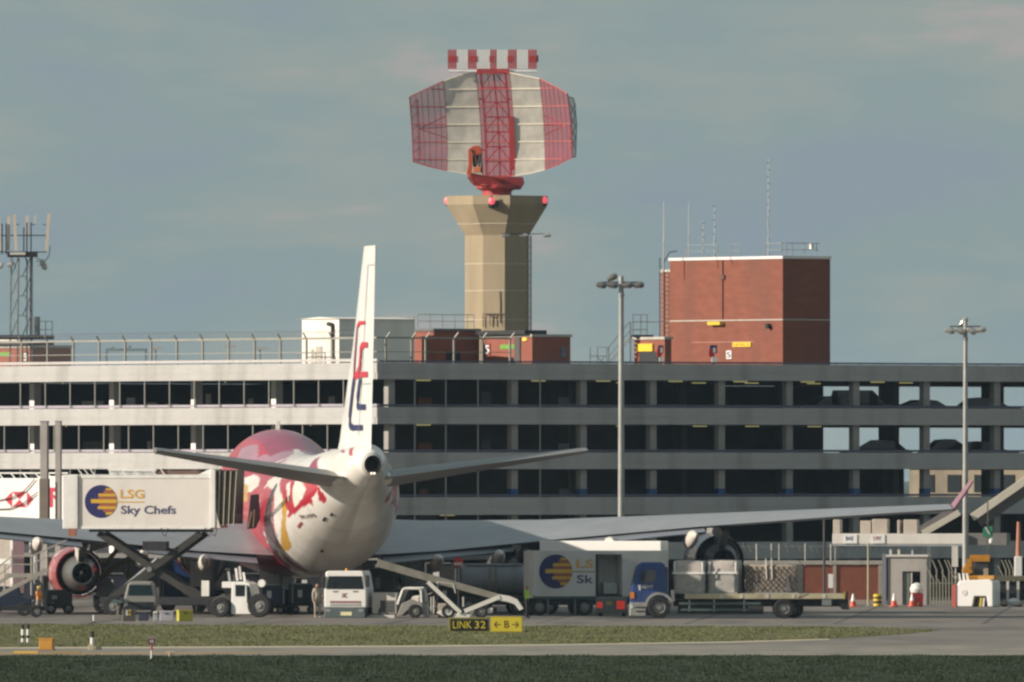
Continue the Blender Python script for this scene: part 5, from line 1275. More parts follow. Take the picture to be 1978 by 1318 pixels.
# dark tow tug under the stairs
f = FR(15, 812); X, Z = f.x, f.z
t = thing('tow_tug', 'dark blue tow tug with two small headlamps in the shade under the boarding stairs', 'tug', f.loc)
MB().prism([(X(-30), 0.35), (X(60), 0.35), (X(60), 0.95), (X(40), 1.05), (X(36), 1.55), (X(-30), 1.6)], 0, 1.5).build('body', M('tug dark blue', (0.02, 0.03, 0.06), 0.5), t, bevel=0.05)
for px in (39, 52): MB().tube((X(px), -0.08, Z(1175)), (X(px), 0.0, Z(1175)), 0.11, 10).build('headlamp', M('headlamp lens', (0.75, 0.68, 0.5), 0.2), t)
wheel(t, X(-12), 0.05, 0.38); wheel(t, X(46), 0.05, 0.36)
f = FR(118, 824); X, Z = f.x, f.z
t = thing('ground_power_unit', 'low dark ground power unit on the apron beneath the red engine', 'power unit', f.loc, R(8))
MB().prism([(X(88), 0.3), (X(140), 0.3), (X(140), 1.1), (X(132), 1.3), (X(92), 1.3)], 0, 1.6).build('body', M('gpu dark', (0.03, 0.035, 0.04), 0.6), t, bevel=0.04)
MB().box(X(100), X(110), -0.02, 0, 0.8, 1.0).box(X(98), X(104), -0.02, 0, 0.55, 0.62).build('panel', M('pale panel', (0.35, 0.35, 0.36), 0.6), t)
wheel(t, X(98), 0.0, 0.3, 0.2); wheel(t, X(132), 0.0, 0.3, 0.2)
person('person in an orange high visibility jacket standing beside the red engine', FR(75, 808).loc, R(50), ORANGE, M('grey trousers', (0.32, 0.30, 0.27), 0.8), {'le': (-0.2, -0.12, 1.16), 'lh': (-0.16, -0.3, 1.12), 'lp': (-0.14, -0.37, 1.13)}, 1.62, YELLOW)

# ------------------------------------------------------------------ cargo loaders behind the lift
f = FR(225, 832); X, Z = f.x, f.z
OCH = M('loader ochre', (0.30, 0.21, 0.03), 0.6, 0, 0.15, 2)
t = thing('belt_loader', 'ochre yellow loader with slanting boom and amber lamp seen through the scissor arms', 'loader', f.loc)
MB().bar((X(186), 0, Z(1122)), (X(258), 0, Z(1072)), 0.26).bar((X(196), 0.6, Z(1098)), (X(236), 0.6, Z(1050)), 0.24).build('boom', OCH, t)
MB().box(X(245), X(250), 0, 0.2, 0.4, Z(1068)).build('mast', OCH, t)
MB().prism([(X(172), Z(1068)), (X(176), Z(1044)), (X(205), Z(1044)), (X(214), Z(1054))], -0.1, 0.0).build('sign_panel', M('white printed panel', (0.75, 0.68, 0.58), 0.6, 0, 0.2, 9), t)
MB().lathe([(0.0, 0.3), (0.09, 0.26), (0.12, 0.1), (0.1, 0.0)], 10, (X(201), -0.1, Z(1088)), 'z').build('beacon', M('amber lens', (0.85, 0.40, 0.03), 0.3, 0, 0.05, 1), t, smooth=True)
MB().prism([(X(184), Z(1150)), (X(200), Z(1160)), (X(222), Z(1132)), (X(212), Z(1118)), (X(186), Z(1125))], 0, 1.0).build('hood', M('loader grey', (0.33, 0.33, 0.33), 0.5), t, bevel=0.04)
MB().box(X(180), X(262), 0.1, 1.8, 0.4, 0.95).build('chassis', M('loader navy', (0.02, 0.03, 0.07), 0.5), t)
wheel(t, X(195), 0.05, 0.42); wheel(t, X(250), 0.05, 0.42)
f = FR(355, 836); X, Z = f.x, f.z
t = thing('container_loader', 'blue container loader with a sloping flank behind the scissor arms', 'cargo loader', f.loc)
MB().prism([(X(308), 0.35), (X(402), 0.35), (X(402), Z(1148)), (X(338), Z(1083)), (X(318), Z(1083)), (X(308), Z(1120))], 0, 2.6).build('body', M('loader blue', (0.018, 0.06, 0.20), 0.45, 0, 0.12, 2), t, bevel=0.05)
for px in (309, 315): MB().bar((X(px), -0.1, 0.5), (X(px), -0.1, Z(1078)), 0.1).build('upright', GREY_METAL, t)
MB().prism([(X(338), Z(1075)), (X(372), Z(1075)), (X(378), Z(1112)), (X(362), Z(1106))], 0.4, 0.5).build('curtain', M('tan curtain', (0.45, 0.34, 0.22), 0.8, 0, 0.2, 3), t)
for px in (349, 358, 368): MB().bar((X(px), 0.36, Z(1112)), (X(px - 1), 0.36, Z(1075)), 0.05).build('fold_shade', CHAR, t)  # charcoal bars draw the shade in the curtain's folds
MB().prism([(X(347), Z(1140)), (X(352), Z(1136)), (X(362), Z(1147)), (X(360), Z(1153))], -0.1, 0.0).build('reflector', M('cream reflector', (0.6, 0.5, 0.38), 0.5), t)
MB().box(X(386), X(400), -0.1, 0.1, Z(1150), Z(1123)).build('white_panel', WHITE, t)
wheel(t, X(325), -0.02, 0.4); wheel(t, X(385), -0.02, 0.4)
# grey van nose on
f = FR(270, 808); X, Z = f.x, f.z
t = thing('parked_van', 'grey van with dark windscreen facing the camera below the raised catering box', 'van', f.loc)
VG = M('van grey', (0.34, 0.33, 0.31), 0.35, 0.1, 0.06, 1, coat=0.3)
MB().prism([(X(239), 0.45), (X(303), 0.45), (X(302), Z(1155)), (X(296), Z(1130)), (X(291), Z(1124)), (X(251), Z(1124)), (X(246), Z(1130)), (X(240), Z(1155))], 0.0, 4.4).build('body', VG, t, bevel=0.08)
MB().prism([(X(247), Z(1150)), (X(295), Z(1150)), (X(292), Z(1130)), (X(250), Z(1130))], -0.03, 0.0).build('windscreen', M('teal glass', (0.015, 0.035, 0.045), 0.08), t)
MB().box(X(246), X(297), -0.05, 0.0, Z(1176), Z(1163)).build('grille', DARK, t)
MB().box(X(240), X(302), -0.08, 0.02, 0.35, 0.6).build('bumper', DARK, t, bevel=0.03)
MB().prism([(X(212), Z(1165)), (X(236), Z(1165)), (X(238), Z(1160)), (X(218), Z(1158))], -0.05, 0.4).build('mirror_arm', M('teal grey', (0.12, 0.17, 0.17), 0.5), t)
for px in (247, 295): wheel_x(t, X(px), 0.9, 0.33, 0.2)
# row of cases and crates set down at the apron edge
def crate(label, px0, px1, py0, py1, m, rz=0, cat='crate', Y=784, lid=None, tagm=None, name='crate'):
    f = FR((px0 + px1) / 2, Y); w = (px1 - px0) * f.k / 2; h = f.z(py0) - f.z(py1)
    t = thing(name, label, cat, f.loc, R(rz))
    MB().box(-w, w, 0, w * 1.4, 0.02, h).build('body', m, t, bevel=0.025)
    MB().box(-w * 1.03, w * 1.03, -0.015, w * 1.43, h - 0.07, h + 0.015).build('lid', lid or m, t, bevel=0.01)
    MB().box(-w * 0.3, w * 0.3, -0.03, 0.0, h * 0.72, h * 0.8).build('handle', DARK, t)
    if tagm: MB().box(-w * 0.5, -w * 0.2, -0.02, 0.0, h * 0.5, h * 0.95).build('tag', WHITE, t); MB().box(-w * 0.05, w * 0.25, -0.02, 0.0, h * 0.5, h).build('tag', tagm, t)
    return t
crate('brown grey holdall with white and yellow tags, first in the row at the apron edge', 237, 262, 1178, 1201, M('holdall grey', (0.12, 0.11, 0.10), 0.8), 5, 'bag', 784, None, YELLOW, 'luggage_bag')
crate('rounded navy suitcase lying between the grey holdall and the lilac crate', 267, 285, 1184, 1201, M('suitcase navy', (0.04, 0.045, 0.08), 0.6), -6, 'suitcase', 785, None, None, 'suitcase')
crate('narrow pale upright can just left of the lilac crate', 296, 304, 1182, 1201, M('pale can', (0.45, 0.47, 0.50), 0.5), 0, 'can', 784, WHITE, None, 'can')
crate('lilac white crate standing in the row at the apron edge', 309, 335, 1181, 1201, M('lilac white plastic', (0.55, 0.53, 0.60), 0.6), 3, 'crate', 784)
crate('yellow green crate with a bright lit end, last in the row at the apron edge', 345, 373, 1180, 1202, M('olive yellow plastic', (0.52, 0.48, 0.06), 0.6), 14, 'crate', 783)
f = FR(222, 790); t = thing('marker_post', 'thin beige post beside the grey holdall', 'post', f.loc)
MB().bar((0.1, 0, 0), (0.16, 0, 0.75), 0.12).build('shaft', M('beige post', (0.30, 0.25, 0.20), 0.7), t); MB().box(-0.1, 0.3, -0.12, 0.12, 0, 0.03).build('foot', DARK, t)

# ------------------------------------------------------------------ white cargo tractor
f = FR(448, 806); X, Z = f.x, f.z
t = thing('cargo_tractor', 'white cab cargo tractor with big dark wheels under the left side of the fuselage', 'tractor', f.loc, R(-14))
MB().prism([(X(446), Z(1187)), (X(493), Z(1187)), (X(492), Z(1165)), (X(484), Z(1128)), (X(476), Z(1124)), (X(447), Z(1124))], 0, 1.6).build('cab', WHITE, t, bevel=0.05)
MB().prism([(X(455), Z(1152)), (X(473), Z(1152)), (X(474), Z(1130)), (X(455), Z(1130))], -0.02, 0.0).build('door_window', GLASS, t)
MB().prism([(X(478), Z(1165)), (X(489), Z(1168)), (X(483), Z(1133)), (X(477), Z(1130))], -0.02, 0.0).build('side_window', GLASS, t)
MB().box(X(427), X(445.5), 0.1, 1.5, Z(1136), Z(1124)).build('engine_hood', WHITE, t, bevel=0.03)
MB().prism([(X(404), 0.4), (X(445.5), 0.4), (X(445.5), Z(1160)), (X(432), Z(1146)), (X(408), Z(1158))], 0.1, 1.6).build('rear_body', M('tractor dark', (0.06, 0.06, 0.06), 0.6), t, bevel=0.04)
wheel(t, X(425), -0.02, 0.52, 0.36); wheel(t, X(425), 1.6, 0.52, 0.36); wheel(t, X(502), 0.1, 0.62, 0.4)
for px, a, c, m in ((455, 1098, 1122, WHITE), (462, 1094, 1120, CREAM), (470, 1106, 1123, WHITE), (440, 1104, 1124, POLE)): MB().bar((X(px), 0.4, Z(c)), (X(px - 3), 0.4, Z(a)), 0.12, 0.05).build('stake', m, t)  # pale bars standing in for sunlit fragments of the gear doors
MB().box(X(385), X(400), 0.2, 0.3, Z(1152), Z(1122)).build('mirror_panel', WHITE, t)
MB().tube((X(507), 0.0, Z(1127)), (X(507), 0.25, Z(1127)), 0.2, 12).build('work_lamp', WHITE, t)
# ------------------------------------------------------------------ white lorry nose on
f = FR(665, 803); X, Z = f.x, f.z
LW = M('lorry white', (0.80, 0.78, 0.75), 0.3, 0, 0.04, 1, coat=0.3)
t = thing('service_lorry', 'white service lorry facing the camera under the tail of the jet', 'lorry', f.loc, R(-11))
MB().prism([(X(625), Z(1174)), (X(709), Z(1174)), (X(709), Z(1140)), (X(703), Z(1106)), (X(699), Z(1103)), (X(632), Z(1103)), (X(628), Z(1106)), (X(625), Z(1140))], 0.0, 1.9).build('cab', LW, t, bevel=0.07)
MB().prism([(X(630), Z(1138)), (X(703), Z(1138)), (X(699), Z(1113)), (X(634), Z(1113))], -0.03, 0.005).build('windscreen', GLASS, t)
for px, py in ((650, 1134), (684, 1134)): MB().bar((X(px), -0.05, Z(py + 3)), (X(px + 9), -0.05, Z(py - 1)), 0.03).build('wiper', CHAR, t)
MB().box(X(637), X(697), -0.03, 0.0, Z(1165), Z(1161)).build('grille_slat', M('grille red grey', (0.32, 0.16, 0.16), 0.6), t); MB().box(X(637), X(697), -0.03, 0.0, Z(1170), Z(1167)).build('grille_slat', M('grille grey', (0.35, 0.36, 0.36), 0.6), t)
lettering('HC', 'emblem', M('emblem maroon', (0.25, 0.06, 0.08), 0.5), t, X(661), X(671), Z(1155), Z(1146), -0.012)
MB().box(X(626), X(708), -0.14, 0.3, Z(1194), Z(1174.5)).build('bumper', M('bumper teal grey', (0.10, 0.13, 0.135), 0.5), t, bevel=0.05)
MB().box(X(659), X(681), -0.16, -0.14, Z(1189), Z(1182)).build('number_plate', M('plate yellow white', (0.72, 0.68, 0.42), 0.5), t)
for px in (634, 699): MB().box(X(px - 5), X(px + 5), -0.16, -0.13, Z(1182), Z(1177)).build('headlamp', M('headlamp glass', (0.4, 0.42, 0.42), 0.1, 0.3), t)
for px in (648, 687): MB().box(X(px - 5), X(px + 5), -0.02, 0.005, Z(1144), Z(1142)).build('vent', CHAR, t)
for sx, px in ((-1, 622), (1, 711)):
    MB().box(X(px) - 0.08, X(px) + 0.08, -0.1, 0.1, Z(1134), Z(1112)).bar((X(px), 0, Z(1112)), (X(px - sx * 6), 0.1, Z(1108)), 0.03).build('mirror', DARK, t)
MB().lathe([(0.0, 0.14), (0.06, 0.12), (0.08, 0.0)], 10, (X(665), 0.6, Z(1103)), 'z').build('beacon', M('amber lens', (0.85, 0.4, 0.03), 0.3), t)
MB().box(X(640), X(690), 2.1, 3.4, 1.0, 2.45).build('box_body', CREAM, t, bevel=0.04); MB().box(X(640), X(690), 0.4, 3.6, 0.55, 0.98).build('chassis', DARK, t)
for px in (635, 698):
    for y in (0.9, 2.9): wheel_x(t, X(px), y, 0.48, 0.3)
person('person in pale beige overalls standing close to the left side of the white lorry', FR(613, 801).loc, R(20), M('beige overall', (0.50, 0.43, 0.35), 0.8), M('beige trousers', (0.42, 0.36, 0.30), 0.8), {'rh': (0.2, -0.2, 1.05), 're': (0.24, -0.02, 1.14), 'rp': (0.17, -0.27, 1.08)}, 1.86)

# ------------------------------------------------------------------ white baggage tractor
f = FR(770, 803); X, Z = f.x, f.z
t = thing('baggage_tractor', 'open cab white baggage tractor between the white lorry and the conveyor', 'tractor', f.loc, R(-8))
MB().box(X(718), X(766), 0, 1.5, Z(1186), Z(1145)).build('rear_box', CREAM, t, bevel=0.03)
MB().box(X(734), X(762), -0.02, 0.0, Z(1184), Z(1160)).build('grille', M('tractor grille', (0.13, 0.12, 0.12), 0.6), t)
for py in (1166, 1172, 1178): MB().box(X(736), X(760), -0.03, -0.02, Z(py + 1), Z(py)).build('grille_slat', M('slat dark', (0.03, 0.03, 0.03), 0.6), t)
MB().box(X(714), X(762), -0.06, 0.05, Z(1194), Z(1188)).build('bumper', CREAM, t)
MB().prism([(X(766.5), Z(1190)), (X(776), Z(1190)), (X(789), Z(1178)), (X(812), Z(1178)), (X(820), Z(1192)), (X(824), Z(1192)), (X(816), Z(1166)), (X(795), Z(1158)), (X(776), Z(1166))], 0, 1.5).build('front_body', M('tractor grey', (0.32, 0.30, 0.28), 0.5), t, bevel=0.03)
b = MB()
for y in (0.05, 1.45): b.path([(X(768), y, Z(1168)), (X(778), y, Z(1140)), (X(782), y, Z(1137)), (X(811), y, Z(1137)), (X(814), y, Z(1142)), (X(815), y, Z(1164))], 0.07, 8)
b.bar((X(780), 0.05, Z(1138)), (X(780), 1.45, Z(1138)), 0.1).bar((X(811), 0.05, Z(1138)), (X(811), 1.45, Z(1138)), 0.1).build('roll_bar', WHITE, t)
MB().box(X(780), X(812), 0.1, 1.4, Z(1140), Z(1137)).build('roof', WHITE, t)
MB().prism([(X(790), Z(1166)), (X(810), Z(1166)), (X(810), Z(1150)), (X(794), Z(1152))], 0.2, 1.2).build('seat', M('seat pale', (0.70, 0.67, 0.62), 0.5), t, bevel=0.05)
wheel(t, X(802), 0.02, 0.36, 0.25); wheel(t, X(740), 0.1, 0.30, 0.2)
b = MB()
for px in (826, 832, 837): b.bar((X(px), 0.2, Z(1190)), (X(px), 0.2, Z(1152)), 0.06)
b.bar((X(812), 0.1, Z(1155)), (X(842), 0.1, Z(1142)), 0.03).build('tow_frame', CREAM, t)
# ------------------------------------------------------------------ conveyor belt loader
f = FR(890, 800); X, Z = f.x, f.z
t = thing('belt_loader', 'long inclined conveyor loader reaching up to the hold behind the white baggage tractor', 'belt loader', f.loc)
CNV = M('conveyor side', (0.33, 0.31, 0.26), 0.5, 0.1, 0.12, 2, dirt=((0.2, 0.17, 0.12), 1.5, 0.5)); CNW = M('conveyor white', (0.82, 0.79, 0.72), 0.35, 0.0, 0.06, 2)
MB().prism([(X(728), Z(1095)), (X(730), Z(1080)), (X(800), Z(1101)), (X(960), Z(1147)), (X(985), Z(1152)), (X(985), Z(1163)), (X(955), Z(1158)), (X(800), Z(1116))], 0.0, 0.12).build('side_beam', CNV, t, bevel=0.02)
MB().prism([(X(728), Z(1095)), (X(730), Z(1080)), (X(800), Z(1101)), (X(960), Z(1147)), (X(985), Z(1152)), (X(985), Z(1163)), (X(955), Z(1158)), (X(800), Z(1116))], 0.9, 1.02).build('side_beam', CNV, t, bevel=0.02)
MB().bar((X(732), 0.5, Z(1085)), (X(975), 0.5, Z(1153)), 0.06, 0.78).build('belt', M('brown belt', (0.13, 0.09, 0.06), 0.8), t)
MB().prism([(X(950), Z(1158)), (X(965), Z(1149)), (X(986), Z(1152)), (X(1000), Z(1158)), (X(1012), Z(1176)), (X(1004), Z(1180)), (X(995), Z(1168)), (X(980), Z(1163))], -0.15, -0.02).build('nose', CNW, t, bevel=0.03)
MB().bar((X(826), -0.12, Z(1124)), (X(890), -0.12, Z(1184)), 0.20, 0.12).build('strut', CNW, t); MB().bar((X(897), -0.12, Z(1181)), (X(965), -0.12, Z(1153)), 0.22, 0.12).build('strut', CNW, t)
MB().bar((X(800), 0.3, Z(1112)), (X(846), 0.3, Z(1150)), 0.2, 0.2).build('strut', DARK, t)
MB().prism([(X(843), Z(1184)), (X(862), Z(1176)), (X(880), Z(1185)), (X(906), Z(1185)), (X(912), Z(1178)), (X(942), Z(1176)), (X(952), Z(1174)), (X(952), Z(1184)), (X(940), Z(1186)), (X(918), Z(1182)), (X(906), Z(1194)), (X(860), Z(1193))], -0.1, 1.3).build('chassis', CNW, t, bevel=0.03)
MB().box(X(846), X(862), -0.05, 1.0, Z(1184), Z(1166)).build('cabinet', M('cabinet beige', (0.55, 0.47, 0.38), 0.6), t, bevel=0.03)
MB().box(X(846), X(890), 0.05, 1.1, 0.25, Z(1194)).box(X(852), X(960), 0.3, 1.1, 0.3, 0.6).build('underframe', DARK, t)
wheel(t, X(929), -0.05, 0.36, 0.25); wheel(t, X(929), 1.2, 0.36, 0.25); wheel(t, X(866), 0.0, 0.36, 0.25)
b = MB().tube((X(845), 0.0, Z(1124)), (X(876), 0.0, Z(1129)), 0.03, 6).tube((X(845), 0.0, Z(1124)), (X(846), 0.0, Z(1140)), 0.03, 6).tube((X(876), 0.0, Z(1129)), (X(880), 0.0, Z(1146)), 0.03, 6)
b.build('guard_rail', CREAM, t)
MB().box(X(893), X(896), -0.1, 0.0, Z(1172), Z(1153)).build('control_post', CREAM, t)
person('person in a bright yellow green safety vest at the foot of the conveyor', FR(1018, 800).loc, R(75), M('lime safety vest', (0.42, 0.72, 0.03), 0.5, 0, 0.08, 3), M('black trousers', (0.02, 0.02, 0.025), 0.8), {'rh': (0.12, -0.28, 1.15), 're': (0.22, -0.1, 1.14), 'rp': (0.1, -0.35, 1.18), 'lh': (-0.1, -0.3, 1.1), 'le': (-0.22, -0.1, 1.13), 'lp': (-0.08, -0.37, 1.13)}, 1.74, None, M('silver band', (0.7, 0.7, 0.6), 0.4))
# round red stop board
f = FR(885, 818); X, Z = f.x, f.z
t = thing('stop_sign', 'round red sign with a pale bar on a thin pole behind the conveyor', 'sign', f.loc)
MB().lathe([(0.0, -0.02), (10 * f.k, -0.02), (10 * f.k, 0.02), (0.0, 0.02)], 24, (0, 0, Z(1086)), 'y').build('disc', RED, t)
MB().box(-8.5 * f.k, 8 * f.k, -0.03, -0.022, Z(1092), Z(1087)).build('bar', M('pale sign bar', (0.62, 0.52, 0.46), 0.5), t)
MB().tube((0, 0.04, 0), (0, 0.04, Z(1090)), 0.035, 6).build('pole', POLE, t)
# grey tanker
f = FR(955, 822); X, Z = f.x, f.z
t = thing('fuel_tanker', 'dull grey tanker parked in shade between the round red sign and the second catering truck', 'tanker', f.loc, R(6))
TNK = M('tank grey', (0.22, 0.23, 0.25), 0.5, 0.1, 0.1, 1, dirt=((0.1, 0.1, 0.1), 1.2, 0.5))
o_ = MB().lathe([(0.02, X(888)), (0.5, X(889)), (0.78, X(893)), (0.83, X(900)), (0.83, X(1010)), (0.76, X(1018)), (0.4, X(1021)), (0.02, X(1022))], 24, (0, 0, 0), 'x').build('tank', TNK, t, smooth=True, loc=(0, 0.95, Z(1120)))
MB().box(X(900), X(1010), 0.5, 1.4, Z(1092), Z(1089)).build('walkway', GREY_METAL, t)
MB().box(X(888), X(1030), 0.2, 1.7, 0.5, 0.95).build('chassis', DARK, t)
for px in (945, 957): MB().box(X(px), X(px + 3), 0.1, 0.16, Z(1150), Z(1098)).build('strap', M('ochre strap', (0.2, 0.15, 0.05), 0.6), t)
for px in (905, 935, 1000): wheel(t, X(px), 0.15, 0.46); wheel(t, X(px), 1.7, 0.46)

# ------------------------------------------------------------------ second catering truck, box down
f = FR(1160, 816); X, Z = f.x, f.z
GBX = M('shade-toned catering panel', (0.62, 0.60, 0.57), 0.5, 0, 0.05, 1, dirt=((0.42, 0.40, 0.37), 0.9, 0.5))  # box panel colour darkened to carry this truck's shade
t = thing('catering_truck', 'catering truck with its box lowered and an open side door, parked behind the blue flatbed', 'catering truck', f.loc, R(13))
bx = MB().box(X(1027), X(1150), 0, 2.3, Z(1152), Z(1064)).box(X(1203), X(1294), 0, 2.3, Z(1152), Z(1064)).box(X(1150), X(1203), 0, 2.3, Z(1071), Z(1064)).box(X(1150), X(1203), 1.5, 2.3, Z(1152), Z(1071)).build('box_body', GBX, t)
MB().box(X(1150), X(1156), 0.02, 0.12, Z(1150), Z(1071)).build('door_edge', DARK, t)
MB().box(X(1172), X(1200), 0.7, 1.4, Z(1148), Z(1126)).build('meal_cart', M('cart white', (0.6, 0.6, 0.58), 0.5), t, bevel=0.03)
MB().box(X(1150), X(1203), 0.0, 1.5, Z(1153), Z(1150)).build('sill', DARK, t)
lsg_logo(t, bx, X(1071), Z(1104), 33 * f.k, -0.012)
lettering('LS', 'lettering', LORG, bx, X(1112), X(1146), Z(1097), Z(1081), -0.012); MB().box(X(1105), X(1149), -0.012, -0.006, Z(1106), Z(1103)).build('logo_line', M('dull tan line', (0.45, 0.38, 0.26), 0.6), bx)  # line is a duller tan than on the raised truck
lettering('Sk', 'lettering', LTXT, bx, X(1113), X(1146), Z(1127), Z(1111), -0.012)
MB().box(X(1027), X(1294), -0.02, 2.32, Z(1158), Z(1152.2)).build('edge_rail', M('dark teal rail', (0.05, 0.08, 0.085), 0.6), t)
MB().box(X(1035), X(1290), 0.3, 2.0, 0.55, Z(1159)).build('chassis', DARK, t)
for px in (1130, 1040, 1262): wheel(t, X(px), 0.2, 0.46); wheel(t, X(px), 2.1, 0.46)
for px in (1056, 1110): MB().box(X(px - 1), X(px + 1), 0.0, 0.1, 0.02, 0.95).build('stabiliser_leg', GREY_METAL, t)
# low trailer with tail lamps
f = FR(1180, 809); X, Z = f.x, f.z
t = thing('tail_lift_trailer', 'low grey trailer end with red tail lamps and yellow plate below the open box door', 'trailer', f.loc)
MB().box(X(1151), X(1212), 0, 1.6, Z(1184), Z(1154)).build('body', M('trailer grey', (0.16, 0.17, 0.17), 0.6), t, bevel=0.03)
TL = M('red tail lens', (0.75, 0.05, 0.03), 0.3, 0, 0.05, 1, emit=0.22)
MB().box(X(1153), X(1164), -0.05, 0.0, Z(1175), Z(1163)).build('tail_lamp', TL, t, bevel=0.02); MB().box(X(1191), X(1207), -0.05, 0.0, Z(1177), Z(1161)).build('tail_lamp', TL, t, bevel=0.02)
MB().box(X(1171), X(1183), -0.02, 0.0, Z(1169), Z(1162)).build('number_plate', M('dull plate yellow', (0.45, 0.42, 0.12), 0.6), t)
for px in (1160, 1205): wheel_x(t, X(px), 0.5, 0.3, 0.2)
# white high trailer behind, its top catching the sun
f = FR(1042, 823.2); rz_ = R(-20); X = lambda px: (px - 1042) * f.k / math.cos(rz_); Z = f.z
t = thing('white_trailer', 'long white trailer behind the lowered catering truck, only its sunlit top edge showing', 'trailer', f.loc, rz_)
MB().box(X(1042), X(1276), 0, 1.2, 0.9, Z(1045)).build('box_body', M('trailer white', (0.86, 0.84, 0.80), 0.35, 0, 0.02), t, bevel=0.04)
MB().box(X(1046), X(1270), 0.2, 1.1, 0.5, 0.88).build('chassis', DARK, t)
for px in (1060, 1250, 1270): wheel(t, X(px), 0.2, 0.45)

# ------------------------------------------------------------------ blue flatbed lorry
f = FR(1420, 799.5); X, Z = f.x, f.z
t = thing('flatbed_lorry', 'blue cab flatbed lorry carrying sheeted pallets across the right of the apron', 'lorry', f.loc, R(1))
MB().prism([(X(1217), Z(1186)), (X(1250), Z(1186)), (X(1254), Z(1160)), (X(1290), Z(1160)), (X(1287), Z(1100)), (X(1284), Z(1090)), (X(1278), Z(1086)), (X(1240), Z(1086)), (X(1231), Z(1091)), (X(1226), Z(1110)), (X(1219), Z(1140))], 0, 2.3).build('cab', BLUE, t, bevel=0.06)
MB().prism([(X(1239), Z(1127)), (X(1263), Z(1125)), (X(1268), Z(1112)), (X(1264), Z(1101)), (X(1246), Z(1101))], -0.02, 0.003).build('door_window', M('glass with painted light', (0.16, 0.16, 0.16), 0.1), t)  # pale colour stands for light seen through the window
MB().prism([(X(1225), Z(1124)), (X(1231), Z(1096)), (X(1229), Z(1096)), (X(1222), Z(1124))], 0.1, 2.2).build('windscreen', GLASS, t)
b = MB().bar((X(1247), -0.03, Z(1102)), (X(1243), -0.03, Z(1126)), 0.04).box(X(1239), X(1242), -0.2, -0.05, Z(1122), Z(1104)); b.build('mirror', DARK, t)
MB().box(X(1282), X(1290), 0.05, 2.25, Z(1158), Z(1096)).build('cab_rear', NAVY, t)
lettering('HEAVY', 'lettering', M('white lettering', (0.7, 0.68, 0.66), 0.5), t, X(1240), X(1262), Z(1137), Z(1130), -0.03)
MB().add([(X(1232), -0.03, Z(1130)), (X(1238), -0.03, Z(1130)), (X(1237), -0.03, Z(1142)), (X(1234), -0.03, Z(1140))], [(0, 1, 2, 3)]).build('emblem', M('emblem white', (0.7, 0.66, 0.62), 0.5), t)
MB().prism([(X(1216), Z(1190)), (X(1247), Z(1190)), (X(1249), Z(1164)), (X(1218), Z(1164))], -0.05, 2.35).build('bumper_step', M('step silver', (0.42, 0.41, 0.38), 0.45, 0.2, 0.12, 2), t, bevel=0.03)
for py in (1172, 1180): MB().box(X(1228), X(1246), -0.08, -0.05, Z(py + 2), Z(py)).build('step', DARK, t)
MB().box(X(1217), X(1225), -0.04, 0.0, Z(1156), Z(1144)).build('indicator', M('orange lens', (0.9, 0.28, 0.03), 0.3, 0, 0.05, 1), t)
MB().tube((X(1220), -0.07, Z(1172)), (X(1220), 0.0, Z(1172)), 0.09, 10).build('headlamp', M('clear lens', (0.7, 0.75, 0.75), 0.15), t)
b = MB(); n = 14; vs = []
for i in range(n + 1):
    a = math.pi * i / n
    for rr in (23, 28): vs += [(X(1273) - rr * f.k * math.cos(a), -0.08, Z(1172) + rr * f.k * math.sin(a)), (X(1273) - rr * f.k * math.cos(a), 0.4, Z(1172) + rr * f.k * math.sin(a))]
for i in range(n):
    q = i * 4; b.f += [[q, q + 4, q + 6, q + 2], [q + 2, q + 6, q + 7, q + 3], [q, q + 1, q + 5, q + 4]]; b.mi += [0, 0, 0]
b.v = vs; b.build('mudguard', M('mudguard grey', (0.40, 0.40, 0.37), 0.5), t)
MB().box(X(1323), X(1630), -0.05, 2.35, Z(1157), Z(1147)).build('deck', M('deck edge cream', (0.62, 0.55, 0.36), 0.5, 0, 0.12, 1.2, dirt=((0.3, 0.22, 0.14), 1.2, 0.5)), t, bevel=0.015)
for px in (1391, 1430, 1480, 1530, 1590): MB().box(X(px), X(px + 5), -0.07, -0.05, Z(1156), Z(1148)).build('deck_bracket', CREAM, t)
MB().box(X(1296), X(1640), 0.5, 1.9, Z(1172), Z(1158)).build('chassis', DARK, t)
UND = M('underrun teal', (0.10, 0.14, 0.13), 0.5)
for py in (1164, 1176): MB().box(X(1312), X(1470), 0.0, 0.05, Z(py + 4), Z(py)).build('side_guard', UND, t)
for px in (1330, 1378, 1436): MB().box(X(px), X(px + 3), 0.05, 0.1, Z(1182), Z(1158)).build('guard_post', GREY_METAL, t)
MB().box(X(1310), X(1466), 0.15, 0.9, Z(1186), Z(1161)).build('tool_locker', M('locker black', (0.025, 0.022, 0.025), 0.6), t)
MB().tube((X(1444), 0.1, Z(1178)), (X(1475), 0.1, Z(1178)), 0.22, 12).build('air_tank', DARK, t)
MB().prism([(X(1600), Z(1158)), (X(1634), Z(1158)), (X(1642), Z(1178)), (X(1630), Z(1178)), (X(1618), Z(1164))], 0.1, 2.2).build('tail_ramp', DARK, t)
MB().box(X(1588), X(1606), -0.02, 0.3, Z(1170), Z(1157)).build('tail_box', GREY_METAL, t)
MB().tube((X(1300), 0.1, Z(1162)), (X(1299), 0.1, Z(1140)), 0.1, 8).build('exhaust', CREAM, t)
wheel(t, X(1273), 0.0, 0.58, 0.32); wheel(t, X(1273), 2.2, 0.58, 0.32); wheel(t, X(1514), 0.0, 0.52, 0.32); wheel(t, X(1514), 2.2, 0.52, 0.32); wheel(t, X(1535), 1.2, 0.5, 0.5)
deck_z = Z(1147)
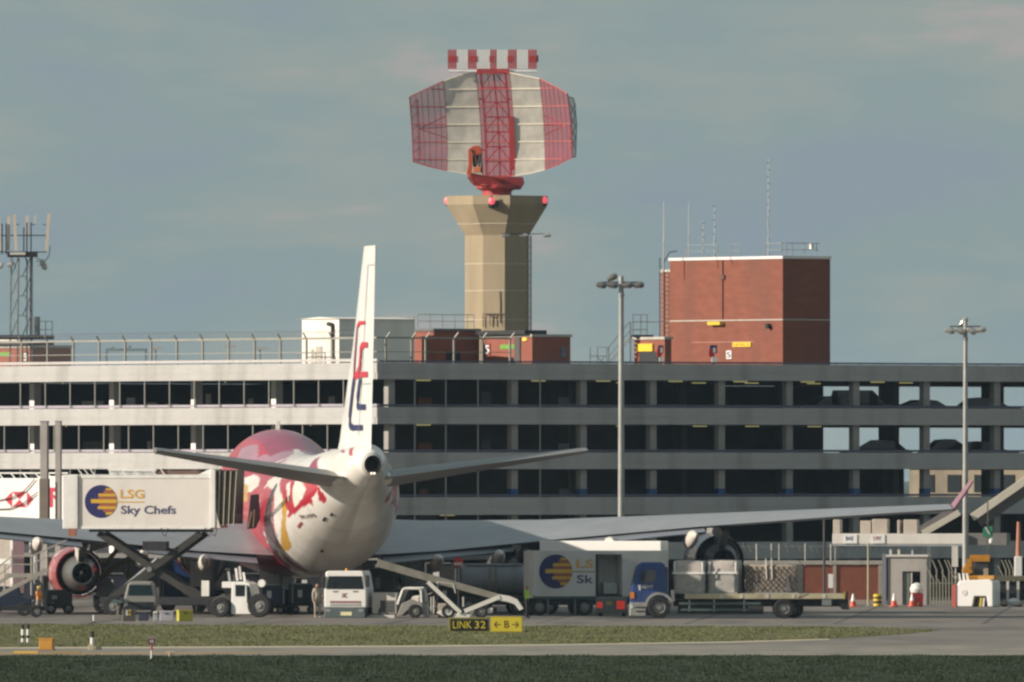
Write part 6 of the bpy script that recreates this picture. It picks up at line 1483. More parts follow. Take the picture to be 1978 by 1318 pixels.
def pallet(label, px0, px1, py0, m_top, m_low, seed, net=None):
    rg = random.Random(seed); r0 = Matrix.Rotation(R(1), 3, 'Z') @ Vector((X((px0 + px1) / 2), 0.25, 0)); o = thing('cargo_pallet', label, 'cargo pallet', Vector(f.loc) + r0 + Vector((0, 0, deck_z)), R(-10), 'pallets on the blue flatbed')
    w = (px1 - px0) * f.k / 2; h = Z(py0) - deck_z
    b = MB(); nx, nz = 12, 9; ring = []
    # a wrapped stack: rounded block with a rumpled skin
    for j in range(nz + 1):
        zz = 0.08 + (h - 0.08) * j / nz
        for i in range(32):
            a = 2 * math.pi * i / 32; c_, s_ = math.cos(a), math.sin(a); p_ = 0.25
            xx = w * math.copysign(abs(c_) ** p_, c_); yy = 0.9 * math.copysign(abs(s_) ** p_, s_)
            k_ = 1 + rg.uniform(-0.025, 0.025) - (0.05 if j == nz else 0)
            b.v.append((xx * k_, 0.9 + yy * k_, zz + rg.uniform(-0.03, 0.03)))
    for j in range(nz):
        for i in range(32): b.f.append([j * 32 + i, j * 32 + (i + 1) % 32, (j + 1) * 32 + (i + 1) % 32, (j + 1) * 32 + i]); b.mi.append(1 if j < nz * 0.55 else 0)
    b.f.append(list(range(nz * 32, nz * 32 + 32))); b.mi.append(0)
    b.build('sheeted_load', [m_top, m_low], o, smooth=True)
    MB().box(-w, w, 0.0, 1.8, 0.0, 0.08).build('base_board', GREY_METAL, o)
    if net:
        g = MB()
        for i in range(-4, 12):
            x0 = -w + i * w * 0.2
            g.tube((max(-w, x0), -0.04, h * (0.95 if x0 > -w else 0.95 - (-w - x0) / w)), (min(w, x0 + w * 0.9), -0.04, 0.1 + max(0, (x0 + w * 0.9 - w)) / w * h), 0.016, 4)
            g.tube((max(-w, x0), -0.04, 0.1 + (max(0, -w - x0)) / w * h), (min(w, x0 + w * 0.9), -0.04, h * 0.95 - max(0, x0 + w * 0.9 - w) / w * h), 0.016, 4)
        stuff(g.build('cargo_net', net, o))
        MB().prism([(w * 0.55, 0.1), (w * 0.75, 0.1), (w * 0.62, h * 0.7)], -0.06, -0.02).prism([(-w * 0.72, h * 0.55), (-w * 0.55, h * 0.3), (-w * 0.2, h * 0.12), (-w * 0.6, h * 0.22)], -0.06, -0.02).build('dark_tarp', M('grey tarp', (0.12, 0.115, 0.12), 0.8), o)
        for u, hh in ((0.0, 1.5), (-0.2, 1.25)): MB().bar((w * u + 0.05, -0.05, h * 0.5), (w * u, -0.05, h * hh), 0.06).build('stake', CREAM, o)
    else:
        MB().box(-w * 1.01, w * 1.01, -0.05, -0.02, h * 0.60, h * 0.66).build('strap', WHITE, o)
        for u in (-0.9, 0.82): MB().box(w * u, w * u + 0.09, -0.06, -0.03, h * 0.62, h * 0.97).build('strap', WHITE, o)
    return o
SHT = M('pinkish white sheet', (0.58, 0.52, 0.48), 0.7, 0, 0.16, 4, bump=0.4); SHL = M('grey lower wrap', (0.42, 0.40, 0.37), 0.7, 0, 0.2, 3, bump=0.3)  # load turns greyer in its lower half
pallet('pinkish sheeted pallet load directly behind the blue cab', 1299, 1361, 1084, SHT, SHL, 1)
pallet('pinkish sheeted pallet load in the middle of the flatbed', 1366, 1425, 1083, SHT, SHL, 11)
pallet('tan pallet load under a dark net at the rear of the flatbed', 1437, 1543, 1091, M('tan cargo', (0.42, 0.34, 0.27), 0.8, 0, 0.2, 3, bump=0.3), M('tan cargo lower', (0.36, 0.29, 0.24), 0.8, 0, 0.22, 3, bump=0.3), 3, CHAR)
# ------------------------------------------------------------------ right side: wall, hut, canopy
f = FR(1440, 884); X, Z = f.x, f.z
t = thing('boundary_wall', 'low red brick wall with cream piers and coping behind the flatbed lorry', 'wall', f.loc, R(4))
MB().box(X(1440), X(1541), 0, 0.3, 0, Z(1092)).build('pier_panel', M('pale render', (0.50, 0.43, 0.36), 0.8, 0, 0.12, 1.5), t)
MB().box(X(1547), X(1610), 0.02, 0.28, 0.25, Z(1092)).build('brick_panel', M('wall brick', (0.30, 0.10, 0.06), 0.85, 0, 0.12, 1.5, bump=0.2), t)
MB().box(X(1616), X(1698), 0.02, 0.28, 0.25, Z(1092)).build('brick_panel', M('wall brick', (0.30, 0.10, 0.06)), t)
for a, c in ((1541, 1547), (1610, 1616), (1698, 1708)): MB().box(X(a), X(c), -0.03, 0.33, 0, Z(1091)).build('pier', M('pale render', ()), t)
MB().box(X(1436), X(1711), -0.06, 0.36, Z(1090.8), Z(1083)).build('coping', STONE, t); MB().box(X(1547), X(1698), -0.01, 0.3, 0, 0.25).build('plinth', M('pale render', ()), t)
f = FR(1605, 880); t = thing('white_notice', 'small bright white notice board fixed before the red brick wall', 'notice', f.loc)
MB().box(-5 * f.k, 4 * f.k, 0, 0.06, f.z(1136), f.z(1109)).build('board', M('bright white board', (0.85, 0.84, 0.82), 0.4, 0, 0.02), t); MB().box(-0.03, 0.03, 0.061, 0.1, 0, f.z(1112)).build('post', GREY_METAL, t)
f = FR(1712, 880); X, Z = f.x, f.z
HUTP = M('hut pinkish render', (0.48, 0.44, 0.41), 0.8, 0, 0.08, 1.2, dirt=((0.33, 0.30, 0.27), 0.8, 0.5))
t = thing('gate_hut', 'pale flat roofed gate hut with a dark doorway right of the red brick wall', 'hut', f.loc, R(-6))
MB().box(X(1715), X(1743), 0, 2.4, 0, Z(1076)).box(X(1778), X(1790), 0, 2.4, 0, Z(1076)).box(X(1743), X(1778), 0, 2.4, Z(1104), Z(1076)).build('wall', HUTP, t)
MB().box(X(1743), X(1778), 1.2, 1.3, 0, Z(1104)).build('back_wall', CHAR, t)
MB().box(X(1744), X(1757), 0.1, 0.16, 0.02, Z(1106)).build('door', M('door grey green', (0.20, 0.22, 0.19), 0.5), t); MB().box(X(1759), X(1762), 0.08, 0.16, 0.02, Z(1106)).build('door_post', CREAM, t)
MB().box(X(1711), X(1793), -0.1, 2.5, Z(1075.8), Z(1072)).build('roof', CREAM, t)
MB().box(X(1704), X(1712), -0.1, 0.2, 0, Z(1070)).build('gate_pier', M('pier blue grey', (0.22, 0.22, 0.27), 0.7), t)
f = FR(1608, 886); X, Z = f.x, f.z
CANW = M('canopy fascia', (0.70, 0.66, 0.61), 0.5, 0, 0.05, 1.5, dirt=((0.52, 0.47, 0.42), 1, 0.4))
t = thing('covered_walkway', 'white fascia walkway canopy on slim posts above the gate hut', 'canopy', f.loc, R(-8))
MB().box(X(1608), X(1866), 0, 2.2, Z(1051), Z(1031)).build('fascia', CANW, t, bevel=0.02)
MB().box(X(1866.5), X(1945), 0.3, 2.2, Z(1053), Z(1030)).build('end_fascia', M('grey fascia', (0.20, 0.19, 0.18), 0.6), t)
MB().box(X(1608), X(1866), 0.02, 2.18, Z(1055), Z(1051.2)).build('soffit', M('soffit blue grey', (0.34, 0.36, 0.38), 0.6), t)
for px, body, mm in ((1634, 'BAE', M('scrawl navy', (0.08, 0.06, 0.2), 0.6)), (1688, 'UW', M('scrawl red', (0.35, 0.08, 0.16), 0.6))):
    s_ = MB().box(X(px - 3), X(px + 22), -0.05, -0.005, Z(1050), Z(1033)).build('sign_panel', WHITE, t)
    lettering(body, 'lettering', mm, s_, X(px), X(px + 15), Z(1044), Z(1036), -0.055)
for a, c, tp in ((1608, 1622, 1004), (1661, 1682, 1006), (1684, 1714, 1003), (1733, 1738, 1005), (1745, 1772, 1004)):
    MB().box(X(a), X(c), 0.3, 1.4, Z(1031), Z(tp)).build('roof_box', M('roof box cream', (0.58, 0.50, 0.42), 0.6, 0, 0.08, 2), t, bevel=0.03)
for px in (1612, 1720, 1736, 1762, 1846): MB().bar((X(px), 0.3, 0), (X(px), 0.3, Z(1055)), 0.14 if px in (1720, 1736) else 0.08).build('post', CREAM if px != 1612 else POLE, t)
MB().box(X(1840), X(1852), -0.1, 0.2, Z(1095), Z(1055)).build('end_bracket', CREAM, t)
# inclined gangway crossing behind the right pole
f = FR(1780, 893); X, Z = f.x, f.z
t = thing('inclined_gangway', 'pale inclined gangway beams rising to the right edge behind the tall pole', 'gangway', f.loc)
GNG = M('gangway cream', (0.66, 0.60, 0.50), 0.5, 0, 0.06, 1)
MB().bar((X(1782), 0, Z(1031)), (X(1853), 0, Z(990)), 0.34, 1.0).build('lower_beam', GNG, t); MB().bar((X(1878), 0.3, Z(1000)), (X(2000), 0.3, Z(915)), 0.42, 1.0).build('upper_beam', GNG, t)
MB().bar((X(1770), 0.4, Z(1027)), (X(1840), 0.4, Z(984)), 0.3, 0.6).bar((X(1890), 0.6, Z(1008)), (X(2000), 0.6, Z(934)), 0.7, 0.6).build('shade_bars', M('gangway shade grey', (0.16, 0.15, 0.15), 0.7), t)  # dark bars: shade under the gangway, built in as colour
for px in (1795, 1985): MB().bar((X(px), 0.4, 0), (X(px), 0.4, Z(1024 if px < 1900 else 930)), 0.2).build('leg', GREY_METAL, t)
# thin poles
for px, Y, top, base_w, m, lab in ((1592, 872, 995, 0.16, M('dark pole paint', (0.07, 0.065, 0.07), 0.6), 'thin dark pole in front of the red brick wall'), (1677, 868, 1052, 0.12, M('pale ochre pole', (0.48, 0.43, 0.30), 0.6), 'thin pale ochre pole in front of the red brick wall')):
    f = FR(px, Y); t = thing('post', lab, 'post', f.loc, 0, 'thin poles before the brick wall')
    MB().tube((0, 0, 0), (0, 0, f.z(top)), base_w / 2, 8, base_w * 0.4).build('shaft', m, t); MB().lathe([(0.0, 0.1), (0.06, 0.05), (0.09, -0.05)], 8, (0, 0, f.z(top)), 'z').build('cap', m, t); MB().box(-0.15, 0.15, -0.15, 0.15, 0, 0.06).build('foot', POLE, t)
# palisade fence with outward leaning tops
f = FR(1795, 878); X, Z = f.x, f.z
t = thing('palisade_fence', 'pale palisade fence with leaning tops between the gate hut and the white tug', 'fence', f.loc)
PALM = M('palisade steel', (0.45, 0.42, 0.34), 0.6, 0.2, 0.12, 2); rr = random.Random(3); src = None
for px in list(range(1797, 1856, 6)) + list(range(1908, 1965, 7)):
    if src is None: src = MB().bar((0, 0, 0), (0, 0, 1.75), 0.07, 0.03).bar((0, 0, 1.74), (-0.25, 0, 2.25), 0.06, 0.03).build('pale', PALM, t, loc=(X(px), 0, 0))
    else:
        o_ = share(src, t, (X(px), rr.uniform(-0.02, 0.02), 0)); o_.scale = (1, 1, rr.choice((0.75, 0.85, 1.0, 1.15)))
MB().bar((X(1795), 0.05, 0.4), (X(1968), 0.05, 0.4), 0.06).bar((X(1795), 0.05, 1.25), (X(1968), 0.05, 1.25), 0.06).build('rail', PALM, t)
b = MB()
for k in range(30): b.tube((X(1360 + k * 12), 0, Z(1062 + (k % 5) * 2)), (X(1355 + k * 12), 0, Z(1050 + (k % 7) * 2)), 0.014, 4)
b.tube((X(1350), 0, Z(1058)), (X(1720), 0, Z(1058)), 0.02, 4)
t2 = thing('wire_fence', 'pale tangled top wires of a fence over the brick wall', 'fence', (f.loc[0], 888, 0))
stuff(b.build('top_wires', M('dull wire', (0.22, 0.22, 0.21), 0.7), t2))
for px in (1467, 1496, 1511, 1562, 1612): MB().tube((X(px), 0, 0), (X(px), 0, Z(1052)), 0.05, 6).build('post', POLE, t2)
# cones, drum, boards
CONE = M('cone orange red', (0.72, 0.10, 0.05), 0.5, 0, 0.08, 3)
c0 = None
for px, Y, lab in ((1648, 866, 'traffic cone beside the chevron board behind the flatbed tail'), (1727, 868, 'traffic cone in front of the left wall of the gate hut'), (1762, 868, 'traffic cone in front of the gate hut doorway')):
    f = FR(px, Y)
    if c0 is None:
        c0 = t = thing('traffic_cone', lab, 'cone', f.loc, 0, 'traffic cones near the gate hut')
        MB().lathe([(0.20, 0.04), (0.13, 0.34)], 16, axis='z').build('cone_base', CONE, t, smooth=True); MB().lathe([(0.13, 0.34), (0.07, 0.60), (0.05, 0.74), (0.0, 0.75)], 16, axis='z').build('sleeve', WHITE, t, smooth=True)
        MB().box(-0.24, 0.24, -0.24, 0.24, 0, 0.04).build('foot', CONE, t)
    else: dup(c0, f.loc, R(20), lab)
f = FR(1638, 868); t = thing('chevron_board', 'black and yellow striped board leaning behind the flatbed tail', 'board', f.loc)
MB().prism([(-0.28, 0.0), (-0.02, 0.0), (0.02, 0.85), (-0.12, 0.88)], 0, 0.08).build('panel', CHAR, t); MB().prism([(-0.29, 0.3), (-0.2, 0.3), (-0.14, 0.85), (-0.19, 0.85)], -0.02, -0.004).build('stripe', YELLOW, t)
f = FR(1695, 872); t = thing('safety_drum', 'yellow and black safety drum before the red brick wall', 'drum', f.loc)
MB().lathe([(0.24, 0.0), (0.24, 0.62), (0.18, 0.68), (0.0, 0.68)], 16, axis='z').build('body', YELLOW, t, smooth=True); MB().lathe([(0.245, 0.15), (0.247, 0.28)], 16, axis='z').lathe([(0.245, 0.42), (0.247, 0.52)], 16, axis='z').build('band', CHAR, t)
f = FR(1774, 868); t = thing('waste_bin', 'red bin topped by a full white sack outside the gate hut', 'bin', f.loc, R(10))
MB().prism([(-0.30, 0.0), (0.26, 0.0), (0.30, 0.75), (-0.34, 0.75)], 0, 0.6).build('bin_body', RED, t, bevel=0.03)
MB().lathe([(0.0, 0.0), (0.36, 0.06), (0.42, 0.25), (0.32, 0.5), (0.12, 0.6), (0.0, 0.62)], 14, (-0.02, 0.3, 0.74), 'z').build('sack', M('white sack', (0.75, 0.72, 0.66), 0.5), t, smooth=True); MB().box(-0.08, 0.02, -0.03, 0.0, 0.02, 0.25).build('plate', YELLOW, t)
# white tug with a low arch, orange digger behind, dark trailer
f = FR(1880, 866); X, Z = f.x, f.z
t = thing('white_tug', 'white tug with an arched wheel opening near the right edge', 'tug', f.loc, R(-16))
MB().prism([(X(1846), Z(1172)), (X(1878), Z(1172)), (X(1882), Z(1152)), (X(1906), Z(1152)), (X(1909), Z(1172)), (X(1919), Z(1172)), (X(1919), Z(1124)), (X(1912), Z(1119)), (X(1852), Z(1122)), (X(1845), Z(1136))], 0, 1.7).build('body', M('tug white', (0.84, 0.82, 0.79), 0.35, 0, 0.03, 1), t, bevel=0.05)
MB().box(X(1884), X(1916), 0.6, 1.5, Z(1119), Z(1112)).build('hood', M('tug orange deck', (0.55, 0.28, 0.05), 0.6), t)
MB().tube((X(1862), -0.03, Z(1145)), (X(1862), 0.0, Z(1145)), 0.17, 14).build('roundel', M('pale roundel', (0.68, 0.62, 0.62), 0.6), t)
for px in (1893, 1899): MB().bar((X(px), 0.1, Z(1172)), (X(px + 2), 0.1, Z(1155)), 0.1).build('strut', YELLOW if px < 1895 else CREAM, t)
MB().box(X(1838), X(1846), -0.05, 0.4, Z(1174), Z(1130)).build('front_buffer', M('buffer red', (0.5, 0.1, 0.08), 0.6), t)
wheel(t, X(1895), 0.3, 0.38); wheel(t, X(1858), 0.3, 0.36)
for px in (1850, 1858, 1866): MB().bar((X(px), 0.5, Z(1122)), (X(px - 3), 0.5, Z(1108)), 0.09).build('stake', WHITE, t)
f = FR(1885, 872); X, Z = f.x, f.z
DIG = M('digger orange', (0.60, 0.27, 0.03), 0.5, 0, 0.12, 2)
t = thing('digger', 'orange digger with a bent arm behind the white tug', 'digger', f.loc)
MB().prism([(X(1868), 0.4), (X(1915), 0.4), (X(1915), Z(1112)), (X(1868), Z(1112))], 0, 1.6).build('body', DIG, t, bevel=0.06)
MB().box(X(1882), X(1910), 0.2, 1.4, Z(1112), Z(1085)).build('cab', M('cab dark', (0.06, 0.06, 0.06), 0.4), t, bevel=0.04); MB().box(X(1880), X(1912), 0.1, 1.5, Z(1085), Z(1078)).build('cab_roof', DIG, t)
MB().bar((X(1876), 0.4, Z(1108)), (X(1872), 0.4, Z(1080)), 0.28).build('arm', DIG, t); MB().bar((X(1874), 0.4, Z(1076)), (X(1912), 0.4, Z(1076)), 0.22).bar((X(1862), 0.4, Z(1100)), (X(1880), 0.4, Z(1078)), 0.2).build('boom', DIG, t)
MB().prism([(X(1858), Z(1104)), (X(1864), Z(1092)), (X(1874), Z(1094)), (X(1880), Z(1106)), (X(1870), Z(1112))], 0, 0.8).build('bucket', DIG, t, bevel=0.03); MB().box(X(1900), X(1909), 0.1, 0.19, Z(1116), Z(1098)).build('door', M('cab cream', (0.5, 0.4, 0.28), 0.6), t)
wheel(t, X(1878), 0.0, 0.42, 0.5); wheel(t, X(1906), 0.0, 0.42, 0.5)
f = FR(1960, 868); X, Z = f.x, f.z
t = thing('platform_trailer', 'dark platform trailer with upright pale stakes at the right edge', 'trailer', f.loc)
MB().box(X(1922), X(2010), 0, 1.8, Z(1122), Z(1113)).build('deck', M('trailer deck', (0.16, 0.15, 0.10), 0.6), t); MB().box(X(1926), X(2010), 0.2, 1.7, 0.35, Z(1124)).build('body', CHAR, t)
for px in (1944, 1964): MB().box(X(px), X(px + 5), -0.06, 0.0, 0.35, Z(1123)).build('stake', CREAM, t)
MB().box(X(1918), X(2010), -0.1, 0.3, 0.12, 0.34).build('skirt', M('skirt cream', (0.62, 0.50, 0.36), 0.6), t); MB().lathe([(0.0, 0.0), (0.35, 0.05), (0.4, 0.25), (0.2, 0.42), (0.0, 0.45)], 14, (X(1958), -0.2, 0.05), 'z').build('wheel_cover', WHITE, t, smooth=True)
wheel(t, X(1940), 0.1, 0.33); wheel(t, X(1990), 0.1, 0.33)
f = FR(1967, 870); t = thing('wind_pole', 'tapering rust orange and white pole rising at the right edge', 'pole', f.loc, 0)
MB().tube((0, 0, f.z(1110)), (0.02, 0, f.z(1008)), 0.20, 10, 0.10).build('upper_pole', M('rust orange pole', (0.50, 0.22, 0.14), 0.6), t); MB().box(-0.22, 0.22, -0.2, 0.2, 0, f.z(1075)).build('white_box', WHITE, t, bevel=0.04)
f = FR(1908, 880); t = thing('green_sign', 'small green sign with a white lamp on a thin post near the right edge', 'sign', f.loc)
MB().prism([(-0.28, f.z(1038)), (0.28, f.z(1038)), (0.28, f.z(1016)), (-0.28, f.z(1020))], 0, 0.05).build('board', M('sign green', (0.05, 0.24, 0.14), 0.5), t); MB().bar((0, 0.06, 0), (0, 0.06, f.z(960)), 0.07).build('post', M('post olive', (0.16, 0.15, 0.12), 0.6), t)
MB().bar((-0.15, -0.02, f.z(1018)), (0.12, -0.02, f.z(1032)), 0.06).build('slash', WHITE, t); MB().lathe([(0, -0.2), (0.12, -0.1), (0.14, 0.1), (0, 0.2)], 10, (0.2, -0.1, f.z(1046)), 'z').build('lamp', WHITE, t, smooth=True)

# ------------------------------------------------------------------ clutter below the wings, with added containers to darken the gaps
def dolly(label, px0, px1, py0, Y, m, rz=0, cat='baggage dolly'):
    f = FR((px0 + px1) / 2, Y); w = (px1 - px0) * f.k / 2; h = f.z(py0)
    t = thing('baggage_dolly', label, cat, f.loc, R(rz))
    MB().box(-w, w, 0, 1.6, 0.42, 0.56).build('bed', DARK, t)
    MB().prism([(-w * 0.96, 0.565), (w * 0.96, 0.565), (w * 0.96, h - 0.3), (w * 0.7, h), (-w * 0.96, h)], 0.1, 1.5).build('container', m, t, bevel=0.03)
    MB().bar((-w, 0.05, 0.56), (-w, 0.05, h), 0.07).bar((w, 0.05, 0.56), (w, 0.05, h - 0.3), 0.07).bar((-w, 0.05, h), (w * 0.7, 0.05, h), 0.07).build('frame', GREY_METAL, t)
    MB().box(-w * 0.5, -w * 0.1, 0.08, 0.099, h * 0.55, h * 0.8).build('label_card', WHITE, t)
    wheel(t, -w * 0.7, 0.1, 0.22, 0.14); wheel(t, w * 0.7, 0.1, 0.22, 0.14)
    return t
dolly('dark teal baggage container on a dolly beneath the belly left of the white lorry', 565, 608, 1128, 826, M('teal dark container', (0.035, 0.06, 0.065), 0.6), 10)
dolly('grey baggage container on a dolly behind the white baggage tractor', 712, 762, 1098, 832, M('container grey', (0.16, 0.16, 0.16), 0.5, 0.2), -6)
dolly('dark baggage container on a dolly beneath the conveyor', 845, 885, 1130, 826, M('container dark', (0.05, 0.055, 0.06), 0.6), 4)
dolly('brown baggage container on a dolly between the conveyor and the tail', 775, 815, 1105, 842, M('container brown', (0.11, 0.085, 0.06), 0.6), -12)
dolly('dark blue baggage container on a dolly behind the white cargo tractor', 505, 548, 1130, 822, M('container blue', (0.02, 0.035, 0.08), 0.5), 5)

for px0, px1, py, Y, c, lab in ((20, 78, 1120, 862, (0.03, 0.04, 0.06), 'added dark navy filler container on a dolly behind the boarding stairs'), (82, 128, 1112, 866, (0.06, 0.05, 0.04), 'added brown black filler container on a dolly beyond the red engine'),
    (196, 246, 1108, 868, (0.025, 0.03, 0.05), 'added dark blue grey filler container on a dolly behind the ochre loader'), (404, 452, 1100, 866, (0.03, 0.035, 0.035), 'added blackish filler container on a dolly behind the stakes of the cargo tractor'),
    (456, 510, 1108, 870, (0.05, 0.045, 0.05), 'added charcoal filler container on a dolly under the left wing root'), (515, 566, 1112, 872, (0.02, 0.035, 0.045), 'added dark petrol filler container on a dolly under the belly'),
    (570, 622, 1108, 874, (0.04, 0.04, 0.05), 'added slate filler container on a dolly behind the person in beige'), (640, 704, 1106, 876, (0.03, 0.03, 0.035), 'added black filler container on a dolly straight behind the white lorry'),
    (728, 780, 1090, 868, (0.05, 0.06, 0.07), 'added steel blue filler container on a dolly behind the conveyor head'), (822, 880, 1088, 870, (0.03, 0.03, 0.03), 'added tall black filler container on a dolly left of the round red sign')):
    dolly(lab, px0, px1, py, Y, M('container %d' % px0, c, 0.6, 0.1, 0.2, 2), (px0 % 17) - 8)  # row of dark containers added to fill shadowed gaps between vehicles
# ------------------------------------------------------------------ floodlight poles
def floodpole(label, px, Y, top, heads, rad0, rad1):
    f = FR(px, Y); Zt = f.z(top); t = thing('floodlight_pole', label, 'floodlight', f.loc, 0, 'tall apron floodlight poles')
    MB().tube((0, 0, 0), (0, 0, Zt), rad0, 16, rad1).build('shaft', POLE, t, smooth=True)
    MB().tube((0, 0, Zt - 1.1), (0, 0, Zt - 0.95), rad1 * 1.35, 12).build('collar', GREY_METAL, t); MB().tube((0, 0, 0), (0, 0, 0.6), rad0 * 1.25, 12).build('base', GREY_METAL, t)
    MB().bar((f.x(px + heads[0][0]), 0, Zt - 0.32), (f.x(px + heads[-1][0]), 0, Zt - 0.32), 0.07).build('cross_arm', DARK, t)
    for dx, dy, tilt in heads:
        big = px > 1500
        o = MB().lathe([(0.02, -0.42), (0.17, -0.34), (0.25, -0.05), (0.25, 0.2), (0.14, 0.36), (0.02, 0.38)], 12, (0, 0, 0), 'x').build('lamp_head', M('glint-toned lamp housing', (0.55, 0.53, 0.48), 0.22, 0.7, 0.15, 3) if big else M('lamp housing', (0.24, 0.23, 0.22), 0.3, 0.5, 0.15, 3), t, smooth=True, loc=(f.x(px + dx), -0.15 if dy > -4 else 0.2, Zt - 0.45 + dy * -0.03))  # right pole's heads get a brighter colour for sun glints
        o.rotation_euler = (0, R(tilt), 0); o.scale = (0.78, 0.8, 0.72)
        MB().box(-0.28, 0.1, -0.22, 0.22, -0.262, -0.23).build('lens', M('lamp glass pale', (0.6, 0.58, 0.52), 0.15, 0.1), o)
    return t
floodpole('tall apron floodlight pole rising behind the second catering truck', 1200, 838, 534, [(-38, 1, 6), (-16, 1, 6), (-17, -13, -25), (13, 1, -5), (34, 1, -5)], 0.20, 0.13)
floodpole('tall apron floodlight pole near the right edge before the walkway canopy', 1865, 876, 620, [(-30, 4, 8), (-10, 4, 30), (-3, -14, -50), (12, 4, 30), (30, 2, -8)], 0.19, 0.11)

# ------------------------------------------------------------------ taxiway signs and markers on the grass
f = FR(905, 731); X, Z = f.x, f.z
t = thing('taxiway_sign', 'black taxiway sign with yellow LINK 32 lettering on the grass', 'sign', f.loc)
BLK = M('sign black', (0.018, 0.015, 0.012), 0.5); SYEL = M('sign yellow', (0.82, 0.66, 0.05), 0.5, 0, 0.05, 2)
MB().box(X(866), X(945), 0, 0.18, Z(1222), Z(1193)).build('cabinet', M('cabinet olive', (0.30, 0.27, 0.08), 0.6), t, bevel=0.01)
MB().box(X(870), X(943), -0.012, -0.002, Z(1219), Z(1196)).build('face', BLK, t)
lettering('LINK', 'lettering', SYEL, t, X(875), X(911), Z(1214), Z(1200), -0.02, bold=0.0); lettering('32', 'lettering', SYEL, t, X(917), X(938), Z(1214), Z(1200), -0.02, bold=0.0)
for px in (874, 905, 938): MB().tube((X(px), 0.09, 0), (X(px), 0.09, Z(1222)), 0.04, 8).build('leg', GREY_METAL, t)
f = FR(978, 731); X, Z = f.x, f.z
t = thing('direction_sign', 'yellow taxiway direction sign with B between two arrows on the grass', 'sign', f.loc)
MB().box(X(947.5), X(1009), 0.0, 0.18, Z(1222), Z(1191)).build('cabinet', M('cabinet dark yellow', (0.55, 0.40, 0.03), 0.6), t, bevel=0.01)
MB().box(X(949), X(1008), -0.012, -0.002, Z(1220), Z(1193)).build('face', SYEL, t)
BRN = M('sign lettering brown', (0.16, 0.06, 0.015), 0.6)
lettering('B', 'lettering', BRN, t, X(974), X(983), Z(1213), Z(1199), -0.02, bold=0.0)
for s_, xa, xb in ((1, 955, 967), (-1, 1001, 989)):
    MB().box(X(xa), X(xb), -0.02, -0.013, Z(1207.6), Z(1205.8)).bar((X(xa), -0.017, Z(1206.7)), (X(xa + s_ * 5), -0.017, Z(1201)), 0.045, 0.008).bar((X(xa), -0.017, Z(1206.7)), (X(xa + s_ * 5), -0.017, Z(1212.4)), 0.045, 0.008).build('arrow', BRN, t)
for px in (955, 1001): MB().tube((X(px), 0.09, 0), (X(px), 0.09, Z(1222)), 0.04, 8).build('leg', GREY_METAL, t)
def striped(label, px, Y, top, bands, r=0.075):
    f = FR(px, Y); t = thing('marker_post', label, 'marker post', f.loc, 0, 'black and white marker posts')
    z0 = 0
    for z1, c in bands:
        MB().tube((0, 0, z0), (0, 0, z1), r, 10).build('band', WHITE if c else CHAR, t); z0 = z1
    MB().box(-0.12, 0.12, -0.12, 0.12, 0, 0.03).build('foot', DARK, t)
    return t
p1_ = striped('black and white striped post on the verge at the far left, left of the pair', 44, 687, 1205, [(0.22, 1), (0.35, 0), (0.62, 1), (0.84, 0)])
f = FR(54, 687); dup(p1_, f.loc, 0, 'black and white striped post on the verge at the far left, right of the pair')
striped('single black and white striped post on a cream block beside the taxiway', 178, 664, 1222, [(0.08, 0), (0.20, 0), (0.5, 1), (0.76, 0)], 0.085)
f = FR(176, 660); t = thing('marker_block', 'cream concrete block at the foot of the single striped post', 'block', f.loc); MB().box(-0.13, 0.13, 0, 0.3, 0, 0.22).build('block', M('cream block', (0.62, 0.52, 0.36), 0.8), t, bevel=0.02); MB().box(0.2, 0.45, 0, 0.3, 0, 0.14).build('stub', CONC_IN, t)
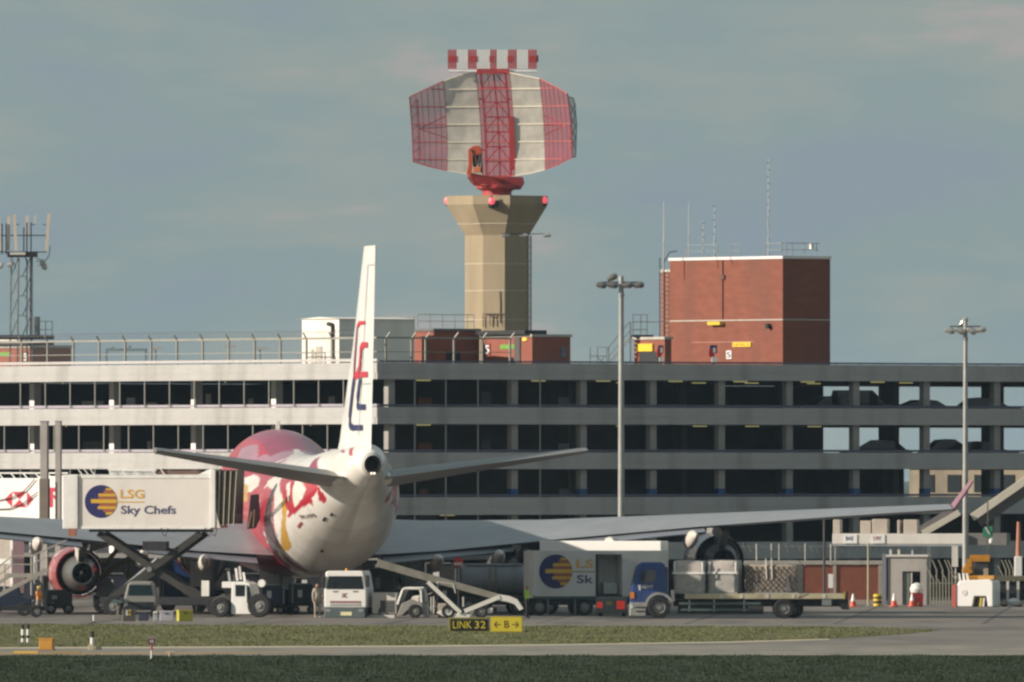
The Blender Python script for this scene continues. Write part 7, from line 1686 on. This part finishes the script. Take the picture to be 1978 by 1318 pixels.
striped('small white topped peg at the apron edge above the single striped post', 181, 776, 1190, [(0.1, 0), (0.4, 1)], 0.045)
f = FR(88, 659); X, Z = f.x, f.z
t = thing('orange_box', 'plain orange box standing beside the taxiway at the left', 'box', f.loc, R(-8))
ORB = M('box orange', (0.62, 0.30, 0.05), 0.6, 0, 0.1, 3, dirt=((0.4, 0.18, 0.03), 3, 0.5))
MB().box(X(75), X(102), 0, 0.5, 0.03, Z(1234)).build('body', ORB, t, bevel=0.03); MB().box(X(73), X(104), -0.03, 0.53, 0, 0.05).build('base', M('box base', (0.30, 0.15, 0.05), 0.7), t); MB().box(X(74), X(103), -0.015, 0.515, Z(1236), Z(1233)).build('lid', ORB, t, bevel=0.01)
f = FR(292, 628); X, Z = f.x, f.z
t = thing('hydrant_sign', 'small maroon H sign on a red and white peg in the dark grass', 'sign', f.loc)
s_ = MB().box(X(285), X(300), 0, 0.03, Z(1246), Z(1231)).build('plate', M('sign rim pale', (0.45, 0.38, 0.36), 0.6), t); MB().box(X(286), X(299), -0.008, -0.002, Z(1245), Z(1233)).build('face', M('maroon face', (0.13, 0.03, 0.04), 0.6), s_)
lettering('H', 'lettering', WHITE, s_, X(290), X(296), Z(1243), Z(1235), -0.012)
MB().tube((0.02, 0.02, Z(1257)), (0.02, 0.02, Z(1246)), 0.04, 8).build('upper_peg', M('peg red', (0.45, 0.06, 0.06), 0.6), t); MB().tube((0.0, 0.02, 0), (0.02, 0.02, Z(1257)), 0.035, 8).build('lower_peg', WHITE, t)
f = FR(328, 634); t = thing('ground_light', 'small pale branching ground light in the dark grass beside the H sign', 'ground light', f.loc)
GL = M('ground light shell', (0.60, 0.46, 0.32), 0.6)
MB().tube((0, 0, 0), (0, 0, 0.2), 0.05, 8, 0.07).build('stem', GL, t)
for a in (-0.2, -0.1, 0.0, 0.12, 0.22): MB().tube((a * 0.4, 0, 0.18), (a, 0, 0.28 - abs(a) * 0.2), 0.05, 6, 0.035).build('lamp_arm', GL, t)
